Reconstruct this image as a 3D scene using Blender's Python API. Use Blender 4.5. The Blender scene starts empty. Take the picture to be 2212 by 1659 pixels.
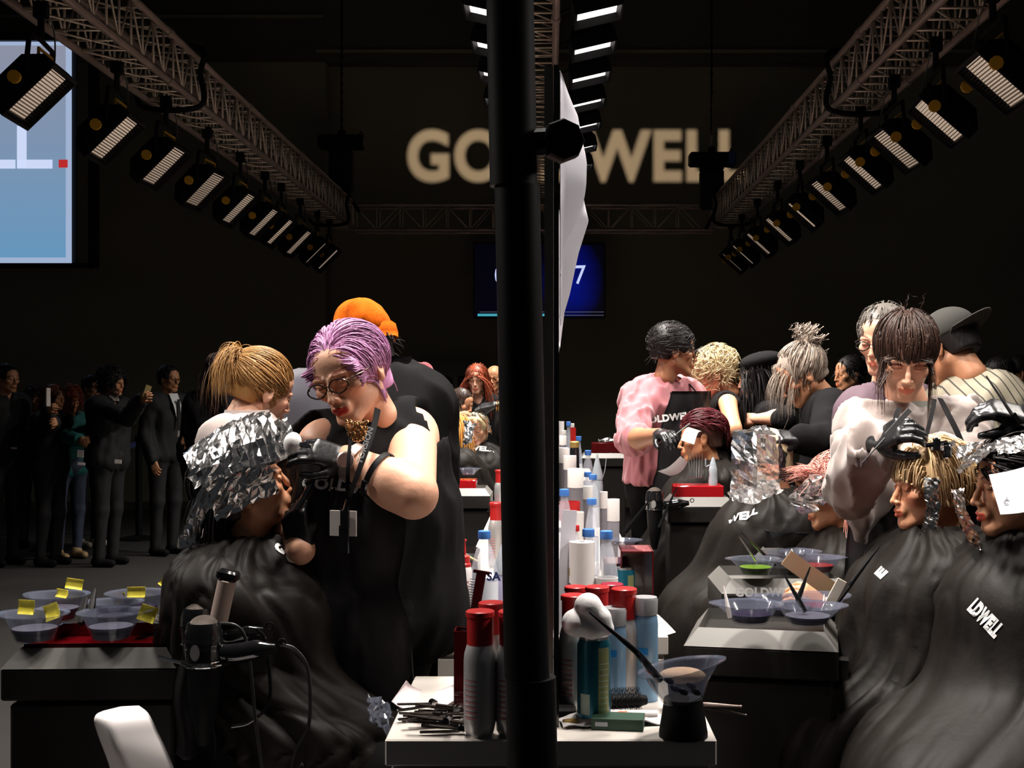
import bpy, math, random
import numpy as np
from mathutils import Vector, Matrix
from mathutils.bvhtree import BVHTree

# ---------------------------------------------------------------- camera, world, exposure
F = 2800.0          # focal length in pixels of the 2212 x 1659 frame
EYE = 1.48
CX, CY = 1190.0, 834.0
scn = bpy.context.scene
COL = scn.collection
cam_d = bpy.data.cameras.new('camera'); cam = bpy.data.objects.new('camera', cam_d); COL.objects.link(cam)
cam_d.sensor_fit = 'HORIZONTAL'; cam_d.sensor_width = 36.0; cam_d.lens = F / 2212 * 36.0
cam_d.shift_x = -(CX - 1106) / 2212; cam_d.shift_y = (CY - 829.5) / 2212
cam.location = (0, 0, EYE); cam.rotation_euler = (math.pi / 2, 0, 0)
cam_d.clip_end = 60; cam_d.clip_start = 0.05
scn.camera = cam
wd = bpy.data.worlds.new('world'); scn.world = wd; wd.use_nodes = True
wd.node_tree.nodes['Background'].inputs[0].default_value = (0.85, 0.92, 1.0, 1)
wd.node_tree.nodes['Background'].inputs[1].default_value = 0.02
vs = scn.view_settings
vs.view_transform = 'Standard'; vs.look = 'None'; vs.gamma = 1.0; vs.use_curve_mapping = False; vs.exposure = 0.0
try:
    cy = scn.cycles
    cy.max_bounces = 7; cy.diffuse_bounces = 2; cy.glossy_bounces = 3; cy.transmission_bounces = 6; cy.transparent_max_bounces = 10
    cy.caustics_reflective = False; cy.caustics_refractive = False; cy.sample_clamp_indirect = 3.0
    cy.use_denoising = True; cy.use_adaptive_sampling = True; cy.adaptive_threshold = 0.02
    cy.use_light_tree = True
except Exception:
    pass

def W(px, py, s):
    """point seen at pixel (px, py) where one metre spans s pixels"""
    return np.array([(px - CX) / s, F / s, EYE - (py - CY) / s])

# ---------------------------------------------------------------- lamp positions (light objects live inside the lamps)
SIDE_N = np.array([0.70, 0.0, -0.714])
LEFT_Y = [2.8, 3.4, 4.1, 5.0, 6.0, 7.05, 7.95, 8.9, 9.85, 10.7, 11.35, 12.2, 13.1, 13.8]
RIGHT_Y = [2.8, 3.3, 3.9, 4.8, 5.75, 6.6, 7.4, 8.2, 9.2, 10.2, 11.2, 12.3, 13.3, 14.1]
MID_Y = [2.7, 3.4, 4.3, 5.1, 5.9, 6.75, 7.45, 8.15, 8.9, 9.7, 10.6, 11.5]

def V3(a): return Vector((float(a[0]), float(a[1]), float(a[2])))
def nz(a):
    a = np.asarray(a, float); return a / (np.linalg.norm(a) + 1e-12)
def rotm(yaw, pitch=0, roll=0):
    y, p, r = (math.radians(v) for v in (yaw, pitch, roll))
    Rz = np.array([[math.cos(y), -math.sin(y), 0], [math.sin(y), math.cos(y), 0], [0, 0, 1]])
    Rx = np.array([[1, 0, 0], [0, math.cos(p), -math.sin(p)], [0, math.sin(p), math.cos(p)]])
    Ry = np.array([[math.cos(r), 0, math.sin(r)], [0, 1, 0], [-math.sin(r), 0, math.cos(r)]])
    return Rz @ Rx @ Ry

# ---------------------------------------------------------------- materials
MATS = {}
def mat(name, col=(.5, .5, .5), rough=.5, metal=0.0, emis=None, es=1.0, trans=0.0, alpha=1.0, ior=1.45, sheen=0.0,
        bump=None, var=None, coat=0.0, tint=False, island=None, sss=0.0, spec=.5):
    if name in MATS: return MATS[name]
    m = bpy.data.materials.new(name); m.use_nodes = True
    nt = m.node_tree; N = nt.nodes; L = nt.links
    b = N['Principled BSDF']
    b.inputs['Base Color'].default_value = (*col, 1); b.inputs['Roughness'].default_value = rough
    b.inputs['Metallic'].default_value = metal; b.inputs['IOR'].default_value = ior
    b.inputs['Transmission Weight'].default_value = trans; b.inputs['Alpha'].default_value = alpha
    b.inputs['Coat Weight'].default_value = coat
    b.inputs['Specular IOR Level'].default_value = spec
    if sheen: b.inputs['Sheen Weight'].default_value = sheen
    if sss:
        b.inputs['Subsurface Weight'].default_value = sss; b.inputs['Subsurface Radius'].default_value = (1.0, .35, .2)
        b.inputs['Subsurface Scale'].default_value = .012
    if emis:
        b.inputs['Emission Color'].default_value = (*emis, 1); b.inputs['Emission Strength'].default_value = es
    src = None
    def rgb(c):
        n = N.new('ShaderNodeRGB'); n.outputs[0].default_value = (*c, 1); return n.outputs[0]
    if var or tint or island:
        src = rgb(col)
        tc = N.new('ShaderNodeTexCoord')
        def mul(a, bb):
            mx = N.new('ShaderNodeMix'); mx.data_type = 'RGBA'; mx.blend_type = 'MULTIPLY'; mx.inputs[0].default_value = 1
            L.new(a, mx.inputs[6]); L.new(bb, mx.inputs[7]); return mx.outputs[2]
        if var:
            sc, lo, hi = var
            t = N.new('ShaderNodeTexNoise'); t.inputs['Scale'].default_value = sc; t.inputs['Detail'].default_value = 3
            L.new(tc.outputs['Object'], t.inputs['Vector'])
            r = N.new('ShaderNodeMapRange'); r.inputs[1].default_value = .3; r.inputs[2].default_value = .7
            r.inputs[3].default_value = lo; r.inputs[4].default_value = hi
            L.new(t.outputs[0], r.inputs[0]); src = mul(src, r.outputs[0])
        if island:
            g = N.new('ShaderNodeNewGeometry'); r = N.new('ShaderNodeMapRange')
            r.inputs[3].default_value = island[0]; r.inputs[4].default_value = island[1]
            L.new(g.outputs['Random Per Island'], r.inputs[0]); src = mul(src, r.outputs[0])
        if tint:
            a = N.new('ShaderNodeAttribute'); a.attribute_name = 'tint'; src = mul(src, a.outputs['Color'])
        L.new(src, b.inputs['Base Color'])
    if bump:
        sc, st = bump[0], bump[1]
        tc = N.new('ShaderNodeTexCoord'); t = N.new('ShaderNodeTexNoise')
        t.inputs['Scale'].default_value = sc; t.inputs['Detail'].default_value = 4
        mp = N.new('ShaderNodeMapping'); L.new(tc.outputs['Object'], mp.inputs[0]); L.new(mp.outputs[0], t.inputs['Vector'])
        if len(bump) > 2: mp.inputs['Scale'].default_value = bump[2]
        bp = N.new('ShaderNodeBump'); bp.inputs['Strength'].default_value = st; bp.inputs['Distance'].default_value = .01
        L.new(t.outputs[0], bp.inputs['Height']); L.new(bp.outputs[0], b.inputs['Normal'])
    MATS[name] = m
    return m

# ---------------------------------------------------------------- objects
def setp(o, label=None, cat=None, group=None, kind=None):
    if label: o['label'] = label
    if cat: o['category'] = cat
    if group: o['group'] = group
    if kind: o['kind'] = kind
    return o
def thing(name, label, cat, loc=(0, 0, 0), rz=0.0, group=None):
    o = bpy.data.objects.new(name, None); COL.objects.link(o); o.empty_display_size = .05
    o.location = tuple(float(v) for v in loc); o.rotation_euler = (0, 0, rz)
    return setp(o, label, cat, group)
def newmesh(name, v, f, m, parent=None, smooth=True, tint=None, shift=None, slots=None):
    v = np.asarray(v, float)
    if shift is not None: v = v - np.asarray(shift, float)
    me = bpy.data.meshes.new(name)
    me.from_pydata(v.tolist(), [], [tuple(int(i) for i in q) for q in f] if not isinstance(f, np.ndarray) else f.tolist())
    for mm in (m if isinstance(m, (list, tuple)) else [m]): me.materials.append(mm)
    if slots is not None: me.polygons.foreach_set('material_index', np.asarray(slots, dtype=np.int32))
    if smooth is True: me.polygons.foreach_set('use_smooth', [True] * len(me.polygons))
    if tint is not None:
        a = me.color_attributes.new('tint', 'FLOAT_COLOR', 'POINT')
        a.data.foreach_set('color', np.concatenate([tint, np.ones((len(tint), 1))], 1).astype(np.float32).ravel())
    me.validate(verbose=False); me.update()
    o = bpy.data.objects.new(name, me); COL.objects.link(o)
    if parent: o.parent = parent
    if smooth == 'auto': sharp(o)
    return o
def sharp(o, ang=35):
    me = o.data
    me.polygons.foreach_set('use_smooth', [True] * len(me.polygons))
    import bmesh
    bm = bmesh.new(); bm.from_mesh(me)
    a = math.radians(ang)
    for e in bm.edges:
        if len(e.link_faces) == 2: e.smooth = e.calc_face_angle(0) < a
    bm.to_mesh(me); bm.free()
def copy_tree(o, parent=None):
    c = o.copy(); COL.objects.link(c)
    if parent: c.parent = parent
    for ch in o.children: copy_tree(ch, c)
    return c
def wloc(p):
    x = np.zeros(3)
    while p is not None:
        x = x + np.array(p.location); p = p.parent
    return x

class MB:
    """collects shapes into one mesh; several material slots possible"""
    def __init__(s): s.v = []; s.f = []; s.m = []; s.n = 0; s.mi = 0
    def add(s, v, f, M=None):
        v = np.asarray(v, float)
        if M is not None:
            M = np.array(M); v = v @ M[:3, :3].T + M[:3, 3]
        s.v.append(v); s.f += [tuple(i + s.n for i in q) for q in f]; s.m += [s.mi] * len(f); s.n += len(v); return s
    def slot(s, i): s.mi = i; return s
    def box(s, c, d, R=None, bev=0.0, taper=None):
        x, y, z = (np.array(d) / 2)
        if bev <= 0:
            v = np.array([[sx * x, sy * y, sz * z] for sz in (-1, 1) for sy in (-1, 1) for sx in (-1, 1)], float)
            f = [(0, 2, 3, 1), (4, 5, 7, 6), (0, 1, 5, 4), (2, 6, 7, 3), (0, 4, 6, 2), (1, 3, 7, 5)]
        else:
            b = min(bev, x * .9, y * .9, z * .9)
            ring = []
            for (zz, ins) in ((-z, b), (-z + b, 0), (z - b, 0), (z, b)):
                X, Y = x - ins, y - ins
                cc = b if ins == 0 else b * .3
                ring.append([(-X + cc, -Y, zz), (X - cc, -Y, zz), (X, -Y + cc, zz), (X, Y - cc, zz), (X - cc, Y, zz), (-X + cc, Y, zz), (-X, Y - cc, zz), (-X, -Y + cc, zz)])
            v = np.array([p for r in ring for p in r], float); f = []
            for k in range(3):
                for i in range(8):
                    j = (i + 1) % 8; f.append((k * 8 + i, k * 8 + j, (k + 1) * 8 + j, (k + 1) * 8 + i))
            f.append(tuple(range(7, -1, -1))); f.append(tuple(range(24, 32)))
        if taper is not None:
            t = (v[:, 2] > 0)
            v[t, 0] *= taper[0]; v[t, 1] *= taper[1]
        if R is not None: v = v @ np.array(R).T
        return s.add(v + np.array(c, float), f)
    def tube(s, pts, r, n=8, cap=True, closed=False, flat=1.0):
        P = np.array(pts, float); m = len(P)
        r = np.full(m, float(r)) if np.isscalar(r) else np.array(r, float)
        T = np.gradient(P, axis=0) if m > 2 else np.repeat([P[-1] - P[0]], m, 0)
        if closed: T = np.roll(P, -1, 0) - np.roll(P, 1, 0)
        T = T / (np.linalg.norm(T, axis=1, keepdims=True) + 1e-12)
        u = np.cross(T[0], [0, 0, 1.0])
        if np.linalg.norm(u) < .05: u = np.cross(T[0], [1.0, 0, 0])
        u = nz(u); V = []
        for i in range(m):
            u = u - T[i] * (u @ T[i]); u = nz(u); w = np.cross(T[i], u)
            for k in range(n):
                a = 2 * math.pi * k / n
                V.append(P[i] + r[i] * (math.cos(a) * u + math.sin(a) * w * flat))
        f = []
        for i in range(m - 1 if not closed else m):
            j = (i + 1) % m
            for k in range(n):
                l = (k + 1) % n; f.append((i * n + k, i * n + l, j * n + l, j * n + k))
        if cap and not closed: f.append(tuple(range(n - 1, -1, -1))); f.append(tuple((m - 1) * n + k for k in range(n)))
        return s.add(V, f)
    def bar(s, a, b, r, n=8): return s.tube([a, b], r, n)
    def lathe(s, prof, c=(0, 0, 0), n=24, R=None, petal=None, cap=True):
        V = []; f = []
        for (r, z) in prof:
            for k in range(n):
                a = 2 * math.pi * k / n
                rr = r * (petal(a, z) if petal else 1)
                V.append((rr * math.cos(a), rr * math.sin(a), z))
        for i in range(len(prof) - 1):
            for k in range(n):
                l = (k + 1) % n; f.append((i * n + k, i * n + l, (i + 1) * n + l, (i + 1) * n + k))
        if cap:
            if prof[0][0] > 1e-6: f.append(tuple(range(n - 1, -1, -1)))
            if prof[-1][0] > 1e-6: f.append(tuple((len(prof) - 1) * n + k for k in range(n)))
        V = np.array(V)
        if R is not None: V = V @ np.array(R).T
        return s.add(V + np.array(c, float), f)
    def sphere(s, c, r, n=14, m=9, R=None):
        r = np.array([r] * 3 if np.isscalar(r) else r, float)
        prof = [(math.sin(math.pi * i / m), -math.cos(math.pi * i / m)) for i in range(m + 1)]
        V = []; f = []
        for (rr, z) in prof:
            for k in range(n):
                a = 2 * math.pi * k / n; V.append((rr * math.cos(a) * r[0], rr * math.sin(a) * r[1], z * r[2]))
        for i in range(m):
            for k in range(n):
                l = (k + 1) % n; f.append((i * n + k, i * n + l, (i + 1) * n + l, (i + 1) * n + k))
        V = np.array(V)
        if R is not None: V = V @ np.array(R).T
        return s.add(V + np.array(c, float), f)
    def prism(s, poly, z0, z1, M=None):
        n = len(poly)
        v = [(x, y, z0) for x, y in poly] + [(x, y, z1) for x, y in poly]
        f = [tuple(range(n - 1, -1, -1)), tuple(range(n, 2 * n))] + [(i, (i + 1) % n, n + (i + 1) % n, n + i) for i in range(n)]
        return s.add(v, f, M)
    def sheet(s, P, th=0.0):
        """P: (a,b,3) grid of points; th: thickness"""
        P = np.array(P, float); a, b = P.shape[:2]
        idx = np.arange(a * b).reshape(a, b)
        f = [(idx[i, j], idx[i + 1, j], idx[i + 1, j + 1], idx[i, j + 1]) for i in range(a - 1) for j in range(b - 1)]
        if th <= 0: return s.add(P.reshape(-1, 3), f)
        du = np.gradient(P, axis=0); dv = np.gradient(P, axis=1)
        N = np.cross(du, dv); N /= (np.linalg.norm(N, axis=2, keepdims=True) + 1e-12)
        V = np.concatenate([(P + N * th / 2).reshape(-1, 3), (P - N * th / 2).reshape(-1, 3)])
        n = a * b
        g = f + [tuple(i + n for i in q[::-1]) for q in f]
        bd = list(idx[0, :]) + list(idx[1:, -1]) + list(idx[-1, -2::-1]) + list(idx[-2:0:-1, 0])
        for i in range(len(bd)):
            p, q = bd[i], bd[(i + 1) % len(bd)]; g.append((q, p, p + n, q + n))
        return s.add(V, g)
    def out(s, name, m, parent=None, smooth='auto', shift=None):
        v = np.concatenate(s.v)
        sl = s.m if isinstance(m, (list, tuple)) else None
        return newmesh(name, v, s.f, m, parent, smooth, shift=shift, slots=sl)

def spline(pts, n=24):
    P = np.array(pts, float)
    if len(P) == 2: return np.array([P[0] + (P[1] - P[0]) * t for t in np.linspace(0, 1, n)])
    Q = np.vstack([2 * P[0] - P[1], P, 2 * P[-1] - P[-2]])
    out = []; seg = len(P) - 1
    for t in np.linspace(0, seg - 1e-6, n):
        i = int(t); u = t - i; p0, p1, p2, p3 = Q[i:i + 4]
        out.append(.5 * ((2 * p1) + (-p0 + p2) * u + (2 * p0 - 5 * p1 + 4 * p2 - p3) * u * u + (-p0 + 3 * p1 - 3 * p2 + p3) * u ** 3))
    return np.array(out)

# ---------------------------------------------------------------- text as real thin lettering
def text_verts(txt, size, bold=0.0, xs=1.0, align='CENTER', extr=0.0, shear=0.0):
    c = bpy.data.curves.new('lettering', 'FONT'); c.body = txt; c.size = size; c.align_x = align; c.align_y = 'CENTER'
    c.offset = bold * size; c.extrude = extr; c.resolution_u = 3; c.shear = shear; c.space_character = 1.0 + bold * 1.2
    o = bpy.data.objects.new('lettering', c); COL.objects.link(o)
    dg = bpy.context.evaluated_depsgraph_get(); me = bpy.data.meshes.new_from_object(o.evaluated_get(dg))
    v = np.array([tuple(q.co) for q in me.vertices]); f = [tuple(p.vertices) for p in me.polygons]
    bpy.data.objects.remove(o); bpy.data.curves.remove(c); bpy.data.meshes.remove(me)
    v[:, 0] *= xs
    return v, f
def lettering(name, txt, size, origin, right, up, m, parent, bold=.02, xs=1.0, align='CENTER', onto=None, lift=.0012, world=True):
    v, f = text_verts(txt, size, bold, xs, align)
    r, u = nz(right), nz(up); n = nz(np.cross(r, u))
    P = np.array(origin) + v[:, :1] * r + v[:, 1:2] * u
    if onto is not None:
        bv, sh = onto
        Q = []
        for p in P:
            h = bv.ray_cast(V3(p + n * .5 - sh), V3(-n), 1.2)
            Q.append(np.array(h[0]) + sh + n * lift if h[0] is not None else p)
        P = np.array(Q)
    else: P = P + n * lift
    sh = wloc(parent) if (parent is not None and world) else None
    return newmesh(name, P, f, m, parent, False, shift=sh)
def bvh_of(o):
    me = o.data
    return BVHTree.FromPolygons([v.co.copy() for v in me.vertices], [tuple(p.vertices) for p in me.polygons]), wloc(o)

# ---------------------------------------------------------------- signed distance shapes -> smooth meshes
class SDF:
    def __init__(s): s.p = []
    def cap(s, a, b, ra, rb=None, k=.02, op=1, flat=None):
        a = np.asarray(a, float); b = np.asarray(b, float); rb = ra if rb is None else rb
        R = max(ra, rb); s.p.append(('c', (a, b, ra, rb), np.minimum(a, b) - R, np.maximum(a, b) + R, k, op)); return s
    def chain(s, pts, rs, k=.02, op=1):
        for i in range(len(pts) - 1): s.cap(pts[i], pts[i + 1], rs[i], rs[i + 1], k, op)
        return s
    def ell(s, c, r, R=None, k=.02, op=1):
        c = np.asarray(c, float); r = np.asarray([r] * 3 if np.isscalar(r) else r, float)
        R = np.eye(3) if R is None else np.asarray(R)
        e = np.sqrt(((R * r[None, :]) ** 2).sum(1))
        s.p.append(('e', (c, r, R), c - e, c + e, k, op)); return s
    def box(s, c, d, R=None, rad=.005, k=.01, op=1):
        c = np.asarray(c, float); h = np.asarray(d, float) / 2; R = np.eye(3) if R is None else np.asarray(R)
        e = (np.abs(R) * h[None, :]).sum(1)
        s.p.append(('b', (c, h, R, rad), c - e, c + e, k, op)); return s
    def merge(s, o): s.p += o.p; return s
    def bounds(s):
        P = [q for q in s.p if q[5] > 0]
        return np.min([q[2] for q in P], 0), np.max([q[3] for q in P], 0)
    def mesh(s, res, disp=None, pad=None, clip=None):
        lo, hi = s.bounds(); pad = pad or 3 * res + .01
        lo = lo - pad; hi = hi + pad
        if clip is not None: lo = np.maximum(lo, clip[0]); hi = np.minimum(hi, clip[1])
        n = np.ceil((hi - lo) / res).astype(int) + 1
        ax = [lo[i] + res * np.arange(n[i]) for i in range(3)]
        f = np.full(n, 1.0, np.float32)
        for kind, pr, l, h, k, op in s.p:
            mg = k * 1.5 + res * 2 + .004
            i0 = np.clip(np.floor((l - mg - lo) / res).astype(int), 0, n); i1 = np.clip(np.ceil((h + mg - lo) / res).astype(int) + 1, 0, n)
            if np.any(i1 <= i0): continue
            X = ax[0][i0[0]:i1[0], None, None]; Y = ax[1][None, i0[1]:i1[1], None]; Z = ax[2][None, None, i0[2]:i1[2]]
            sl = tuple(slice(i0[q], i1[q]) for q in range(3))
            if kind == 'c':
                a, b, ra, rb = pr; ba = b - a; L = ba @ ba + 1e-12
                t = np.clip(((X - a[0]) * ba[0] + (Y - a[1]) * ba[1] + (Z - a[2]) * ba[2]) / L, 0, 1)
                d = np.sqrt((X - a[0] - t * ba[0]) ** 2 + (Y - a[1] - t * ba[1]) ** 2 + (Z - a[2] - t * ba[2]) ** 2) - (ra + (rb - ra) * t)
            else:
                c, r, R = pr[0], pr[1], pr[2]
                x, y, z = X - c[0], Y - c[1], Z - c[2]
                u = x * R[0, 0] + y * R[1, 0] + z * R[2, 0]; v = x * R[0, 1] + y * R[1, 1] + z * R[2, 1]; w = x * R[0, 2] + y * R[1, 2] + z * R[2, 2]
                if kind == 'e':
                    k0 = np.sqrt((u / r[0]) ** 2 + (v / r[1]) ** 2 + (w / r[2]) ** 2)
                    k1 = np.sqrt((u / r[0] ** 2) ** 2 + (v / r[1] ** 2) ** 2 + (w / r[2] ** 2) ** 2) + 1e-9
                    d = k0 * (k0 - 1) / k1
                else:
                    rad = pr[3]; qx, qy, qz = np.abs(u) - r[0] + rad, np.abs(v) - r[1] + rad, np.abs(w) - r[2] + rad
                    d = np.sqrt(np.maximum(qx, 0) ** 2 + np.maximum(qy, 0) ** 2 + np.maximum(qz, 0) ** 2) + np.minimum(np.maximum(qx, np.maximum(qy, qz)), 0) - rad
            g = f[sl]
            if op > 0:
                hh = np.clip(.5 + .5 * (g - d) / k, 0, 1) if k > 0 else None
                f[sl] = (g + (d - g) * hh - k * hh * (1 - hh)) if k > 0 else np.minimum(g, d)
            elif op < 0:
                dd = -d; hh = np.clip(.5 - .5 * (g - dd) / k, 0, 1) if k > 0 else None
                f[sl] = (g + (dd - g) * hh + k * hh * (1 - hh)) if k > 0 else np.maximum(g, dd)
        if disp is not None:
            m = np.abs(f) < max(.06, 3 * res)
            ii = np.nonzero(m)
            P = np.stack([ax[0][ii[0]], ax[1][ii[1]], ax[2][ii[2]]], 1)
            f[ii] += disp(P).astype(np.float32)
        return nets(f, lo, res)

def nets(f, lo, res):
    nx, ny, nzv = f.shape
    ins = f < 0
    c = np.zeros((nx - 1, ny - 1, nzv - 1), np.int8)
    offs = [(i, j, k) for i in (0, 1) for j in (0, 1) for k in (0, 1)]
    for (i, j, k) in offs: c += ins[i:nx - 1 + i, j:ny - 1 + j, k:nzv - 1 + k]
    act = np.nonzero((c > 0) & (c < 8))
    A = np.stack(act, 1); m = len(A)
    idx = -np.ones(c.shape, np.int64); idx[act] = np.arange(m)
    S = np.zeros((m, 3)); cnt = np.zeros(m)
    for a in range(3):
        o1, o2 = [q for q in range(3) if q != a]
        for u in (0, 1):
            for v in (0, 1):
                p = A.copy(); p[:, o1] += u; p[:, o2] += v; q = p.copy(); q[:, a] += 1
                fa = f[p[:, 0], p[:, 1], p[:, 2]]; fb = f[q[:, 0], q[:, 1], q[:, 2]]
                x = (fa < 0) != (fb < 0)
                t = np.where(x, fa / np.where(x, fa - fb, 1), 0)
                pt = p.astype(float); pt[:, a] += t
                S[x] += pt[x]; cnt[x] += 1
    V = lo + res * S / np.maximum(cnt, 1)[:, None]
    Fs = []
    for a in range(3):
        o1, o2 = (a + 1) % 3, (a + 2) % 3
        s0 = [slice(None)] * 3; s1 = [slice(None)] * 3
        s0[a] = slice(0, -1); s1[a] = slice(1, None)
        x = ins[tuple(s0)] != ins[tuple(s1)]
        P = np.stack(np.nonzero(x), 1)
        P = P[(P[:, o1] > 0) & (P[:, o2] > 0) & (P[:, o1] < f.shape[o1] - 1) & (P[:, o2] < f.shape[o2] - 1)]
        if not len(P): continue
        def g(d1, d2):
            q = P.copy(); q[:, o1] -= d1; q[:, o2] -= d2; return idx[q[:, 0], q[:, 1], q[:, 2]]
        Q = np.stack([g(1, 1), g(0, 1), g(0, 0), g(1, 0)], 1)
        fl = ~ins[P[:, 0], P[:, 1], P[:, 2]]
        Q[fl] = Q[fl][:, ::-1]
        Fs.append(Q)
    Fq = np.concatenate(Fs); Fq = Fq[(Fq >= 0).all(1)]
    return V, Fq

def joinvf(parts):
    V = []; Fa = []; n = 0
    for v, f in parts:
        V.append(np.asarray(v)); Fa += [tuple(int(i) + n for i in q) for q in f]; n += len(v)
    return np.concatenate(V), Fa

def wnoise(P, sc, seed=0, oct=3):
    """cheap smooth noise from warped sines, about -1..1"""
    rs = np.random.RandomState(seed); P = np.asarray(P); o = np.zeros(len(P)); a = 1.0; tot = 0
    for q in range(oct):
        D = rs.normal(size=(4, 3)); D /= np.linalg.norm(D, axis=1, keepdims=True); ph = rs.uniform(0, 6.28, 4)
        w = P * sc
        s = sum(np.sin(w @ D[i] * 6.28 + ph[i] + 1.3 * np.sin(w @ D[(i + 1) % 4] * 4.1 + ph[(i + 2) % 4])) for i in range(4)) / 2.4
        o += a * s; tot += a; a *= .5; sc *= 2.03
    return o / tot
def folds(sc=5.0, amp=.006, seed=0, stretch=(1, 1, .45)):
    st = np.array(stretch)
    def d(P):
        n = wnoise(P * st, sc, seed, 2)
        return amp * (1 - 2 * np.abs(n)) * -1 + amp * .5 * wnoise(P * st, sc * .5, seed + 7, 1)
    return d
# ================================================================ materials shared
M_black = mat('black_metal', (.004, .004, .0045), .6, spec=.15)
M_gloss = mat('black_gloss_plastic', (.008, .008, .009), .12, coat=.5)
M_alu = mat('aluminium_tube', (.42, .32, .28), .42, .35, var=(3, .7, 1.1))
M_strut = mat('aluminium_strut', (.75, .62, .50), .40, .35)
M_yellow = mat('yellow_clamp', (.65, .35, .02), .5)
M_white = mat('white_laminate', (.62, .57, .52), .38, bump=(60, .02))
M_whitepl = mat('white_plastic', (.85, .80, .79), .3)
M_wall = mat('wall_paint', (.30, .28, .19), .9, var=(.6, .9, 1.08))
M_walld = mat('wall_dark_panel', (.10, .095, .07), .9, var=(.7, .9, 1.08))
M_ceil = mat('ceiling_paint', (.05, .05, .045), .9)
M_floor = mat('hall_floor', (.020, .0175, .0155), .88, var=(1.5, .9, 1.1), bump=(30, .05))
M_rope = mat('blue_belt', (.02, .03, .16), .6)
M_text = mat('white_print', (.8, .8, .8), .5)
M_redprint = mat('red_print', (.6, .02, .02), .5)
M_cable = mat('black_cable', (.01, .01, .01), .4)

# ================================================================ the room
def structure(name, mb, m): return setp(mb.out(name, m, None, False), kind='structure')
structure('floor', MB().box((0, 7.5, -.05), (30, 19, .1)), M_floor)
structure('ceiling', MB().box((0, 7.5, 7.55), (30, 19, .1)), M_ceil)
WY = F / 183.0
Zw = lambda py, s=183.: EYE - (py - CY) / s
Xw = lambda px, s=183.: (px - CX) / s
structure('wall_back', MB().box((0, WY + .6, 3.75), (30, .2, 7.5)), M_wall)
# the wall steps forward on the left, and a darker band runs above it
b = MB(); b.box(((Xw(0) - 8) / 2 + Xw(697) / 2, WY + .35, (Zw(66)) / 2), (Xw(697) - Xw(0) + 8, .3, Zw(66)))
structure('wall_left', b, M_wall)
b = MB(); b.box((1.5, WY + .3, (Zw(125) + 7.5) / 2), (24, .25, 7.5 - Zw(125)))
structure('trim_1', b, M_walld)
b = MB(); b.box((3, WY + .14, Zw(104)), (11.6, .04, .035))
structure('trim_2', b, M_strut if False else M_wall)
b = MB(); b.box((-5.2, WY + .12, Zw(30)), (5, .06, .03))
structure('trim_3', b, M_wall)
structure('baseboard_left', MB().box((-6, WY + .18, .05), (10, .03, .1)), M_walld)

# ================================================================ trusses
TZ = EYE + 336 / 190.; TW = .28
def truss_mesh(length, w=TW, step=.19, r=.022, rs=.0075):
    """box truss along +Y, lower-left chord at the origin; returns chords and lacing"""
    ch = MB(); lc = MB()
    for x in (0, w):
        for z in (0, w):
            ch.tube([(x, 0, z), (x, length, z)], r, 10)
    n = int(length / step)
    for i in range(n):
        y0 = i * step; y1 = y0 + step; e = (i % 2 == 0)
        for z in (0, w):
            lc.bar((0, y0, z), (w, y0, z), rs, 5)
            if i % 2 == 0: lc.bar((0, y0, z), (w, min(y1 + step, length), z), rs * .9, 5)
        for x in (0, w):
            lc.bar((x, y0, 0), (x, y0, w), rs, 5)
            lc.bar((x, y0, w if e else 0), (x, min(y1, length), 0 if e else w), rs * .9, 5)
    for y in np.arange(2.0, length, 2.0):
        for x in (0, w):
            for z in (0, w): ch.tube([(x, y - .04, z), (x, y + .04, z)], r * 1.25, 10)
    return ch, lc
def truss(label, loc, length, rz=0.0, step=.19, group='lighting trusses'):
    t = thing('lighting_truss', label, 'truss', loc, rz)
    ch, lc = truss_mesh(length, step=step)
    ch.out('chord_tubes', M_alu, t); lc.out('lacing_bars', M_strut, t, True)
    return t
TY = F / 190.
tl = truss('long metal box truss running above the queueing spectators, slide screen side', (-473 / 190., 1.5, TZ), TY - 1.5)
tr = truss('long metal box truss above the trolley side, beside the grey wall without screen', ((1530 - CX) / 190. - .0, 1.5, TZ), TY - 1.5)
tm = truss('metal box truss overhead along the mirror boards, mostly behind the black pole', (-.25, 1.5, TZ + .36), TY - 1.5)
tc = truss('cross truss spanning between the two long trusses above the countdown monitor', (-473 / 190. + TW, TY + .05, TZ - .02), (1530 - 717) / 190. - TW + .05, -math.pi / 2, step=.26)
def band(tx, y, label, w=TW):
    b = MB(); o = .04
    P = [(-o, 0, w * .6), (-o, 0, -o), (w + o, .01, -o), (w + o, .02, w * .6), (w + o, .02, w + o), (-o, 0, w + o)]
    b.tube(spline([np.array(p) for p in P + [P[0]]], 40), .018, 8)
    t = thing('cable_sling', label, 'strap', (tx, y, TZ)); b.out('webbing', M_black, t)
LX = -473 / 190.; RX = (1530 - CX) / 190.
band(LX, F / 350., 'thick black strap looped round the screen-side truss')
band(LX, TY - 1.0, 'black strap round the far end of the screen-side truss')
band(RX, F / 345., 'black cable loop slung under the trolley-side truss')
band(RX, TY - 1.0, 'black strap round the far end of the trolley-side truss')

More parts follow.
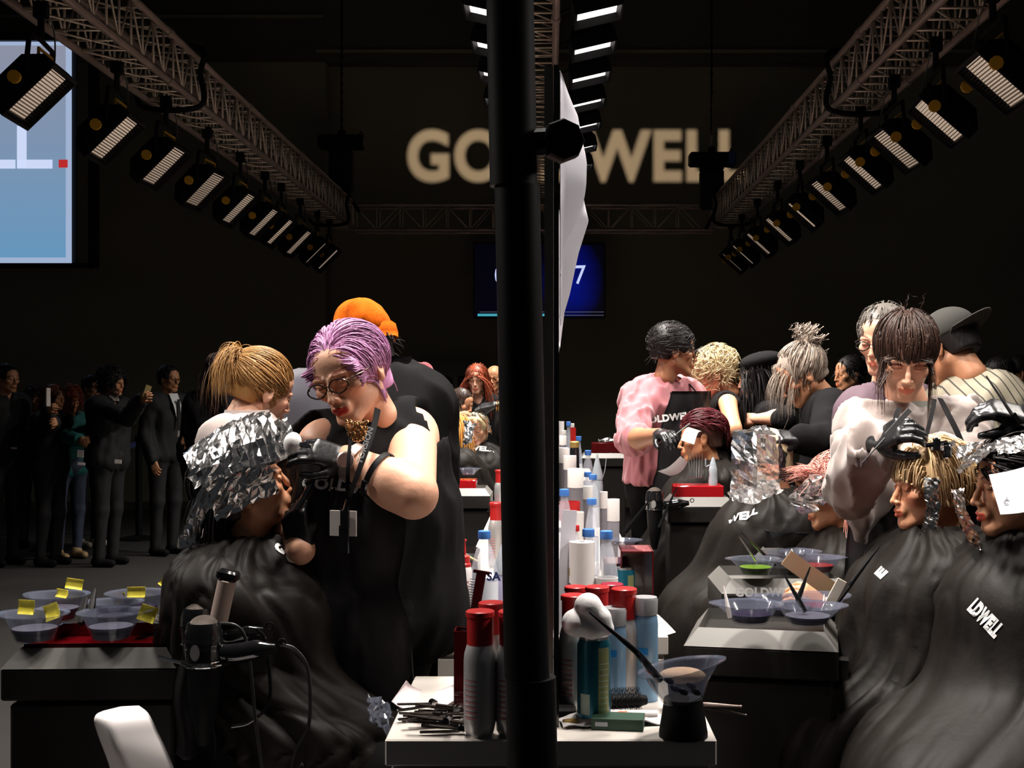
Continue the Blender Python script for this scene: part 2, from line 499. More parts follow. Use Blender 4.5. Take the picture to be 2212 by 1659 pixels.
# ================================================================ flood lamps on the side trusses
M_refl = mat('lamp_reflector', (.8, .72, .62), .25, .9, emis=(1.0, .74, .55), es=.42, bump=(25, .6))
M_lampon = mat('lamp_glow', (.9, .9, .9), .3, emis=(1.0, .93, .88), es=3)
M_louv = mat('lamp_louvre', (.05, .04, .035), .35, .6)
M_slat = mat('lamp_slat_edge', (.75, .62, .5), .3, .9, emis=(1.0, .85, .7), es=.75)
def lamp_parts(t, R, bright=1.0, mid=False):
    """housing opens along local -Z; long side over local X, width along Y"""
    lx, ly, d = (.33, .36, .15) if not mid else (.26, .30, .17)
    h = MB()
    k = .55 if not mid else .62
    top = [(-lx / 2 * k, -ly / 2 * .8), (lx / 2 * k, -ly / 2 * .8), (lx / 2 * k, ly / 2 * .8), (-lx / 2 * k, ly / 2 * .8)]
    bot = [(-lx / 2, -ly / 2), (lx / 2, -ly / 2), (lx / 2, ly / 2), (-lx / 2, ly / 2)]
    ib = [(x * .90, y * .92) for x, y in bot]
    V = [(x, y, d) for x, y in top] + [(x, y, d * .45) for x, y in bot] + [(x, y, 0) for x, y in bot] + [(x, y, 0) for x, y in ib] + [(x * .9, y * .9, .05) for x, y in ib]
    Fc = [(3, 2, 1, 0)]
    for a in range(4):
        for i in range(4):
            j = (i + 1) % 4; Fc.append((a * 4 + i, a * 4 + j, a * 4 + 4 + j, a * 4 + 4 + i))
    Fc = [q[::-1] for q in Fc]
    h.add(V, Fc)
    h.out('housing', M_black, t, False).rotation_euler = R
    e = MB(); e.box((0, 0, .045), (lx * .86, ly * .88, .006))
    e.out('reflector', M_lampon if mid else M_refl, t, False).rotation_euler = R
    if not mid:
        g = MB(); n = 17
        for i in range(n):
            x = (-.5 + (i + .5) / n) * lx * .84
            g.box((x, 0, .024), (.0025, ly * .86, .026))
        g.out('louvre', M_louv, t, False).rotation_euler = R
    y = MB()
    s = lx * .5 + .02
    hy = ly / 2 + .015
    y.tube([(0, -hy, .06), (0, -hy, .16), (0, -hy * .85, .26), (0, 0, .27), (0, hy * .85, .26), (0, hy, .16), (0, hy, .06)], .012, 6)
    y.tube([(0, 0, .27), (0, 0, .40)], .016, 6); y.box((0, 0, .41), (.06, .05, .07))
    y.out('yoke', M_black, t)
    if not mid:
        kx = MB(); kx.tube([(-.05, -hy - .012, .05), (-.05, -hy - .03, .05)], .03, 10); kx.out('knob', M_yellow, t); kx = MB(); kx.tube([(-.05, hy + .012, .05), (-.05, hy + .03, .05)], .03, 10)
        kx.n and None
        kx.out('knob', M_yellow, t); kx = MB(); kx.tube([(.02, -.10, .17), (.02, -.10, .21), (.02, .10, .21), (.02, .10, .17)], .008, 6); kx.out('carry_handle', M_yellow, t)
        c = MB(); c.tube(spline([(0, .1, .14), (-.05, .2, .1), (-.02, .26, .2), (0, .2, .36), (0, .06, .44)], 16), .004, 5); c.out('cable', M_cable, t)
def spot_light(t, n, power, size, col=(1.0, .93, .86), spread=82, off=.05):
    l = bpy.data.lights.new('lamp_light', 'AREA'); l.shape = 'RECTANGLE'; l.size = size[0]; l.size_y = size[1]
    l.energy = power; l.color = col; l.spread = math.radians(spread)
    o = bpy.data.objects.new('lamp_light', l); COL.objects.link(o); o.parent = t
    n = nz(n); o.location = tuple(n * off)
    o.rotation_euler = V3(n).to_track_quat('-Z', 'Y').to_euler()
    return o
LAMPZ = EYE + 1.33
first = None
side_labels = {}
ordn = ['nearest', 'second', 'third', 'fourth', 'fifth', 'sixth', 'seventh', 'eighth', 'ninth', 'tenth', 'eleventh', 'twelfth', 'thirteenth', 'last']
protoL = protoR = None
PW = dict(side=4.6, mid=12.5)
for sd, ys in (('L', LEFT_Y), ('R', RIGHT_Y)):
    proto = None; vis = [y for y in ys if (F / y) * 1.33 < 834 and y > 5.5]
    for y in ys:
        X = (-2.36 if sd == 'L' else (RX + TW * .5 + .03))
        z = LAMPZ
        tilt = math.radians(45) if sd == 'L' else math.radians(-42)
        if y in vis:
            i = vis.index(y)
            if sd == 'L':
                lab = ['black floodlight nearest the blue slide screen, hanging across its edge', 'second floodlight out from the slide screen, with its yellow handle'][i] if i < 2 else \
                    f'louvred black floodlight, {ordn[i]} in the screen-side row counted from the slide screen'
            else:
                lab = ['large black floodlight highest in the trolley-side row, grille fully lit', 'floodlight second from the top of the trolley-side row, looped cable behind'][i] if i < 2 else \
                    f'louvred black floodlight, {ordn[i]} down the trolley-side row from its highest one'
        else: lab = f'louvred black floodlight outside the picture, over the near stations on the {"screen" if sd == "L" else "trolley"} side'
        if proto is None:
            t = thing('flood_lamp', lab, 'floodlight', (X, y, z), 0, 'floodlights on the side trusses')
            lamp_parts(t, (0, -tilt, 0)); proto = t
        else:
            t = copy_tree(proto); t.location = (X, y, z); t['label'] = lab
        t.rotation_euler = (0, 0, math.radians(random.Random(int(y * 100)).uniform(-5, 5)))
for sd, ys in (('L', LEFT_Y), ('R', RIGHT_Y)):
    for i, y in enumerate(ys):
        if y > 7.5 and i % 2: continue
        X = (-2.36 if sd == 'L' else (RX + TW * .5 + .03)); sg = 1 if sd == 'L' else -1
        hold = [o for o in bpy.data.objects if o.name.startswith('flood_lamp') and abs(o.location.x - X) < .01 and abs(o.location.y - y) < .01][0]
        spot_light(hold, (sg * .70, 0.0, -.72), PW['side'] * (1.0 if y < 7.5 else 1.6), (.2, .25))
# lamps on the truss above the mirrors
proto = None
for i, y in enumerate(MID_Y):
    for sg, X in ((-1, -.33), (1, .25)):
        side = 'pink-shirt' if sg > 0 else 'screen'
        vis = [q for q in MID_Y if (F / q) * 1.9 < 870]
        k = vis.index(y) if y in vis else -1
        lab = (f'black overhead lamp, bright white mouth, {ordn[k]} of the row {"right" if sg > 0 else "left"} of the pole') if k >= 0 else f'black overhead lamp above the picture on the {side} side'
        t = thing('downlight', lab, 'overhead lamp', (X, y, EYE + 1.92), 0, 'lamps on the truss above the mirrors')
        if proto is None: lamp_parts(t, (0, 0, 0), mid=True); proto = t
        else:
            for ch in proto.children: copy_tree(ch, t)
        for ch in t.children:
            if not ch.name.startswith('yoke'): ch.rotation_euler = (0, math.radians(13 * -sg), 0)
        if sg > 0: b = MB(); b.bar((0, 0, .30), (-.225, 0, .21), .012, 6); b.out('outrigger', M_black, t)
        if y < 7.2 or i % 2 == 0:
            spot_light(t, (sg * .42, 0.0, -.9), PW['mid'] * (1.0 if y < 7.2 else 1.7), (.18, .2), spread=92)

# ================================================================ chain hoists
M_hoistblue = mat('blue_hoist_cap', (.02, .08, .22), .5)
def hoist(px, py, s, cap, label):
    t = thing('chain_hoist', label, 'chain hoist', W(px, py, s)); k = 1 / s
    b = MB(); b.box((0, 0, 0), (98 * k, .22, 28 * k), bev=.02); b.box((0, 0, -10 * k), (50 * k, .2, 30 * k), bev=.015); b.tube([(0, 0, 10 * k), (0, 0, 26 * k)], .045, 10)
    b.tube([(36 * k, 0, 10 * k), (42 * k, 0, 24 * k), (48 * k, 0, 10 * k)], .012, 6)
    b.out('motor', M_black, t)
    c = MB(); c.box((0, 0, -64 * k), (50 * k, .22, 86 * k), bev=.03); c.out('chain_bag', mat('black_canvas', (.010, .010, .010), .85), t)
    d = MB(); top = 7.4 - (EYE - (py - CY) / s)
    z = 10 * k; i = 0
    while z < top:
        d.box((0, 0, z), (.016 if i % 2 else .026, .026 if i % 2 else .016, .05)); z += .05; i += 1
    d.out('chain', M_black, t, False)
    e = MB(); e.bar((10 * k, 0, -105 * k), (38 * k if cap == 0 else -12 * k, 0, -150 * k), .02, 6); e.out('lower_chain', M_black, t)
    if cap:
        g = MB(); g.box((42 * k, -.005, 0), (18 * k, .23, 29 * k), bev=.015); g.out('end_cap', M_hoistblue, t)
hoist(738, 308, 195, 0, 'black chain hoist with hanging chain bag over the screen-side truss end')
hoist(1537, 345, 195, 1, 'black chain hoist with a blue end cap in front of the projected word')

# ================================================================ slide screen, monitor, sign
M_scrframe = mat('screen_frame', (.006, .006, .007), .6)
ss = 200.; t = thing('projection_screen', 'large pale blue slide screen in a black frame at the edge', 'screen', W(-150, 570, ss))
YS = F / ss
def qx(x0, y0, x1, y1, m, name, th=.01, off=0.0, par=t, s=ss):
    a = W(x0, y0, s); c = W(x1, y1, s); bb = MB()
    bb.box(((a + c) / 2 - np.array([0, off, 0])), (abs(c[0] - a[0]), th, abs(a[2] - c[2]))); return bb.out(name, m, par, False, shift=wloc(par))
def emi(n, c, e): return mat(n, (0.02, .02, .02), .5, emis=c, es=e)
fr = MB()
for (x0, y0, x1, y1) in ((-300, 570, 205, 578), (193, 82, 212, 578), (-300, 70, 212, 88)):
    a = W(x0, y0, ss); c = W(x1, y1, ss); fr.box((a + c) / 2, (abs(c[0] - a[0]), .08, abs(a[2] - c[2]) + .01))
fr.out('screen_frame', M_scrframe, t, False, shift=wloc(t))
a = W(-300, 88, ss); c = W(152, 568, ss)
pn = MB(); pn.box((a + c) / 2 + np.array([0, .03, 0]), (c[0] - a[0], .02, a[2] - c[2]))
mm = emi('slide_pale_border', (.44, .56, .80), .78)
bk_ = MB(); bk_.box((a + c) / 2 + np.array([0, .06, 0]), (c[0] - a[0] + .1, .02, a[2] - c[2] + .1)); bk_.out('glow_block_panel', M_scrframe, t, False, shift=wloc(t))  # unseen panel added to keep the slide's rear glow off the wall
pn.out('slide_border', mm, t, False, shift=wloc(t))
m2 = mat('slide_blue', (.02, .02, .02), .5)
nt = m2.node_tree; bs = nt.nodes['Principled BSDF']; tc = nt.nodes.new('ShaderNodeTexCoord'); sp = nt.nodes.new('ShaderNodeSeparateXYZ'); rp = nt.nodes.new('ShaderNodeValToRGB')
nt.links.new(tc.outputs['Generated'], sp.inputs[0]); nt.links.new(sp.outputs[2], rp.inputs[0]); nt.links.new(rp.outputs[0], bs.inputs['Emission Color'])
rp.color_ramp.elements[0].color = (.18, .42, .70, 1); rp.color_ramp.elements[1].color = (.36, .38, .50, 1); bs.inputs['Emission Strength'].default_value = .72
qx(-300, 98, 141, 556, m2, 'slide_field', .01, -.012)
ml = emi('slide_white', (.60, .68, .92), 1.0)
for q in ((37, 272, 57, 362), (37, 345, 113, 364), (-60, 345, 33, 364)): qx(*q, ml, 'slide_letter', .01, .0)
qx(127, 345, 146, 362, emi('slide_red', (.62, .03, .03), .8), 'slide_red_square', .01, .0)
# countdown monitor
sm = 192.; t = thing('countdown_monitor', 'dark blue countdown monitor under the cross truss, split by the pole', 'monitor', W(1165, 688, sm))
a = W(1022, 524, sm); c = W(1308, 688, sm)
mb = MB(); mb.box((a + c) / 2 + np.array([0, .05, 0]), (c[0] - a[0], .09, a[2] - c[2]), bev=.01); mb.out('casing', mat('monitor_casing', (.01, .01, .014), .4), t, False, shift=wloc(t))
ms = mat('monitor_glow', (.0, .0, .01), .3)
nt = ms.node_tree; bs = nt.nodes['Principled BSDF']; tc = nt.nodes.new('ShaderNodeTexCoord')
no = nt.nodes.new('ShaderNodeTexNoise'); no.inputs['Scale'].default_value = 2.6; no.inputs['Detail'].default_value = 5
gr = nt.nodes.new('ShaderNodeTexGradient'); gr.gradient_type = 'SPHERICAL'; mp = nt.nodes.new('ShaderNodeMapping')
mp.inputs['Location'].default_value = (-3.0, 0, -.80); mp.inputs['Scale'].default_value = (4.0, 0, 1.6)
nt.links.new(tc.outputs['Generated'], mp.inputs[0]); nt.links.new(mp.outputs[0], gr.inputs[0]); nt.links.new(tc.outputs['Generated'], no.inputs[0])
mu = nt.nodes.new('ShaderNodeMath'); mu.operation = 'MULTIPLY'; nt.links.new(gr.outputs['Fac'], mu.inputs[0]); nt.links.new(no.outputs[0], mu.inputs[1])
rp = nt.nodes.new('ShaderNodeValToRGB'); nt.links.new(mu.outputs[0], rp.inputs[0]); nt.links.new(rp.outputs[0], bs.inputs['Emission Color']); bs.inputs['Emission Strength'].default_value = 1.0
rp.color_ramp.elements[0].color = (.0004, .0004, .003, 1); rp.color_ramp.elements[1].color = (.0004, .005, .20, 1); rp.color_ramp.elements[1].position = .5
qx(1026, 529, 1304, 684, ms, 'display', .01, 0, t, sm)
md = emi('digit_white', (.55, .62, .95), 1.0)
for tx_, px_ in (('00', 1093), (':', 1166), ('07', 1240)): lettering('digits', tx_, .30, W(px_, 596, sm) - np.array([0, .008, 0]), (1, 0, .02), (0, 0, 1), md, t, bold=.006, xs=.88)
mc = emi('bar_cyan', (.05, .50, .62), .9)
qx(1032, 678, 1214, 683, mc, 'progress_bar', .01, .008, t, sm)
b = MB()
for z in (674, 681): b.box((W(1170, z, sm) - np.array([0, .01, 0])), ((1302 - 1034) / sm, .006, .006))
b.out('bar_outline', emi('bar_line', (.25, .25, .35), .4), t, False, shift=wloc(t))
b = MB(); b.box((W(1165, 512, sm) + np.array([0, .06, 0])), (.06, .05, .16)); b.out('mount', M_black, t, shift=wloc(t))
# NO EXIT sign
t = thing('wall_sign', 'dark notice board lettered NO EXIT on the far wall', 'sign', (Xw(985), WY + .1, Zw(868)))
b = MB(); b.box((0, .03, (868 - 784) / 183 / 2), (.86, .02, .5)); b.out('board', mat('sign_board', (.16, .15, .13), .8), t, False)
lettering('sign_letters', 'NO EXIT', .175, (Xw(990), WY + .115, Zw(826)), (1, 0, 0), (0, 0, 1), mat('sign_black', (.01, .01, .01), .8), t, bold=.05, xs=.95)

# ================================================================ the word thrown on the wall by a stencil projector
STOFF = -.035
PY = 5.6; PC = np.array([.35, PY, 5.2]); tgt = np.array([(1247 - CX) / 176., WY + .5, EYE + (834 - 340) / 176.])
dirv = nz(tgt - PC); D = np.linalg.norm(tgt - PC); g = .14
t = thing('stencil_projector', 'ceiling projector that throws the lettering, outside the picture', 'projector', PC)
rt = nz(np.cross(dirv, [0, 0, 1])); upv = np.cross(rt, dirv)
ratio = g / D
tw = text_verts('GOLDWELL', 1.0, .045, 1.0)
v = tw[0]; wid = v[:, 0].max() - v[:, 0].min(); hgt = v[:, 1].max() - v[:, 1].min()
tgtW = (1608 - 888) / 176. * ratio; tgtH = (394 - 291) / 176. * ratio
# wall is upright while the plate faces the beam: scale height for the slanted hit
cu = bpy.data.curves.new('stencil', 'FONT'); cu.body = 'GOLDWELL'; cu.align_x = 'CENTER'; cu.align_y = 'CENTER'; cu.size = 1; cu.space_character = 1.10; cu.resolution_u = 6
tmp = bpy.data.objects.new('stencil', cu); COL.objects.link(tmp)
dg = bpy.context.evaluated_depsgraph_get()
bpy.context.view_layer.objects.active = tmp; tmp.select_set(True)
bpy.ops.object.convert(target='CURVE')
tmp = bpy.context.view_layer.objects.active; cu = tmp.data
pts = []
for spn in cu.splines:
    if spn.type == 'BEZIER': pts += [tuple(p.co) for p in spn.bezier_points]
    else: pts += [tuple(p.co[:3]) for p in spn.points]
pts = np.array(pts); x0, x1, y0, y1 = pts[:, 0].min(), pts[:, 0].max(), pts[:, 1].min(), pts[:, 1].max()
sp = cu.splines.new('POLY'); sp.points.add(3)
for p, co in zip(sp.points, ((x0 - 6, y0 - 6), (x1 + 6, y0 - 6), (x1 + 6, y1 + 6), (x0 - 6, y1 + 6))): p.co = (co[0], co[1], 0, 1)
sp.use_cyclic_u = True; cu.dimensions = '2D'; cu.fill_mode = 'BOTH'; cu.offset = STOFF
dg = bpy.context.evaluated_depsgraph_get(); me = bpy.data.meshes.new_from_object(tmp.evaluated_get(dg))
vv = np.array([tuple(q.co) for q in me.vertices]); ff = [tuple(p.vertices) for p in me.polygons]
bpy.data.objects.remove(tmp); bpy.data.meshes.remove(me)
cxm, cym = (x0 + x1) / 2, (y0 + y1) / 2
cosi = math.sqrt(1 - dirv[2] ** 2)
P3 = []
for q in vv:
    u = (q[0] - cxm) / (x1 - x0) * (1608 - 888) / 176.; w = (q[1] - cym) / (y1 - y0) * (394 - 291) / 176.
    wp = tgt + np.array([u, 0, w])       # wanted point on the wall
    dd = wp - PC; P3.append(dd / (dd @ dirv) * g)
me_o = newmesh('stencil_plate', P3, ff, M_black, t, False)
b = MB(); R = np.stack([rt, upv, dirv], 1)
for (cx_, cy_, sx, sy) in ((-.16, 0, .01, .33), (.16, 0, .01, .33), (0, .16, .33, .01), (0, -.16, .33, .01)):
    b.box(R @ np.array([cx_, cy_, .05]), (sx, sy, .42), R)
b.out('barrel', M_black, t, False)
l = bpy.data.lights.new('projector_light', 'SPOT'); l.energy = 4200; l.color = (1.0, .74, .60); l.spot_size = math.radians(45); l.spot_blend = .1; l.shadow_soft_size = .0005
o = bpy.data.objects.new('projector_light', l); COL.objects.link(o); o.parent = t; o.rotation_euler = V3(dirv).to_track_quat('-Z', 'Y').to_euler()
# ================================================================ people: heads, hands, bodies, hair, cloth
SK = {}
def skin(name, col):
    return mat('skin_' + name, col, .48, tint=True, bump=(90, .08), sss=.12)
S_fair = skin('fair', (.78, .42, .28)); S_warm = skin('warm', (.66, .31, .17)); S_tan = skin('tan', (.52, .24, .12)); S_olive = skin('olive', (.42, .19, .10)); S_dark = skin('deep', (.30, .13, .07))
M_glove = mat('black_glove', (.010, .010, .011), .33, bump=(60, .12))
M_apron = mat('black_apron', (.010, .009, .010), .62, bump=(300, .1), spec=.25)
M_clothblk = mat('black_cloth', (.007, .0065, .007), .9, spec=.12)
M_cape = mat('black_cape_nylon', (.0105, .0085, .0072), .55, bump=(30, .15), spec=.13)
M_foil = mat('hair_foil', (.93, .91, .90), .21, 1.0, bump=(55, .22))
M_glasses = mat('glasses_frame', (.02, .015, .015), .2)
M_lens = mat('glasses_lens', (1, 1, 1), .02, trans=1.0, ior=1.05, alpha=.25)
M_eyew = mat('eye_white', (.75, .72, .70), .2)

def head_sdf():
    s = SDF()
    s.ell((0, .018, .036), (.0745, .094, .082), k=0)
    s.ell((0, -.028, -.030), (.056, .058, .072), k=.03)
    s.ell((0, -.050, .040), (.055, .036, .046), k=.02)
    s.ell((0, -.074, -.092), (.021, .017, .017), k=.02)
    for e in (-1, 1):
        s.cap((e * .050, .000, -.052), (e * .016, -.070, -.094), .017, .015, .022)
        s.cap((e * .012, -.087, .020), (e * .044, -.078, .020), .008, .007, .010)
        s.ell((e * .043, -.062, -.016), (.021, .019, .018), k=.02)
        s.ell((e * .031, -.099, .004), (.0165, .016, .0125), k=.012, op=-1)
        s.ell((e * .031, -.0775, .003), (.0135, .0115, .0115), k=.003)
        s.cap((e * .019, -.087, .0075), (e * .043, -.083, .0065), .0035, .0035, .003)
    s.chain([(0, -.088, .012), (0, -.100, -.014), (0, -.109, -.031)], [.0060, .0068, .0088], k=.008)
    for e in (-1, 1): s.ell((e * .0105, -.100, -.034), (.0070, .008, .0065), k=.005)
    for e in (-1, 1): s.ell((e * .006, -.106, -.0425), (.004, .004, .003), k=.002, op=-1)
    s.ell((0, -.086, -.058), (.026, .014, .022), k=.012)
    s.chain([(-.022, -.089, -.061), (-.008, -.0985, -.0575), (0, -.0985, -.0585), (.008, -.0985, -.0575), (.022, -.089, -.061)], [.003, .005, .0045, .005, .003], k=.004)
    s.chain([(-.020, -.089, -.065), (0, -.098, -.069), (.020, -.089, -.065)], [.003, .0065, .003], k=.004)
    s.chain([(-.024, -.0935, -.0630), (0, -.105, -.0635), (.024, -.0935, -.0630)], [.0012, .0016, .0012], k=.002, op=-1)
    for e in (-1, 1):
        Re = rotm(e * 18, -12, 0)
        s.ell((e * .077, .010, -.004), (.0075, .0185, .031), Re, k=.006)
        s.ell((e * .086, .006, .002), (.006, .010, .017), Re, k=.004, op=-1)
        s.ell((e * .075, .006, -.030), (.006, .008, .009), k=.005)
    s.cap((0, .018, -.05), (0, .032, -.125), .050, .050, .03)
    return s
HEADS = {}
def head_geo(res):
    if res not in HEADS:
        v, f = head_sdf().mesh(res)
        HEADS[res] = (v, f)
    return HEADS[res]
def head_tint(v, lips=(1.0, .55, .5), brow=(.25, .2, .18), browt=1.0, lash=(.2, .15, .15), shadow=None, cheeks=.0):
    t = np.ones((len(v), 3))
    x, y, z = np.abs(v[:, 0]), v[:, 1], v[:, 2]
    fr = y < -.05
    lz = np.where(z > -.0630, (z + .0605) / .0068, (z + .0665) / .0085)
    m = fr & ((x / .0225) ** 2 + lz ** 2 < 1) & (y < -.085)
    t[m] = lips
    bz = .0245 + .006 * np.sin(np.clip((x - .012) / .038, 0, 1) * 2.6)
    m = fr & (x > .013) & (x < .050) & (np.abs(z - bz) < .0036 * browt)
    t[m] = brow
    ez = .0030
    m = fr & (np.abs(x - .031) < .0165) & (np.abs(z - (ez - .004 + .0015 * ((x - .031) / .015) ** 2)) < .0016)
    t[m] = lash
    if shadow is not None:
        m = fr & (((x - .032) / .019) ** 2 + ((z - .009) / .010) ** 2 < 1) & (z > ez - .003)
        t[m] = shadow
    if cheeks:
        w = np.exp(-(((x - .045) / .02) ** 2 + ((z + .02) / .02) ** 2)) * fr
        t *= 1 - w[:, None] * cheeks * np.array([0, .5, .5])
    return t

def eye_open(v, t, R, H, hs):
    pass

class Head:
    def __init__(s, c, yaw, pitch=0, roll=0, size=1.0, wide=1.0):
        s.c = np.asarray(c, float); s.R = rotm(yaw, pitch, roll); s.k = size; s.w = np.array([wide, 1, 1.0])
    def to(s, v): return s.c + (np.asarray(v, float) * s.w * s.k) @ s.R.T
    def dirw(s, d): return s.R @ np.asarray(d, float)
    def down(s): return s.R.T @ np.array([0, 0, -1.0])
    def neck(s): return s.to((0, .028, -.095))

# ---------------------------------------------------------------- hair
def hair_cap(o=.012, nape=-.06, line=0.0, side=0.0):
    s = SDF()
    s.ell((0, .022, .036), (.0745 + o, .094 + o, .082 + o), k=0)
    if nape < -.03: s.ell((0, .055, (nape - .02) / 2 + .01), (.058 + o * .6, .045 + o, abs(nape) * .5 + .05), k=.02)
    s.ell((0, -.118, -.035 - line), (.072, .076, .112), k=.012, op=-1)
    for e in (-1, 1): s.ell((e * .080, -.01 - side, -.055), (.04, .042, .062), k=.01, op=-1)
    s.box((0, 0, nape - .10), (.4, .4, .2), k=.008, op=-1)
    return s
def scalp_roots(n, rng, line=0.0, side=0.0, low=-.04):
    out = []
    while sum(len(o) for o in out) < n:
        d = rng.normal(size=(n * 3, 3)); d /= np.linalg.norm(d, axis=1, keepdims=True)
        p = np.array([0, .022, .036]) + d * np.array([.077, .096, .085])
        m = (((p - [0, -.118, -.035 - line]) / [.070, .074, .110]) ** 2).sum(1) > 1
        for e in (-1, 1): m &= (((p - [e * .080, -.01 - side, -.055]) / [.04, .042, .062]) ** 2).sum(1) > 1
        m &= p[:, 2] > low
        out.append(p[m])
    return np.concatenate(out)[:n]
def strands(head, roots, dirs, length, rng, grav=.25, noise=.12, off=.010, w=.0022, steps=16, stop=None, flat=.45, taper=True, offj=.010, curl=0.0, extra=None, keep=1.0, hug=.02):
    """walk strands over the skull; returns (verts, faces) in world space"""
    n = len(roots); L = np.broadcast_to(np.asarray(length, float), (n,)) * rng.uniform(.8, 1.1, n)
    g = head.down() * grav; p = roots.copy(); d = dirs / (np.linalg.norm(dirs, axis=1, keepdims=True) + 1e-9)
    of = off + rng.uniform(0, 1, n) * offj
    P = [p.copy()]; st = (L / steps)[:, None]; alive = np.ones(n, bool)
    c0 = np.array([0, .022, .036]); rr = np.array([.0745, .094, .082])
    ph = rng.uniform(0, 6.28, n); nn = rng.normal(size=(n, 3)) * noise
    for i in range(steps):
        d = d * keep + g + nn * .35 + rng.normal(size=(n, 3)) * noise * .3
        if curl:
            d = d + curl * np.stack([np.cos(ph + i * .9), np.sin(ph + i * .9), np.zeros(n)], 1)
        d /= np.linalg.norm(d, axis=1, keepdims=True)
        q = p + d * st
        R3 = rr[None, :] + of[:, None]
        u = (q - c0) / R3; l = np.linalg.norm(u, axis=1); ins = (l < 1) | ((q[:, 2] > hug) & (l < 1.6))
        q[ins] = c0 + (u[ins] / l[ins, None]) * R3[ins]
        u = (q - [0, -.02, -.05]) / (np.array([.058, .065, .075])[None, :] + of[:, None] * .6); l = np.linalg.norm(u, axis=1); ins = l < 1
        q[ins] = np.array([0, -.02, -.05]) + (u[ins] / l[ins, None]) * (np.array([.058, .065, .075])[None, :] + of[ins, None] * .6)
        if extra is not None: q = extra(q)
        if stop is not None:
            bad = stop(q) & alive; alive &= ~bad
        q[~alive] = p[~alive]
        dd = q - p; ln = np.linalg.norm(dd, axis=1, keepdims=True); d = np.where(ln > 1e-6, dd / (ln + 1e-9), d)
        p = q; P.append(p.copy())
    P = np.stack(P, 1)                      # n, steps+1, 3
    return ribbons(head.to(P.reshape(-1, 3)).reshape(P.shape), w * head.k, flat, taper, head.c, rng)
def ribbons(P, w, flat=.45, taper=True, cen=None, rng=None):
    n, m = P.shape[:2]
    T = np.gradient(P, axis=1); T /= (np.linalg.norm(T, axis=2, keepdims=True) + 1e-9)
    cen = P.mean((0, 1)) if cen is None else cen
    O = P - cen; B = np.cross(T, O); B /= (np.linalg.norm(B, axis=2, keepdims=True) + 1e-9); Nn = np.cross(B, T)
    t = np.linspace(0, 1, m); prof = (np.clip(1.15 - t, .12, 1) * np.clip(t * 6 + .5, 0, 1)) if taper else np.ones(m)
    ws = w * (rng.uniform(.6, 1.4, n) if rng is not None else np.ones(n))
    W_ = ws[:, None, None] * prof[None, :, None]
    A = np.stack([P + B * W_, P + Nn * W_ * flat, P - B * W_, P - Nn * W_ * flat], 2)   # n,m,4,3
    V = A.reshape(-1, 3)
    i = np.arange(n)[:, None, None]; j = np.arange(m - 1)[None, :, None]; k = np.arange(4)[None, None, :]
    a = (i * m + j) * 4 + k; b = (i * m + j) * 4 + (k + 1) % 4
    Fq = np.stack([a, b, b + 4, a + 4], 3).reshape(-1, 4)
    return V, Fq
def hair_mesh(name, head, parent, m, cap=None, lumps=(), res=.005, dispf=None, sh=None):
    parts = []
    if cap is not None:
        v, f = cap.mesh(res, disp=dispf); parts.append((head.to(v), f))
    parts += list(lumps)
    v, f = joinvf(parts)
    return newmesh(name, v, f, m, parent, True, shift=sh)
def hmat(name, c, lo=.55, hi=1.35, rough=.35):
    m = mat('hair_' + name, c, rough + .08, island=(lo, hi), bump=(120, .25, (1, 1, .12)), spec=.35)
    return m
H_lilac = hmat('lilac', (.52, .24, .44), .7, 1.4); H_blond = hmat('dark_blond', (.38, .20, .07)); H_plat = hmat('platinum', (.66, .52, .30), .7, 1.3)
H_black = hmat('black', (.008, .006, .006), .5, 1.8, .42); H_brown = hmat('dark_brown', (.035, .018, .013), .5, 2.0, .3); H_red = hmat('copper_red', (.25, .045, .015), .5, 1.4)
H_silver = hmat('silver', (.36, .29, .24), .55, 1.6); H_pink = hmat('pink', (.78, .33, .27), .7, 1.3); H_grey = hmat('grey', (.13, .115, .10), .5, 1.6)
H_wine = hmat('wine', (.10, .012, .018), .5, 1.6, .25); H_yellow = hmat('light_blond', (.74, .50, .27), .75, 1.25)

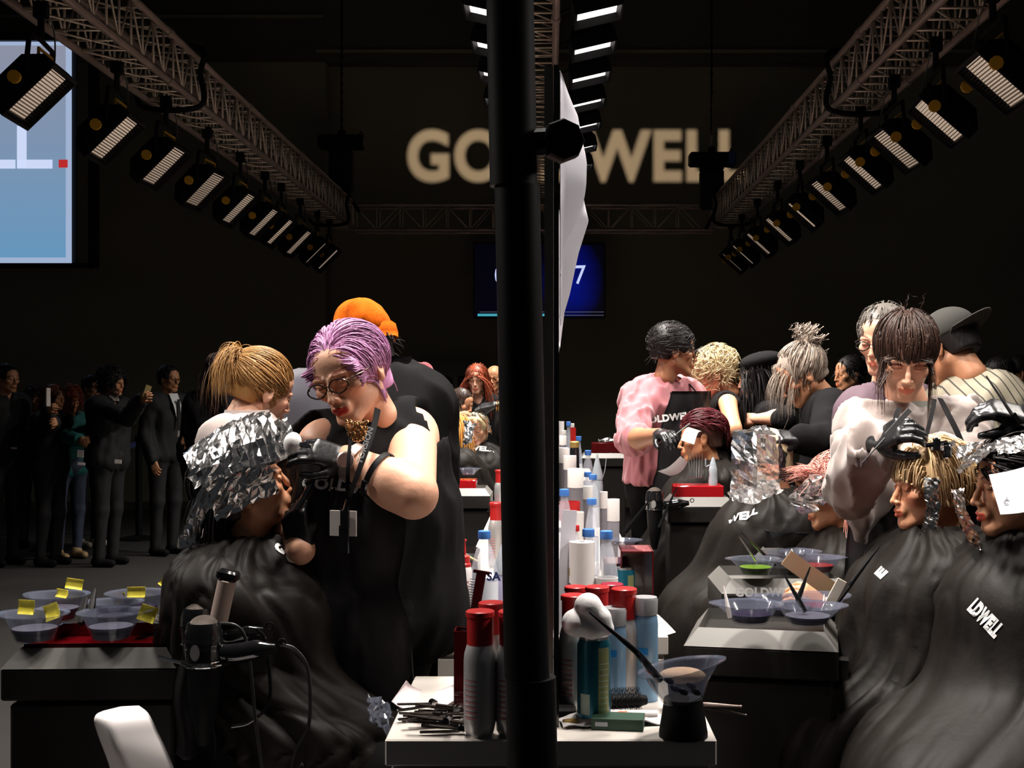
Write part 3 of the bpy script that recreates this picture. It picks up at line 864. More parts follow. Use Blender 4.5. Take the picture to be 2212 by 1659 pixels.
# ---------------------------------------------------------------- hands
def hand_sdf(wrist, fdir, back, thumb_side=1, curl=(.5, .6, .7, .8), spread=.12, size=1.0, thumb=(.5, .4), thick=1.0, tcurl=.5):
    """fdir: wrist to knuckles; back: normal of the back of the hand; thumb_side +1/-1 picks the side; curl: bend per finger in radians per joint"""
    X = nz(fdir); Z = nz(np.asarray(back, float) - X * (np.asarray(back, float) @ X)); Y = np.cross(Z, X) * thumb_side
    s = SDF(); k = size; w = np.asarray(wrist, float)
    def P(x, y, z): return w + (X * x + Y * y + Z * z) * k
    ys = [.027, .009, -.009, -.026]; L = [.074, .082, .076, .060]; kn = [.088, .092, .088, .080]; r0 = [.0098, .0100, .0096, .0085]
    for y, kx, r in zip(ys, kn, r0):
        s.cap(P(.0, y * .62, 0), P(kx, y, 0), .0165 * k * thick, (r + .0025) * k * thick, .012 * k)
    s.cap(P(.018, .012, -.006), P(.06, .022, -.010), .017 * k, .012 * k, .012 * k)
    for i, (y, kx, l, r) in enumerate(zip(ys, kn, L, r0)):
        a = 0.0; p = np.array([kx, y, 0.0]); sp = spread * (1.5 - i) * .5
        for j, q in enumerate((.45, .30, .25)):
            a += curl[i] * (1.0 if j else .75)
            dx = math.cos(a) * l * q; dz = -math.sin(a) * l * q
            p2 = p + np.array([dx, dx * sp, dz]); rr = r * (1, .92, .84, .72)[j]
            s.cap(P(*p), P(*p2), rr * k * thick, r * (1, .92, .84, .72)[j + 1] * k * thick, .003 * k if j == 0 else .001)
            p = p2
    o, bnd = thumb
    p0 = np.array([.018, .020, -.006]); d = np.array([math.cos(o), math.sin(o), -bnd]); d /= np.linalg.norm(d)
    p1 = p0 + d * .042; d2 = nz(d + np.array([tcurl * .4, -tcurl * .35, -tcurl * .35])); p2 = p1 + d2 * .034; d3 = nz(d2 + np.array([tcurl * .4, -tcurl * .35, -tcurl * .2])); p3 = p2 + d3 * .026
    s.cap(P(*p0), P(*p1), .0165 * k, .0125 * k, .012 * k); s.cap(P(*p1), P(*p2), .0125 * k, .0108 * k, .003); s.cap(P(*p2), P(*p3), .0108 * k, .0085 * k, .002)
    return s

# ---------------------------------------------------------------- body
def stand(x, y, h=1.70, yaw=0, lean=0, fat=1.0, z0=0.0):
    """joints of a person standing at (x, y); yaw 0 faces the camera; lean tilts the trunk forward (degrees)"""
    R = rotm(yaw); k = h / 1.70
    L = math.radians(lean); hip = np.array([0, 0, .93 * k])
    def T(p):      # trunk point relative to the hips, leaned about the hip
        p = np.array(p, float) * k; c, s_ = math.cos(L), math.sin(L)
        return hip + np.array([p[0], p[1] * c - p[2] * s_, p[2] * c + p[1] * s_])
    J = dict(P=hip, N=T((0, .01, .50)), H=T((0, -.015, .665)), SL=T((.175, .01, .455)), SR=T((-.175, .01, .455)), C=T((0, -.0, .28)),
             HL=hip + np.array([.09, 0, -.02]) * k, HR=hip + np.array([-.09, 0, -.02]) * k,
             KL=np.array([.10, -.01, .49]) * k, KR=np.array([-.10, -.01, .49]) * k, AL=np.array([.10, .02, .085]) * k, AR=np.array([-.10, .02, .085]) * k)
    J['EL'] = J['SL'] + np.array([.06, .02, -.28]) * k; J['ER'] = J['SR'] + np.array([-.06, .02, -.28]) * k
    J['WL'] = J['EL'] + np.array([.0, -.10, -.23]) * k; J['WR'] = J['ER'] + np.array([.0, -.10, -.23]) * k
    o = np.array([x, y, z0])
    J = {a: o + R @ b for a, b in J.items()}; J['yaw'] = yaw; J['k'] = k; J['fat'] = fat; J['root'] = o
    return J
def seat(x, y, z=.48, h=1.65, yaw=0, lean=0):
    R = rotm(yaw); k = h / 1.70; L = math.radians(lean); hip = np.array([0, 0, z + .09])
    def T(p):
        p = np.array(p, float) * k; c, s_ = math.cos(L), math.sin(L)
        return hip + np.array([p[0], p[1] * c - p[2] * s_, p[2] * c + p[1] * s_])
    J = dict(P=hip, N=T((0, .01, .50)), H=T((0, -.015, .665)), SL=T((.145, .01, .44)), SR=T((-.145, .01, .44)), C=T((0, 0, .28)),
             HL=hip + np.array([.09, -.02, 0]), HR=hip + np.array([-.09, -.02, 0]),
             KL=hip + np.array([.09, -.41, .0]) * k, KR=hip + np.array([-.09, -.41, .0]) * k)
    J['KL'][2] = J['KR'][2] = z + .07
    J['AL'] = J['KL'] + np.array([0, -.05, -.42]) * k; J['AR'] = J['KR'] + np.array([0, -.05, -.42]) * k
    J['EL'] = J['SL'] + np.array([.01, -.04, -.26]) * k; J['ER'] = J['SR'] + np.array([-.01, -.04, -.26]) * k
    J['WL'] = J['EL'] + np.array([-.09, -.17, -.05]) * k; J['WR'] = J['ER'] + np.array([.09, -.17, -.05]) * k
    o = np.array([x, y, 0.0])
    J = {a: o + R @ b for a, b in J.items()}; J['yaw'] = yaw; J['k'] = k; J['fat'] = 1.0; J['root'] = o
    return J
def torso(s, J, t=0.0, k=.05):
    f = J['fat']; kk = J['k']
    N, P, C, SL, SR = J['N'], J['P'], J['C'], J['SL'], J['SR']
    up = nz(N - P); lat = nz(SL - SR)
    for S in (SL, SR):
        e = 1 if S is SL else -1
        s.cap(N - up * .03, S, .055 * kk * f + t, .056 * kk * f + t, .04)
        a = N * .42 + S * .58 - up * .07 * kk
        b = C + lat * e * .055 * kk * f; c = P + lat * e * .065 * kk * f
        s.chain([a, b, c], [.098 * kk * f + t, .094 * kk * f + t, .108 * kk * f + t], k)
    return s
def arm(s, S, E, Wr, kk=1.0, f=1.0, t=0.0, upto=2.0, k=.02, taper=1.0, cuff=0.0):
    """upto: 0..1 upper arm, 1..2 forearm"""
    u = min(upto, 1.0); s.cap(S, S + (E - S) * u, .052 * kk * f + t, (.052 + (.039 - .052) * u) * kk * f + t * taper, k)
    if upto > 1:
        v = upto - 1; m = E + (Wr - E) * min(.3, v)
        s.cap(E, m, .039 * kk * f + t * taper, .041 * kk * f + t * taper, k)
        if v > .3: s.cap(m, E + (Wr - E) * v, .041 * kk * f + t * taper, (.041 + (.027 - .041) * (v - .3) / .7) * kk * f + t + cuff, k)
    return s
def legs(s, J, t=0.0, k=.03, upto=2.0):
    kk = J['k']; f = .5 + .5 * J['fat']
    for a in 'LR':
        H, K, A = J['H' + a], J['K' + a], J['A' + a]
        s.cap(H, K, .085 * kk * f + t, .056 * kk + t, k)
        if upto > 1: s.cap(K, A, .056 * kk + t, .040 * kk + t, k)
    return s
def shoes(J, m, parent, sh, name='shoe', sole=None):
    R = rotm(J['yaw'])
    for a in 'LR':
        A = J['A' + a]; fl = np.array([A[0], A[1], J['root'][2]])
        s = SDF(); fw = R @ np.array([0, -1, 0])
        s.cap(fl + [0, 0, .075], fl + [0, 0, .04], .042, .04, .02); s.cap(fl - fw * .03 + [0, 0, .038], fl + fw * .13 + [0, 0, .034], .036, .030, .03)
        s.box(fl + fw * .045 + [0, 0, -.02], (.3, .3, .04), R, k=.004, op=-1)
        v, f = s.mesh(.012); newmesh(name, v, f, m, parent, True, shift=sh)

def person(label, J, head, skn, res=.010, hres=.004, category='person', group=None, arms=True, hands=('skin', 'skin'), hpose=(None, None), tint=None, build=None):
    """returns (root, dict); the body is one mesh: head, neck, trunk, arms, bare hands"""
    root = thing('person', label, category, J['root'], 0, group); sh = J['root']
    kk = J['k']; f = J['fat']
    s = SDF(); torso(s, J, -.012)
    if build: build(s)
    nk = head.neck()
    s.cap(nk + head.dirw((0, 0, .02)), J['N'] + (nk - J['N']) * .0, .047 * head.k, .056 * kk, .02)
    if arms:
        for a in 'LR': arm(s, J['S' + a], J['E' + a], J['W' + a], kk, J.get('armf', f), k=.025)
    legs(s, J, -.01)
    v, fc = s.mesh(res); parts = [(v, fc)]; tn = [np.ones((len(v), 3))]
    hv, hf = head_geo(hres); parts.append((head.to(hv), hf)); tn.append(head_tint(hv, **(tint or {})))
    for i, a in enumerate('LR'):
        if hands[i] == 'skin':
            hp = hpose[i] or {}; Wr, E = J['W' + a], J['E' + a]
            d = dict(fdir=Wr - E, back=rotm(J['yaw']) @ np.array([(1 if a == 'L' else -1), -.3, .2]), thumb_side=(1 if a == 'L' else -1) , size=kk)
            d.update(hp)
            hvv, hff = hand_sdf(Wr, **d).mesh(max(.0035, hres * .9)); parts.append((hvv, hff)); tn.append(np.ones((len(hvv), 3)))
    V, Fc = joinvf(parts)
    newmesh('body', V, Fc, skn, root, True, tint=np.concatenate(tn), shift=sh)
    for i, a in enumerate('LR'):
        if hands[i] == 'glove':
            hp = hpose[i] or {}; Wr, E = J['W' + a], J['E' + a]
            d = dict(fdir=Wr - E, back=(0, 0, 1), thumb_side=(1 if a == 'L' else -1), size=kk * 1.04, thick=1.05); d.update(hp)
            g = hand_sdf(Wr, **d); ax = nz(Wr - E); g.cap(Wr, Wr - ax * .035 * kk, .027 * kk, .030 * kk, .015)
            v, fc = g.mesh(max(.0035, hres * .9)); newmesh('glove', v, fc, M_glove, root, True, shift=sh)
    return root
def garment(name, root, J, m, sleeve=0.0, t=.014, res=.010, fold=None, neck=.0, hem=None, extra=None, cuff=0.006, cutneck=.062, vneck=None, armt=None, clipz=None, collar=None):
    """shirt-like cloth around the trunk and arms; sleeve 0..2 as in arm()"""
    s = SDF(); torso(s, J, t)
    kk, f = J['k'], J['fat']
    if sleeve > 0:
        for a in 'LR': arm(s, J['S' + a], J['E' + a], J['W' + a], kk, J.get('armf', f), t if armt is None else armt, sleeve, cuff=cuff)
    else:
        for a in 'LR':      # arm holes
            S, E = J['S' + a], J['E' + a]; d = nz(S - J['N'])
            s.ell(S + d * .050 * kk + np.array([0, 0, .0]), (.058 * kk, .095 * kk, .105 * kk), k=.012, op=-1)
    if hem: s.chain(*hem)
    if extra: extra(s)
    up = nz(J['N'] - J['P'])
    if cutneck: s.cap(J['N'] + up * .0 + nz(J['root'] * 0 + rotm(J['yaw']) @ np.array([0, -1, 0])) * .015, J['N'] + up * .15, cutneck * kk, cutneck * 1.1 * kk, .008, op=-1)
    if collar: collar(s)
    if vneck is not None: s.ell(vneck[0], vneck[1], k=.01, op=-1)
    if clipz is not None: s.box((J['P'][0], J['P'][1], clipz - .5), (2, 2, 1.0), k=.004, op=-1)
    v, fc = s.mesh(res, disp=fold)
    return newmesh(name, v, fc, m, root, True, shift=J['root'])
def trousers(root, J, m, res=.014, t=.006, fold=None, upto=2.0):
    s = SDF(); legs(s, J, t, upto=upto); s.cap(J['HL'], J['HR'], .10 * J['k'] * J['fat'], .10 * J['k'] * J['fat'], .05)
    s.ell(J['P'] + [0, 0, .02], (.13 * J['fat'], .11 * J['fat'], .10), k=.04)
    v, fc = s.mesh(res, disp=fold or folds(6, .004, 3)); return newmesh('trousers', v, fc, m, root, True, shift=J['root'])

# ---------------------------------------------------------------- loft for capes and aprons
def loft(name, rings, m, parent, sh, nu=96, nv=60, wave=(7, 0.0), seed=0, crump=(.012, 5.0), grow=1.5, open_arc=None, th=0.0, power=2.0):
    """rings: list of (centre, radius_x, radius_y[, yaw]); smoothly interpolated from the neck down"""
    C = spline([r[0] for r in rings], nv); A = np.interp(np.linspace(0, len(rings) - 1, nv), range(len(rings)), [r[1] for r in rings])
    B = np.interp(np.linspace(0, len(rings) - 1, nv), range(len(rings)), [r[2] for r in rings])
    A = spline([(r[1], 0, 0) for r in rings], nv)[:, 0]; B = spline([(r[2], 0, 0) for r in rings], nv)[:, 0]
    rz = np.interp(np.linspace(0, len(rings) - 1, nv), range(len(rings)), [math.radians(r[3]) if len(r) > 3 else 0 for r in rings])
    a0, a1 = open_arc or (0, 2 * math.pi); closed = open_arc is None
    th_ = np.linspace(a0, a1, nu + (0 if closed else 1), endpoint=not closed); rs = np.random.RandomState(seed)
    P = np.zeros((nv, len(th_), 3)); k, amp = wave; ph = rs.uniform(0, 6.28, 4)
    for i in range(nv):
        t = i / (nv - 1)
        w = 1 + amp * t ** grow * (np.sin(k * th_ + ph[0] + .7 * t) + .5 * np.sin((k * 2 - 1) * th_ + ph[1]) + .4 * np.sin((k - 3) * th_ + ph[2]))
        c, s_ = np.cos(th_), np.sin(th_); q = (np.abs(c) ** power + np.abs(s_) ** power) ** (-1 / power)
        x = A[i] * w * c * q; y = B[i] * w * s_ * q
        P[i, :, 0] = C[i][0] + x * math.cos(rz[i]) - y * math.sin(rz[i]); P[i, :, 1] = C[i][1] + x * math.sin(rz[i]) + y * math.cos(rz[i]); P[i, :, 2] = C[i][2]
    Nn = np.cross(np.roll(P, -1, 1) - np.roll(P, 1, 1), np.gradient(P, axis=0)); Nn /= (np.linalg.norm(Nn, axis=2, keepdims=True) + 1e-9)
    cr, sc = crump; tg = np.repeat(np.linspace(0, 1, nv), len(th_)); tt = tg; F3 = P.reshape(-1, 3); ag = np.tile(th_, nv)
    Q = np.stack([np.cos(ag) * 2.4, np.sin(ag) * 2.4, tg * 1.5], 1)
    wr = wnoise(Q, .30, seed + 5, 1) * .9
    r1 = 1 - np.abs(wnoise(Q + wr[:, None] * .35, .55, seed + 1, 1)) * 1.9; r2 = 1 - np.abs(wnoise(Q * [1, 1, 2.2] + wr[:, None] * .3, 1.1, seed + 2, 1)) * 1.9
    dd = (np.clip(r1, 0, 1) ** 1.5 - .35) * cr * 2.2 * (.35 + .65 * tg) + (np.clip(r2, 0, 1) ** 2 - .3) * cr * .8
    P = (F3 + Nn.reshape(-1, 3) * (dd * np.clip(tt * 5, 0, 1))[:, None]).reshape(P.shape)
    mb = MB()
    if closed: P = np.concatenate([P, P[:, :1]], 1)
    mb.sheet(P, th)
    return mb.out(name, m, parent, True, shift=sh)

def foil_sheet(mb, P, amp=.006, sc=28, seed=0, n=(22, 16)):
    """P: 2x2 or coarse grid of corner points -> crumpled sheet"""
    P = np.array(P, float); a, b = P.shape[:2]
    u = np.linspace(0, a - 1, n[0]); v = np.linspace(0, b - 1, n[1]); G = np.zeros((n[0], n[1], 3))
    for i, x in enumerate(u):
        i0 = min(int(x), a - 2); fx = x - i0
        for j, y in enumerate(v):
            j0 = min(int(y), b - 2); fy = y - j0
            G[i, j] = (P[i0, j0] * (1 - fx) + P[i0 + 1, j0] * fx) * (1 - fy) + (P[i0, j0 + 1] * (1 - fx) + P[i0 + 1, j0 + 1] * fx) * fy
    rs = np.random.RandomState(seed); g = G.reshape(-1, 3)
    D = np.stack([wnoise(g, sc, seed + q, 2) for q in range(3)], 1) * amp + rs.normal(size=g.shape) * amp * .30
    G = (g + D).reshape(G.shape); mb.sheet(G); return mb
def glasses(head, root, sh, m=M_glasses, r=(.022, .016), lens=True):
    b = MB()
    for e in (-1, 1):
        P = [head.to((e * .031 + r[0] * math.cos(a) * (1 + .12 * math.cos(2 * a)), -.106 + .06 * abs(r[0] * math.cos(a)) * 2, -.001 + r[1] * math.sin(a))) for a in np.linspace(0, 2 * math.pi, 20, endpoint=False)]
        b.tube(P, .0021 * head.k, 6, closed=True)
        b.tube([head.to((e * .052, -.102, .006)), head.to((e * .078, -.06, .008)), head.to((e * .082, .0, .008)), head.to((e * .080, .02, -.004))], .0014 * head.k, 5)
    b.tube([head.to((-.010, -.106, .002)), head.to((0, -.109, .005)), head.to((.010, -.106, .002))], .0014 * head.k, 5)
    fr = b.out('glasses', m, root, shift=sh)
    if lens:
        c = MB()
        for e in (-1, 1):
            P = [head.to((e * .031 + r[0] * .95 * math.cos(a) * (1 + .12 * math.cos(2 * a)), -.106 + .06 * abs(r[0] * math.cos(a)) * 2, -.001 + r[1] * .95 * math.sin(a))) for a in np.linspace(0, 2 * math.pi, 20, endpoint=False)]
            c.add(P, [tuple(range(20))])
        o = c.out('lens', M_lens, fr, False, shift=sh)
def apron(root, J, m, sh, top=.30, z0=None, wtop=.13, wbot=.30, t=.020, seed=0, fold=.008, side=1.0, facing=None, name='apron', off=.02):
    """apron bib and skirt standing just off the body, seen from the facing side"""
    R = rotm(J['yaw'] if facing is None else facing); fw = R @ np.array([0, -1, 0]); lt = R @ np.array([1, 0, 0])
    kk = J['k'] * J['fat']; up = nz(J['N'] - J['P']); z0 = J['KL'][2] if z0 is None else z0
    keys = [(J['N'] - up * (.5 - top) * .5, wtop, .115), (J['C'] + up * .02, wtop * 1.3, .120), (J['P'] + up * .12, wbot * .62, .125), (J['P'] - [0, 0, .02], wbot * .70, .135), (np.array([J['P'][0], J['P'][1], z0]), wbot * .8, .13)]
    C = spline([k_[0] for k_ in keys], 40); Wd = np.interp(np.linspace(0, 4, 40), range(5), [k_[1] for k_ in keys]); Dp = np.interp(np.linspace(0, 4, 40), range(5), [k_[2] for k_ in keys])
    P = np.zeros((40, 33, 3))
    for i in range(40):
        for j, u in enumerate(np.linspace(-1, 1, 33)):
            a = u * Wd[i]; rr = .20 * kk; curve = rr - math.sqrt(max(rr * rr - min(a * a, rr * rr * .95), 0))
            P[i, j] = C[i] + lt * a * kk + fw * ((Dp[i] + off) * kk - curve * .9)
    g = P.reshape(-1, 3); d = (np.abs(wnoise(g * np.array([1, 1, .35]), 7, seed, 2)) - .3) * fold * 2
    P = (g + fw * d[:, None]).reshape(P.shape)
    mb = MB(); mb.sheet(P, .003); return mb.out(name, m, root, True, shift=sh)
# ================================================================ mirror tables, boards, pole
TT = .82; TF = [2.42 + i for i in range(8)]
ordt = ['nearest', 'second', 'third', 'fourth', 'fifth', 'sixth', 'seventh', 'farthest']
M_board = mat('board_edge_grey', (.28, .26, .23), .6); M_dark = mat('graphite_laminate', (.016, .014, .013), .5, spec=.3); M_rim = mat('brushed_rim', (.15, .145, .135), .45, .2)
M_redac = mat('red_acrylic', (.09, .002, .004), .12, coat=.4, alpha=.96)
for i, y in enumerate(TF):
    t = thing('mirror_table', f'white mirror table, {ordt[i]} of the row running away from the pole', 'table', (0, y, 0), 0, 'white mirror tables')
    D_ = .53 if i == 0 else .97; b = MB(); b.box((0, D_ / 2, TT - .025), (.62, D_, .05), bev=.003); b.out('tabletop', M_white, t)
    b = MB(); b.box((0, D_ / 2 + .005, .40), (.60, D_ - .03, .74), bev=.003); b.out('cabinet', M_white, t)
    b = MB(); b.box((0, .012, TT - .115), (.596, .018, .11), bev=.003); b.out('drawer', M_white, t)
    u = thing('mirror_board', f'tall thin mirror board standing edge-on on the {ordt[i]} white table', 'mirror', (0, y, TT), 0, 'mirror boards')
    b = MB(); b.box((-.004, .30, .64), (.017, .42, 1.28)); b.out('panel', M_board, u, False)
    b = MB(); b.box((.0105, .30, .64), (.010, .424, 1.284)); b.out('frame_edge', M_gloss, u, False)
    b = MB(); b.box((0, .30, .01), (.10, .30, .02), bev=.005); b.out('foot', M_black, u)
M_poster = mat('white_poster', (.62, .60, .66), .55)
def curl(label, pts_top, pts_bot, s, bulge, th=.001):
    t = thing('paper_sheet', label, 'paper', pts_top[0], 0, 'curled sheets on the mirror boards'); o = wloc(t)
    a = spline(pts_top, 24) - o; c = spline(pts_bot, 24) - o; G = []
    for i in range(24):
        row = [a[i] * (1 - v) + c[i] * v + np.array([bulge * math.sin(math.pi * v) * (.4 + .6 * math.sin(math.pi * min(i / 15, 1))), 0, 0]) for v in np.linspace(0, 1, 10)]; G.append(row)
    b = MB(); b.sheet(G, th); b.out('sheet', M_poster, t, True)
# a sheet taped along the board, bulging away from it: rows run down, columns run back along the board
X0 = .018
def bsheet(y0, y1, ztop, zbot, prof, label, wide):
    t = thing('paper_sheet', label, 'paper', (X0, y0, zbot), 0, 'curled sheets on the mirror boards'); G = []
    for v in np.linspace(0, 1, 26):
        z = ztop + (zbot - ztop) * v; row = []
        w = np.interp(v, *prof)
        for u in np.linspace(0, 1, 12): row.append((w * math.sin(math.pi / 2 * min(1, u * 1.15)) ** .8 * wide, (y1 - y0) * u + .015 * math.sin(9 * v), z - zbot))
        G.append(row)
    b = MB(); b.sheet(G, .0012); b.out('sheet', M_poster, t, True)
bsheet(2.53, 2.80, 2.095, 1.70, ([0, .12, .35, .5, .75, 1], [.014, .040, .058, .056, .034, .004]), 'large white sheet curling off the nearest mirror board, behind the knob', 1.0)
bsheet(2.58, 2.88, 1.90, 1.615, ([0, .2, .45, .75, 1], [.050, .064, .042, .024, .003]), 'lower white sheet curling off the nearest mirror board under the larger one', 1.0)
for i in range(1, 5):
    y = TF[i] + .06; bsheet(y, y + .30, 1.98 - .02 * i, 1.60 - .01 * i, ([0, .2, .6, 1], [.01, .028, .026, .008]), f'white sheet curling off the {ordt[i]} mirror board', 1.0)
t = thing('paper_sheet', 'white sheet leaning against the foot of the second mirror board', 'paper', ((1222 - CX) / 812., F / 812., TT)); b = MB(); b.box((0, 0, .165), (.040, .003, .33), rotm(20, 0, 4)); b.out('sheet', M_poster, t)
# the pole
def PP(px, py): s_ = 1270.; return W(px, py, s_)
t = thing('stand_pole', 'thick black telescopic pole rising through the middle of the picture', 'pole', (PP(1150, 1659)[0], PP(0, 0)[1], 0))
o = wloc(t); zt = 2.75
def px_at(z): return (1150 - CX + (z - .83) * 1270 * -.020) / 1270.
b = MB(); b.tube([(px_at(0) - o[0], 0, .02), (px_at(.98) - o[0], 0, .985)], .043, 28); b.out('lower_tube', M_black, t)
b = MB(); b.tube([(px_at(.985) - o[0] - .006, 0, .985), (px_at(1.82) - o[0] - .006, 0, 1.82)], .0385, 28); b.out('middle_tube', M_black, t)
b = MB(); b.tube([(px_at(1.82) - o[0] - .012, 0, 1.82), (px_at(zt) - o[0] - .012, 0, zt)], .0405, 28); b.out('upper_tube', M_black, t)
b = MB(); b.lathe([(.42, 0), (.42, .012), (.08, .03), (.05, .12)], (0, 0, 0), 32); b.out('base_plate', M_black, t)
kc = PP(1214, 305) - o; b = MB(); b.lathe([(.034, -.02), (.037, -.012), (.037, .012), (.034, .02)], kc, 8, rotm(0, 90, 12)); b.out('knob', M_black, t, False)
b = MB(); b.bar(kc + [-.07, 0, -.004], kc, .024, 10); b.out('knob_stem', M_black, t)
b = MB(); b.tube([PP(1191, 1640) - o + np.array([.006 * math.cos(a), -.0, .012 * math.sin(a)]) for a in np.linspace(0, 6.28, 14, endpoint=False)], .0015, 5, closed=True); b.out('ring', M_alu, t)

# ================================================================ bottles and other things on the tables
M_silverb = mat('silver_bottle', (.62, .60, .60), .38, .55, bump=(8, .03)); M_redcap = mat('red_cap', (.50, .02, .02), .35); M_winecap = mat('wine_cap', (.25, .01, .03), .35)
M_clear = mat('clear_plastic', (.80, .84, .95), .05, alpha=.30, spec=1.0); M_bluecap = mat('blue_cap', (.06, .20, .62), .4); M_label = mat('paper_label', (.72, .74, .82), .6)
M_film = mat('bowl_plastic', (.10, .11, .15), .10, alpha=.42, spec=1.0); M_smoke = mat('smoky_bottle', (.16, .15, .17), .2, alpha=.92); M_whitecap = mat('white_cap', (.78, .74, .72), .45)
M_bluecan = mat('pale_blue_can', (.20, .36, .55), .35, .3); M_teal2 = mat('teal_can', (.01, .11, .16), .3, .5); M_gold = mat('gold_lid', (.50, .33, .10), .35, .6)
M_pinkliq = mat('pink_liquid', (.75, .16, .17), .3); M_greyp = mat('grey_plastic', (.38, .42, .47), .4); M_lilac = mat('lilac_liquid', (.42, .40, .62), .3, alpha=.8)
M_print = mat('grey_print', (.16, .13, .15), .6); M_pinkprint = mat('pink_print', (.62, .28, .30), .6)
def stripes(name, r, z0, z1, m, t, a0=-2.6, a1=-1.7, n=9, h=.003):
    b = MB()
    for i in range(n):
        z = z0 + (z1 - z0) * i / max(1, n - 1); A = np.linspace(a0, a1, 8)
        b.sheet([[(r * math.cos(a), r * math.sin(a), z + q) for a in A] for q in (h, 0)])
    return b.out(name, m, t, True)
def b_silver(t, cap=M_redcap, k=1.0, back=True):
    R_ = .031 * k; H = .236 * k
    pet = lambda a, z: 1 - (.10 * (1 + math.cos(5 * a)) * max(0, 1 - z / (.03 * k)))
    b = MB(); b.lathe([(R_ * .80, 0), (R_ * .97, .010 * k), (R_, .03 * k), (R_, .140 * k), (R_ * .96, .155 * k), (R_ * .82, .170 * k), (R_ * .74, .176 * k)], (0, 0, 0), 40, petal=pet); b.out('bottle_body', M_silverb, t)
    b = MB(); b.lathe([(R_ * .80, .172 * k), (R_ * .80, .224 * k), (R_ * .88, .225 * k), (R_ * .88, .234 * k), (R_ * .80, .236 * k)], (0, 0, 0), 32); b.out('cap', cap, t)
    stripes('label_print', R_ * 1.006, .035 * k, .105 * k, M_pinkprint, t, n=8, h=.0045 * k); stripes('label_text', R_ * 1.010, .040 * k, .108 * k, M_print, t, n=8, h=.0012 * k)
def b_water(t, H=.28, R_=.031, cap=M_bluecap, txt=None):
    b = MB(); b.lathe([(R_ * .85, 0), (R_, .012), (R_, H * .55), (R_ * .95, H * .62), (R_ * .80, H * .72), (R_ * .55, H * .84), (.0125, H * .90), (.0125, H * .93)], (0, 0, 0), 32); b.out('bottle_body', M_clear, t)
    b = MB(); b.lathe([(.0165, H * .925), (.0170, H * .93), (.0165, H), (.014, H * 1.003)], (0, 0, 0), 24); b.out('cap', cap, t)
    b = MB(); b.lathe([(R_ * 1.01, H * .22), (R_ * 1.01, H * .52)], (0, 0, 0), 32, cap=False); l = b.out('label', M_label, t)
    if txt: lettering('label_lettering', txt, .022, np.array([0, -R_ * 1.03, H * .42]) + wloc(t), (1, 0, 0), (0, 0, 1), mat('navy_print', (.03, .05, .20), .6), t, bold=.04)
def b_smoky(t, H=.30, R_=.030, ch=.075):
    b = MB(); b.lathe([(R_ * .95, 0), (R_, .005), (R_, H - ch), (R_ * .9, H - ch + .003)], (0, 0, 0), 28); b.out('bottle_body', M_smoke, t)
    b = MB(); b.lathe([(R_ * 1.03, H - ch), (R_ * 1.03, H - .002), (R_ * 1.0, H)], (0, 0, 0), 28); b.out('cap', M_whitecap, t)
def b_can(t, H=.168, R_=.033, m=M_teal2):
    b = MB(); b.lathe([(R_ * .80, 0), (R_ * .98, .008), (R_, .014), (R_, H - .016), (R_ * .86, H - .004), (R_ * .86, H), (R_ * .78, H - .003)], (0, 0, 0), 36); b.out('can_body', m, t)
    b = MB(); b.lathe([(R_ * .865, H - .005), (R_ * .865, H + .001)], (0, 0, 0), 36); b.out('can_lid', mat('steel', (.5, .5, .5), .3, 1), t)
    if m is M_teal2:
        A = np.linspace(-1.35, -.55, 10); b = MB(); b.sheet([[(R_ * 1.008 * math.cos(a), R_ * 1.008 * math.sin(a), z) for a in A] for z in (H - .018, .016)]); b.out('label_panel', mat('olive_print', (.28, .30, .14), .35, .5), t)
        stripes('label_text', R_ * 1.014, .03, H - .05, mat('pale_print', (.35, .45, .38), .4), t, -1.30, -.62, 9, .0016)
        A = np.linspace(-2.5, -1.85, 8); b = MB(); b.sheet([[(R_ * 1.008 * math.cos(a), R_ * 1.008 * math.sin(a), z) for a in A] for z in (.06, .02)]); b.out('label_barcode', mat('pale_print', (.35, .45, .38), .4), t)
def b_blue(t, H=.217, R_=.028):
    b = MB(); b.lathe([(R_ * .95, 0), (R_, .006), (R_, H - .055), (R_ * .93, H - .040), (R_ * .86, H - .036)], (0, 0, 0), 32); b.out('can_body', M_bluecan, t)
    b = MB(); b.lathe([(R_ * .95, H - .036), (R_ * .98, H - .006), (R_ * .9, H)], (0, 0, 0), 32); b.out('cap', mat('silver_cap', (.45, .45, .47), .4, .5), t)
    stripes('label_band', R_ * 1.01, .100, .101, mat('bright_blue_print', (.01, .22, .62), .4), t, -2.3, -1.4, 1, .014)
def b_jar(t, H=.186, R_=.030):
    b = MB(); b.lathe([(R_ * .9, 0), (R_, .006), (R_ * 1.05, .10), (R_ * .95, H - .045), (R_ * .8, H - .035)], (0, 0, 0), 32); b.out('jar_body', M_gloss, t)
    b = MB(); b.lathe([(R_ * .93, H - .036), (R_ * .95, H - .006), (R_ * .8, H)], (0, 0, 0), 32); b.out('lid', M_gold, t)
def b_disp(t, H=.255, R_=.021):
    b = MB(); b.lathe([(R_ * .95, 0), (R_, .005), (R_, H - .085), (R_ * .85, H - .072)], (0, 0, 0), 28); b.out('bottle_body', M_whitepl, t)
    b = MB(); b.lathe([(R_ * .86, H - .074), (R_ * .86, H - .065), (R_ * .72, H - .062), (R_ * .70, H - .045), (.005, H - .040), (.0035, H - .006), (.0065, H - .004), (.0065, H)], (0, 0, 0), 20); b.out('nozzle_cap', M_redcap, t)
    stripes('label_print', R_ * 1.01, .06, .14, M_pinkprint, t, -1.9, -.9, 8, .006)
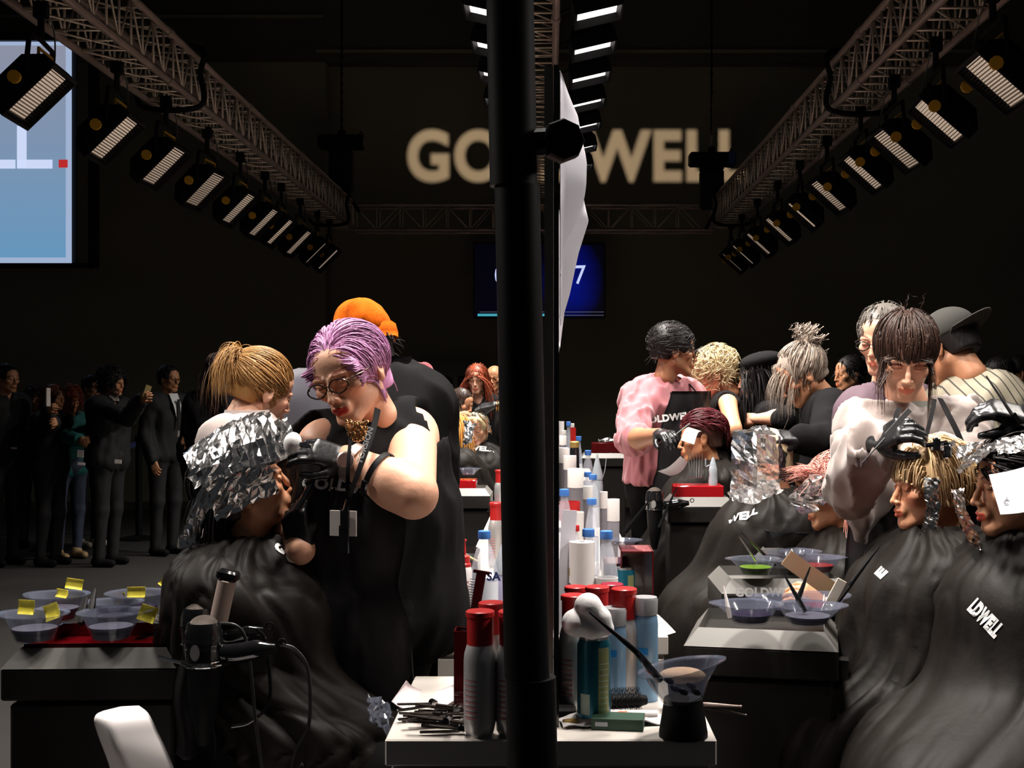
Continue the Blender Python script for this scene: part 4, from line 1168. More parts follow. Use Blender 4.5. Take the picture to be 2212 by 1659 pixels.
def b_cone(t, H=.22, R_=.026, m=M_lilac):
    b = MB(); b.lathe([(R_ * .9, 0), (R_, .008), (R_, H * .5), (R_ * .85, H * .62)], (0, 0, 0), 28); b.out('bottle_body', m, t)
    b = MB(); b.lathe([(R_ * .95, H * .60), (R_ * .90, H * .68), (R_ * .45, H * .86), (.003, H)], (0, 0, 0), 24); b.out('nozzle', M_greyp, t)
    b = MB(); b.tube(spline([(R_ * .9, 0, H * .62), (R_ * 1.3, 0, H * .75), (R_ * 1.5, 0, H * .92)], 8), .002, 5); b.out('tip_strap', M_greyp, t)
def b_cup(t, H=.12, R_=.030, m=M_whitecap):
    b = MB(); b.lathe([(R_ * .85, 0), (R_, H), (R_ * .93, H), (R_ * .8, .01)], (0, 0, 0), 28); b.out('cup', m, t)
def b_roll(t, H=.25, R_=.034):
    b = MB(); b.lathe([(.012, 0), (R_, 0), (R_, H), (.012, H), (.012, 0)], (0, 0, 0), 32, cap=False); b.out('paper_roll', mat('tissue_white', (.74, .68, .66), .8), t)
KB = dict(silver=(b_silver, .236, 'bottle'), water=(b_water, .28, 'bottle'), smoky=(b_smoky, .30, 'bottle'), can=(b_can, .168, 'can'), blue=(b_blue, .217, 'can'), jar=(b_jar, .186, 'jar'), disp=(b_disp, .255, 'bottle'), cone=(b_cone, .22, 'bottle'), cup=(b_cup, .12, 'cup'), roll=(b_roll, .25, 'paper roll'))
KN = dict(silver='developer_bottle', water='water_bottle', smoky='spray_bottle', can='drink_can', blue='spray_can', jar='jar', disp='applicator_bottle', cone='applicator_bottle', cup='cup', roll='paper_roll')
def put(kind, px, top, label, group=None, s=None, rz=0, **kw):
    f, H, cat = KB[kind]; H = kw.get('H', H)
    if s is None: s = (top - CY) / (EYE - TT - H)
    else: H = EYE - TT - (top - CY) / s; kw['H'] = H
    if kind == 'silver': kw.pop('H', None); kw['k'] = H / .236 if abs(H - .236) > .004 else 1.0
    t = thing(KN[kind], label, cat, ((px - CX) / s, F / s, TT), rz, group); f(t, **kw); return t
# near table, left of the pole
put('silver', 1037, 1318, 'silver bottle with red cap at the table edge, left of the pole', 'red-capped silver bottles', s=1142)
put('silver', 1107, 1319, 'silver bottle with red cap half hidden by the pole', 'red-capped silver bottles', s=1142)
put('silver', 1062, 1300, 'silver bottle with red cap standing behind the front two', 'red-capped silver bottles', s=1082)
t = thing('comb_holder', 'tall dark red acrylic box holding a comb, left of the silver bottles', 'box', ((1004 - CX) / 1060., F / 1060. , TT))
b = MB(); w_, d_, h_ = .038, .05, .165
for (cx_, cy_, sx, sy) in ((0, -d_ / 2, w_, .003), (0, d_ / 2, w_, .003), (-w_ / 2, 0, .003, d_), (w_ / 2, 0, .003, d_)): b.box((cx_, cy_, h_ / 2), (sx, sy, h_))
b.box((0, 0, .002), (w_, d_, .004)); b.out('box', M_redac, t)
t = thing('wide_comb', 'dark wine styling comb leaning out of the red box', 'comb', ((1010 - CX) / 1060., F / 1060., TT + .01)); o = wloc(t)
a_ = W(1012, 1400, 1060) - o; c_ = W(1040, 1238, 1060) - o; d_ = nz(c_ - a_); n_ = nz(np.cross(d_, [0, 1, 0])); Rc = np.stack([n_, [0, 1, 0], d_], 1)
b = MB(); b.box((a_ + c_) / 2 - n_ * .0, (.020, .005, np.linalg.norm(c_ - a_)), Rc, bev=.002); b.box(c_ + d_ * .002, (.034, .008, .006), Rc); b.out('comb_spine', mat('wine_plastic', (.07, .008, .012), .3), t)
b = MB(); L_ = np.linalg.norm(c_ - a_)
for i in range(26):
    p = a_ + d_ * (L_ * (.05 + .85 * i / 25)); sg = 1 if (n_[0] < 0) else -1; b.bar(p + n_ * .008 * sg, p + n_ * .021 * sg, .0007, 4)
b.out('teeth', M_black, t, False)
b = MB(); b.tube([a_, a_ + [0, 0, -.10] * np.array([1, 1, 1])], .003, 6); b.out('tail', M_black, t)
rs = random.Random(12)
clip_spots = [(905, 1548, 20), (930, 1556, 8), (948, 1545, -6), (958, 1562, 4), (978, 1554, 12), (925, 1570, -10), (955, 1578, 6), (975, 1570, -14), (900, 1538, 30), (940, 1535, 2), (915, 1560, 14), (985, 1545, -4)]
M_clip = mat('smoke_clip', (.05, .04, .035), .15, coat=.5)
proto = None
for i, (px, py, a) in enumerate(clip_spots):
    s_ = (py - CY) / (EYE - TT - .008 - .004 * (i % 3)); loc = ((px - CX) / s_, F / s_, TT + .006 + .009 * (i % 3))
    lab = 'glossy dark sectioning clip in the pile on the near white table'
    if proto is None:
        t = thing('sectioning_clip', lab, 'clip', loc, math.radians(a), 'sectioning clips piled on the near table'); proto = t
        b = MB(); b.box((.0, 0, .0), (.085, .010, .004), bev=.0015); b.out('jaw', M_clip, t); b = MB(); b.box((.0, 0, .008), (.080, .009, .003), rotm(0, 0, 6)); b.out('upper_jaw', M_clip, t)
        b = MB(); b.tube([(.036, -.008, .006), (.036, .008, .006)], .007, 10); b.out('spring', mat('chrome', (.8, .8, .82), .1, 1.0), t)
    else: t = copy_tree(proto); t.location = loc; t.rotation_euler = (0, 0, math.radians(a))
t = thing('paper_sheet', 'curled pinkish white foil paper lying on the near table behind the clips', 'paper', (0, 0, 0)); o = W(915, 1530, 1040); t.location = tuple(o)
A_ = [W(846, 1515, 1050), W(865, 1528, 1060), W(900, 1538, 1062), W(950, 1530, 1058), W(984, 1512, 1050)]; B_ = [W(878, 1470, 1010), W(890, 1482, 1000), W(915, 1492, 995), W(950, 1490, 995), W(982, 1478, 1000)]
b = MB(); a_ = spline(A_, 16) - o; c_ = spline(B_, 16) - o; b.sheet([[a_[i] * (1 - v) + c_[i] * v for i in range(16)] for v in np.linspace(0, 1, 6)], .001); b.out('sheet', mat('pink_white_paper', (.72, .62, .64), .6), t, True)
t = thing('plastic_bag', 'crumpled clear plastic wrapping beside the paper at the table corner', 'plastic bag', W(825, 1560, 1050)); b = MB(); o = wloc(t); foil_sheet(b, [[W(795, 1500, 1020) - o, W(800, 1560, 1060) - o], [W(845, 1520, 1010) - o, W(850, 1590, 1060) - o]], .008, 30, 5, (14, 12)); b.out('film', M_film, t, False)
# second table, left of the pole
put('disp', 1003, 1165, 'slim white bottle with a red pointed nozzle, left of the pole', s=815)
put('water', 1046, 1147, 'clear water bottle with a blue cap and white label, left of the pole', 'water bottles with blue caps', s=812, R_=.037)
lettering('label_lettering', 'SA', .030, W(1066, 1246, 840), (1, 0, 0), (0, 0, 1), mat('navy_print', (.03, .05, .20), .6), bpy.data.objects['water_bottle'], bold=.04)
put('cone', 1090, 1160, 'lilac bottle with a grey cone nozzle touching the pole', s=790, R_=.032)
t = thing('organiser_box', 'black organiser box on the second table, heaped with tint tools', 'box', ((985 - CX) / 770., F / 770., TT)); b = MB(); b.box((0, 0, .10), (.13, .16, .20), bev=.008); b.out('box', M_gloss, t)
t = thing('applicator_bottle', 'pink squeeze bottle with a grey hooked nozzle on the black organiser', 'bottle', ((962 - CX) / 800., F / 800., TT + .202))
b = MB(); b.lathe([(.018, 0), (.022, .006), (.020, .06), (.023, .085), (.019, .10)], (0, 0, 0), 24); b.out('bottle_body', M_pinkliq, t); b = MB(); b.lathe([(.022, .098), (.020, .115), (.012, .135), (.008, .150)], (0, 0, 0), 20); b.tube(spline([(-.018, 0, .10), (-.026, 0, .12), (-.018, 0, .15)], 8), .003, 6); b.out('nozzle', M_greyp, t)
for i, (a, c_) in enumerate((((948, 1190), (1010, 1205)), ((968, 1180), (1030, 1212)), ((1000, 1215), (960, 1222)))):
    t = thing('tint_brush', ['dark tint brush with a pale edge lying on the organiser', 'second tint brush crossing the organiser', 'lower tint brush on the organiser'][i], 'brush', W(*a, 800), 0, 'brushes on the organiser'); b = MB(); b.tube([(0, 0, 0), W(*c_, 790) - wloc(t)], .004, 6); b.out('handle', [M_black, mat('cream_plastic', (.75, .62, .30), .4), M_black][i], t)
put('silver', 1073, 1085, 'red-capped white bottle on the third table, left of the pole', 'red-capped silver bottles')
put('silver', 1081, 1015, 'red-capped white bottle on the fifth table, left of the pole', 'red-capped silver bottles')
# right of the pole, near table
put('silver', 1348, 1270, 'silver bottle with red cap right of the heart-shaped sponge', 'red-capped silver bottles')
put('silver', 1240, 1284, 'silver bottle with red cap directly behind the heart-shaped sponge', 'red-capped silver bottles')
put('silver', 1290, 1266, 'silver bottle with red cap behind and right of the heart-shaped sponge', 'red-capped silver bottles', s=1000)
put('silver', 1322, 1260, 'bottle with a wine-red cap in the back row of red caps', 'red-capped silver bottles', s=970, cap=M_winecap)
put('silver', 1244, 1266, 'silver bottle with red cap in the back row beside the mirror board', 'red-capped silver bottles', s=985)
put('blue', 1393, 1289, 'tall pale blue can with a silver cap, right end of the bottle group', 'pale blue cans')
put('blue', 1326, 1312, 'shorter pale blue can between the drink can and the silver bottle', 'pale blue cans', s=1035)
put('can', 1283, 1374, 'teal and olive drink can under the heart-shaped sponge')
t = thing('heart_sponge', 'white heart-shaped sponge balanced on the drink can', 'sponge', W(1272, 1352, 1110)); o = wloc(t)
s = SDF(); s.ell(W(1243, 1345, 1110) - o, (.026, .024, .025), k=0); s.ell(W(1269, 1309, 1110) - o, (.025, .024, .024), k=.004); s.chain([W(1246, 1346, 1110) - o, W(1280, 1358, 1110) - o, W(1312, 1358, 1110) - o], [.025, .019, .011], k=.01); s.chain([W(1272, 1311, 1110) - o, W(1298, 1336, 1110) - o, W(1312, 1358, 1110) - o], [.024, .019, .011], k=.01)
v, f = s.mesh(.003); newmesh('foam', v, f, mat('white_foam', (.9, .88, .88), .7, sss=.1, bump=(120, .1)), t)
t = thing('colour_bowl', 'clear tint bowl on a black foot, tilted, at the front right of the table', 'bowl', ((1476 - CX) / 1145., F / 1145., TT))
b = MB(); b.lathe([(.046, 0), (.046, .008), (.040, .045), (.036, .072), (.0, .074)], (0, 0, 0), 32); b.out('foot', M_black, t)
def bowl_mesh(R_, H, base=.55, lip=.010, n=40, sp=.12):
    pr = [(R_ * base, 0), (R_ * .80, H * .45), (R_, H), (R_ + lip, H + .002), (R_ + lip, H), (R_ * .98, H - .003), (R_ * .77, H * .45), (R_ * base * .9, .003), (.0, .003)]
    pet = lambda a, z: 1 + sp * max(0, math.cos(a)) ** 8 * (z > H * .8)
    mb = MB(); mb.lathe(pr, (0, 0, 0), n, petal=pet, cap=False); return mb
bw = bowl_mesh(.066, .062, .58, .010, sp=.25).out('bowl', M_film, t); bw.location = (.0, 0, .068); bw.rotation_euler = (0, math.radians(-11), 0)
b = MB(); sm_ = [(-.02, -.045, .10), (-.005, -.050, .095), (.01, -.045, .105), (.02, -.04, .092), (-.03, -.035, .112)]
for p in sm_: b.sphere(p, (.012, .003, .006), 10, 6, rotm(20, 10, 30))
b.out('dye_smears', mat('dark_dye', (.02, .02, .035), .3), t)
t = thing('tint_brush', 'long black tint brush leaning from the clear bowl across the white heart', 'brush', W(1418, 1462, 1130)); o = wloc(t)
b = MB(); b.tube([W(1425, 1468, 1130) - o, W(1402, 1442, 1140) - o, W(1375, 1408, 1150) - o, W(1273, 1323, 1165) - o], [.008, .0085, .006, .0015], 10); b.out('handle', M_gloss, t)
t = thing('beige_sponge', 'beige oval sponge behind the clear bowl', 'sponge', ((1474 - CX) / 1060., F / 1060., TT + .07)); b = MB(); b.sphere((0, 0, 0), (.048, .03, .017), 24, 12); b.out('foam', mat('beige_foam', (.62, .42, .28), .8), t)
t = thing('sponge_tub', 'small black tub under the beige sponge', 'tub', ((1474 - CX) / 1060., F / 1060., TT)); b = MB(); b.lathe([(.025, 0), (.03, .052)], (0, 0, 0), 24); b.out('tub', M_black, t)
t = thing('small_box', 'flat dark green box at the front edge of the near table', 'box', ((1333 - CX) / 1128., F / 1128. + .0, TT), math.radians(-8)); b = MB(); b.box((0, .025, .0115), (.100, .055, .023), bev=.001); b.out('box', mat('dark_green_card', (.02, .06, .035), .5), t, False)
b = MB(); b.box((-.030, -.003, .012), (.024, .0008, .008)); b.out('label', M_label, t)
t = thing('foil_packet', 'white packet with orange lettering lying behind the green box', 'packet', ((1330 - CX) / 1100., F / 1100., TT), math.radians(8))
G = [[(x, y, .003 + .014 * math.sin(math.pi * (x + .11) / .22) * math.cos(y / .04) + .004 * math.sin(x * 90 + y * 60)) for x in np.linspace(-.11, .11, 20)] for y in np.linspace(-.04, .04, 8)]
b = MB(); b.sheet(G, .002); pk = b.out('packet', mat('packet_white', (.66, .62, .62), .4), t, True)
lettering('packet_lettering', 'XL:', .034, wloc(t) + np.array([.03, -.01, .05]), (.98, .14, 0), (-.14, .98, 0), mat('orange_print', (.75, .14, .03), .5), t, bold=.05, onto=bvh_of(pk))
t = thing('round_brush', 'black round bristle brush lying behind the packet', 'brush', ((1350 - CX) / 1080., F / 1080., TT + .030), math.radians(12)); b = MB(); b.tube([(-.03, 0, 0), (.03, 0, 0)], .014, 14); b.tube([(.03, 0, 0), (.045, 0, 0)], [.013, .009], 12); b.out('barrel', M_black, t)
b = MB()
for i in range(11):
    for k in range(14):
        a = 2 * math.pi * (k + .5 * (i % 2)) / 14; x = -.028 + .0056 * i; b.bar((x, .013 * math.cos(a), .013 * math.sin(a)), (x, .028 * math.cos(a), .028 * math.sin(a)), .0007, 3)
b.out('bristles', M_black, t, False)
t = thing('white_tube', 'white tube lying in front of the round brush', 'tube', ((1382 - CX) / 1095., F / 1095., TT + .011), math.radians(-4)); b = MB(); b.tube([(-.035, 0, 0), (.035, 0, 0)], .010, 14); b.out('tube', M_whitepl, t)
for i, (a, c_) in enumerate((((1530, 1522), (1600, 1526)), ((1530, 1530), (1611, 1545)))):
    t = thing('clip_tongs', ['slim metal pin sticking out past the right table edge', 'lower dark metal pin sticking out past the right table edge'][i], 'hair pin', W(*a, 1060)); b = MB(); b.tube([W(1500, a[1], 1060) - wloc(t), (0, 0, 0), W(*c_, 1060) - wloc(t)], [.005, .0045, .002], 8); b.sphere(W(*c_, 1060) - wloc(t), .003, 8, 6); b.out('pin', [M_alu, M_clip][i], t)
t = thing('hair_clip', 'clear and gold clip at the foot of the drink can', 'clip', ((1232 - CX) / 1110., F / 1110., TT + .008)); b = MB(); b.box((0, 0, 0), (.03, .012, .008), rotm(20), bev=.002); b.out('jaws', M_gold, t)
# second table, right
put('roll', 1257, 1170, 'white paper roll standing behind the gold-lidded jar', s=815)
put('water', 1271, 1143, 'water bottle with blue cap behind the paper roll', 'water bottles with blue caps', s=790)
put('water', 1310, 1147, 'water bottle whose label starts with a bold capital word, right of the paper roll', 'water bottles with blue caps', s=812, txt='RAMLÖSA')
put('jar', 1252, 1222, 'black jar with a dull gold lid beside the mirror board', s=818 - 3)
put('cup', 1310, 1247, 'white square-shouldered cup in front of the lettered water bottle', s=818 - 3, R_=.031)
put('can', 1350, 1226, 'small teal drink can beside the red acrylic boxes', s=798, R_=.027)
for i, (x, y, h_, w_) in enumerate(((.232, 3.56, .215, .085), (.200, 3.72, .16, .10))):
    t = thing('acrylic_box', ['tall open-fronted red acrylic box at the table corner', 'second red acrylic box behind the tall one'][i], 'box', (x, y, TT), 0, 'red acrylic boxes'); b = MB(); d_ = .14
    b.box((0, d_ / 2, h_ / 2), (w_, .004, h_)); b.box((w_ / 2, 0, h_ / 2), (.004, d_, h_)); b.box((-w_ / 2, 0, h_ / 2), (.004, d_, h_)); b.box((0, 0, h_ - .002), (w_, d_, .004)); b.box((0, 0, .002), (w_, d_, .004)); b.out('box', M_redac, t)
t = thing('leaflet', 'white leaflet with green print bent over the second table corner', 'leaflet', ((1436 - CX) / 812., F / 812., TT)); o = wloc(t); b = MB(); b.sheet([[W(1412, 1350, 800) - o, W(1422, 1328, 790) - o], [W(1418, 1370, 812) - o, W(1440, 1345, 800) - o], [W(1422, 1378, 816) - o, W(1460, 1366, 812) - o]], .001); b.out('sheet', mat('leaflet_paper', (.66, .66, .55), .6), t, False)
t = thing('plastic_dish', 'clear shallow dish on top of the red acrylic boxes', 'dish', (.20, 3.62, TT + .216)); bowl_mesh(.045, .014, .7, .006).out('dish', M_film, t)
t = thing('tint_brush', 'black tint brush resting in the clear dish, pointing up and right', 'brush', W(1350, 1150, 780)); o = wloc(t); b = MB(); b.tube([(0, 0, 0), W(1365, 1130, 780) - o, W(1405, 1078, 780) - o], [.008, .006, .002], 8); b.out('handle', M_black, t)
# farther tables, right
far = [('smoky', 1325, 1078, 633 - 5, dict(R_=.021), 'smoky bottle with a white cap, nearest of the tall white caps on the right edge'),
 ('smoky', 1304, 1062, 600, dict(R_=.014, ch=.06), 'narrow smoky bottle with a slim white cap behind the nearest tall cap'),
 ('smoky', 1243, 1012, 516 - 4, dict(R_=.033, ch=.08), 'wide smoky bottle with the largest white cap of the row'),
 ('smoky', 1270, 1050, 570, dict(R_=.018, ch=.05), 'small smoky bottle with a white cap right of the largest white cap'),
 ('water', 1281, 1025, 510, dict(R_=.030), 'blue-capped water bottle right of the largest white cap'),
 ('water', 1270, 1020, 490, dict(R_=.030), 'blue-capped water bottle just behind its twin'),
 ('water', 1278, 1077, 628, dict(R_=.024), 'small blue-capped water bottle with a wine-red label'),
 ('water', 1219, 1057, 628, dict(R_=.030), 'blue-capped water bottle against the mirror board'),
 ('cup', 1232, 1083, 622, dict(m=M_redcap, R_=.034), 'red cup beside the mirror board in front of the tall bottles'),
 ('water', 1240, 1135, 700, dict(R_=.028, cap=M_redcap), 'clear bottle with a red cap before the paper roll'),
 ('cup', 1238, 1106, 660, dict(R_=.036), 'white cup stacked behind the red-capped clear bottle'),
 ('water', 1270, 973, 420, dict(R_=.033), 'pale blue water bottle in the middle of the row'),
 ('cone', 1290, 980, 436 - 5, dict(m=M_greyp, R_=.03), 'bottle with a tall translucent cone nozzle and side strap'),
 ('smoky', 1231, 984, 430, dict(R_=.032, ch=.07), 'white-capped smoky bottle behind the largest one'),
 ('smoky', 1216, 967, 410, dict(R_=.030, ch=.08), 'white-capped smoky bottle touching the mirror boards'),
 ('jar', 1241, 953, 378 - 4, dict(R_=.028), 'brown jar with a tan lid far down the row'),
 ('smoky', 1240, 964, 370, dict(R_=.022, ch=.06), 'white-capped bottle in front of the tan-lidded jar'),
 ('water', 1250, 943, 350, dict(R_=.024), 'clear bottle with a white cap far down the row'),
 ('smoky', 1216, 941, 340, dict(R_=.022, ch=.06), 'far white-capped bottle beside the boards'),
 ('water', 1218, 930, 330, dict(R_=.02, cap=M_whitecap), 'far clear bottle with a white cap'),
 ('water', 1228, 911, 298, dict(R_=.022), 'far blue-capped bottle at the end of the row'),
 ('cup', 1213, 910, 296, dict(R_=.02), 'far white cup at the end of the row'),
 ('water', 1236, 915, 290, dict(R_=.02, cap=M_whitecap), 'far clear bottle at the very end of the row'),
 ('cup', 1238, 924, 310, dict(m=M_redcap, R_=.02), 'far red cup at the end of the row')]
for k_, px, top, s_, kw, lab in far: put(k_, px, top, lab, 'bottles along the far tables', s=s_, **kw)
for i, (x, y) in enumerate(((.10, 6.45), (.13, 7.5), (.12, 8.5))):
    t = thing('red_tray', f'red acrylic tray on the {ordt[i + 4]} white table', 'tray', (x, y, TT), 0, 'red trays on the far tables'); b = MB(); b.box((0, 0, .04), (.12, .2, .08), bev=.004); b.out('tray', M_redac, t)

# ================================================================ trolleys
def tray(t, w, d, h, z, m=M_redac):
    pass
def cart(name, label, x, y, yaw, w=.39, d=.36, zt=.88, logo_side=None, logo_front=None):
    t = thing('trolley', label, 'trolley', (x, y, 0), math.radians(yaw), 'salon trolleys')
    b = MB(); b.box((0, d / 2, (zt - .12) / 2 + .03), (w * .93, d * .9, zt - .18), bev=.006); b.out('cabinet', M_dark, t)
    b = MB(); b.box((0, d / 2, zt - .075), (w, d, .07), bev=.004); b.out('top_box', M_dark, t)
    r = MB(); ins = .032; hw, z0, z1 = w / 2, zt - .04, zt
    o_ = [(-hw, 0), (hw, 0), (hw, d), (-hw, d)]; i_ = [(-hw + ins, ins), (hw - ins, ins), (hw - ins, d - ins), (-hw + ins, d - ins)]
    V = [(x_, y_, z0) for x_, y_ in o_] + [(x_, y_, z1) for x_, y_ in i_] + [(x_, y_, z1 - .03) for x_, y_ in i_]
    Fc = [(0, 1, 5, 4), (1, 2, 6, 5), (2, 3, 7, 6), (3, 0, 4, 7), (4, 5, 9, 8), (5, 6, 10, 9), (6, 7, 11, 10), (7, 4, 8, 11), (8, 9, 10, 11)]
    r.add(V, Fc); r.out('rim', M_rim, t, False)
    b = MB(); b.box((w / 2 + .012, d * .3, zt - .10), (.024, .05, .05)); b.out('holder_bracket', M_dark, t)
    for sx in (-1, 1):
        for sy in (0, 1): b = MB(); b.tube([(sx * w * .40 - .01, d * (.1 + .8 * sy), .03), (sx * w * .40 + .01, d * (.1 + .8 * sy), .03)], .028, 12); b.out('caster', M_black, t)
    return t
def local_on(t, p):
    c, s_ = math.cos(t.rotation_euler.z), math.sin(t.rotation_euler.z); return np.array([t.location.x + c * p[0] - s_ * p[1], t.location.y + s_ * p[0] + c * p[1], p[2]])
def bowl(label, p, R_=.068, H=.05, fill=None, rot=0, group='tint bowls'):
    t = thing('tint_bowl', label, 'bowl', p, math.radians(rot), group); bowl_mesh(R_, H, .62, .012, 36, .22).out('bowl', M_film, t)
    if fill is not None: b = MB(); b.lathe([(R_ * .60, .004), (R_ * .76, H * .5), (0, H * .52)], (0, 0, 0), 28); b.out('tint', fill, t)
    return t
def brush(label, a, c_, r=.0055, m=None, name='tint_brush', cat='brush', group='brushes in the bowls'):
    t = thing(name, label, cat, a, 0, group); o = np.array(a); b = MB(); d_ = np.array(c_) - o
    b.tube([(0, 0, 0), d_ * .25, d_], [r, r * 1.1, r * .3], 8); b.out('handle', m or M_gloss, t); return t
M_ddye = mat('dark_tint', (.02, .015, .05), .25); M_gdye = mat('green_tint', (.22, .42, .02), .3); M_rdye = mat('red_tint', (.35, .01, .012), .25); M_mdye = mat('magenta_tint', (.40, .01, .08), .3); M_grdye = mat('grey_tint', (.16, .16, .22), .3)
# left trolley
c1 = cart('trolley', 'black trolley with bowls and yellow notes, behind the white chair', (192 - CX) / 985., F / 985., 2.0, w=.384, zt=.900)
t = thing('red_tray', 'dark red acrylic tray carrying the bowls with yellow notes', 'tray', local_on(c1, (-.005, .045, .872)), math.radians(2)); b = MB()
w_, d_, h_ = .30, .25, .035
for (cx_, cy_, sx, sy) in ((0, 0, w_, .004), (0, d_, w_, .004), (-w_ / 2, d_ / 2, .004, d_), (w_ / 2, d_ / 2, .004, d_)): b.box((cx_, cy_, h_ / 2), (sx, sy, h_))
b.box((0, d_ / 2, .002), (w_, d_, .004)); b.out('tray', M_redac, t)
zb = .878 + .03
spots = [(75, 1338, 968), (240, 1334, 968), (125, 1296, 900), (295, 1292, 900), (250, 1312, 935)]
for i, (px, py, s_) in enumerate(spots):
    p = W(px, py, s_); bowl(['tint bowl at the front left of the red tray, two yellow notes on it', 'tint bowl at the front right of the red tray beside the black clips', 'tint bowl at the back left of the red tray', 'tint bowl at the back right of the red tray', 'clear bowl in the middle of the red tray'][i], p - [0, 0, .048], .063 if i < 4 else .052, .060, M_grdye if i != 3 else M_ddye, rot=160 if i % 2 == 0 else 20, group='bowls on the yellow-note trolley')
for i, (px, py, w_, h_, a, b_) in enumerate(((55, 1312, .036, .032, -3, 0), (110, 1322, .036, .036, 20, -10), (133, 1282, .044, .020, 0, -35), (161, 1263, .040, .024, -12, 25), (257, 1296, .027, .034, 2, 0), (293, 1280, .044, .026, 1, 0), (357, 1264, .034, .016, -38, 0), (319, 1327, .038, .036, -22, 20))):
    s_ = 960 if py > 1300 else 890; t = thing('sticky_note', ['yellow note at the far left bowl edge', 'tilted yellow note, second from the left', 'wide low yellow note in the middle of the back left bowl', 'bright yellow note standing at the very back left', 'upright narrow yellow note in the centre', 'wide upright yellow note on the back right bowl', 'thin slanted yellow note at the far right back', 'slanted yellow note at the front right bowl'][i], 'sticky note', W(px, py, s_), 0, 'yellow notes on the bowls')
    b = MB(); G = [[(w_ * (u - .5), .006 * math.sin(2.5 * v) + .01 * math.sin(math.radians(b_)) * v, h_ * (v - .5)) for u in np.linspace(0, 1, 5)] for v in np.linspace(1, 0, 5)]
    b.sheet(G, .0006); q = b.out('note', mat('sticky_yellow', (.85, .72, .06), .6, var=(60, .9, 1.05)), t, True); q.rotation_euler = (math.radians(b_ * .6), math.radians(-a), math.radians(b_))
for i, (a, c_) in enumerate((((175, 1348), (188, 1290)), ((185, 1345), (205, 1290)), ((196, 1320), (206, 1272)))):
    brush(['black comb clip standing in the middle of the red tray', 'second black comb clip leaning right', 'short round black brush between the bowls'][i], W(*a, 955), W(*c_, 940), .008, M_black, 'black_clip', 'clip', 'black clips on the red tray')
t = thing('product_box', 'black lettered product box standing on the trolley beside the dryers', 'box', local_on(c1, (.165, .12, .83)), math.radians(-28)); b = MB(); b.box((0, .0, .055), (.10, .06, .11), bev=.002); bx = b.out('box', M_dark, t, False)
lettering('lettering', 'GOLDWELL', .016, W(366, 1336, 960), (.88, -.40, .06), (0, 0, 1), M_text, t, bold=.05, onto=None)
# hair dryers, bottle, towel
def dryer(label, px, py, s_, k=1.0, rz=0, tx=0):
    t = thing('hair_dryer', label, 'hair dryer', W(px, py, s_), math.radians(rz), 'hair dryers')
    b = MB(); b.lathe([(.040 * k, -.075 * k), (.043 * k, -.05 * k), (.043 * k, -.01 * k), (.036 * k, .012 * k)], (0, 0, 0), 30); b.sphere((0, 0, -.035 * k), (.045 * k, .045 * k, .045 * k), 24, 14); b.out('housing', M_gloss, t)
    b = MB(); b.sphere((0, 0, .002 * k), (.034 * k, .034 * k, .026 * k), 26, 14); b.out('intake_mesh', mat('dryer_mesh', (.16, .13, .11), .4, .6, bump=(900, .8)), t)
    b = MB(); b.lathe([(.042 * k, -.080 * k), (.044 * k, -.078 * k), (.044 * k, -.074 * k)], (0, 0, 0), 30); b.out('chrome_ring', mat('chrome', (.8, .8, .82), .1, 1.0), t)
    b = MB(); b.lathe([(.038 * k, -.080 * k), (.034 * k, -.16 * k), (.028 * k, -.20 * k), (.012 * k, -.27 * k)], (0, 0, 0), 24); b.out('nozzle', M_black, t)
    b = MB(); P = spline([(.02 * k, 0, -.055 * k), (.07 * k, 0, -.060 * k), (.12 * k, 0, -.052 * k), (.165 * k, 0, -.048 * k)], 14); b.tube(P, [.017 * k] * 4 + [.019 * k] * 6 + [.016 * k, .013 * k, .011 * k, .009 * k], 12, flat=1.2); b.out('handle', M_gloss, t)
    b = MB(); b.tube([np.array([.180 * k + .008 * math.cos(a), 0, -.036 * k + .008 * math.sin(a)]) for a in np.linspace(0, 6.28, 14, endpoint=False)], .0018, 5, closed=True); b.out('hanging_loop', M_black, t)
    b = MB(); b.lathe([(.0, -.0005), (.011 * k, 0)], (0, 0, 0), 20); bdg = b.out('badge', mat('badge_silver', (.5, .5, .5), .4, .5), t); bdg.location = (-.008 * k, -.0455 * k, -.050 * k); bdg.rotation_euler = (math.radians(90), 0, 0); bdg.scale = (1, 1.7, 1)
    return t
d1 = dryer('black hair dryer hanging nozzle down in the trolley holder, nearer of two', 440, 1355, 1045, .90); d2 = dryer('black hair dryer hanging behind the nearer one', 428, 1322, 1000, .86)
for i, P in enumerate(([W(610, 1392, 1045), W(640, 1405, 1045), W(666, 1450, 1045), W(668, 1560, 1045), W(640, 1620, 1045), W(628, 1670, 1045)], [W(468, 1347, 1035), W(510, 1352, 1035), (W(532, 1385, 1035)), W(545, 1480, 1035), W(552, 1560, 1035), W(568, 1670, 1035)], [W(555, 1360, 1010), W(572, 1380, 1010), W(582, 1450, 1010), W(580, 1520, 1010), W(540, 1560, 1010), W(500, 1570, 1010)])):
    t = thing('dryer_cable', ['black cable looping down from the nearer dryer handle', 'black cable running straight down between the dryers', 'thin cable curling under the farther dryer'][i], 'cable', P[0]); b = MB(); b.tube(spline(np.array(P) - P[0], 40), .0038, 8); b.out('cable', M_cable if i < 2 else M_gloss, t)
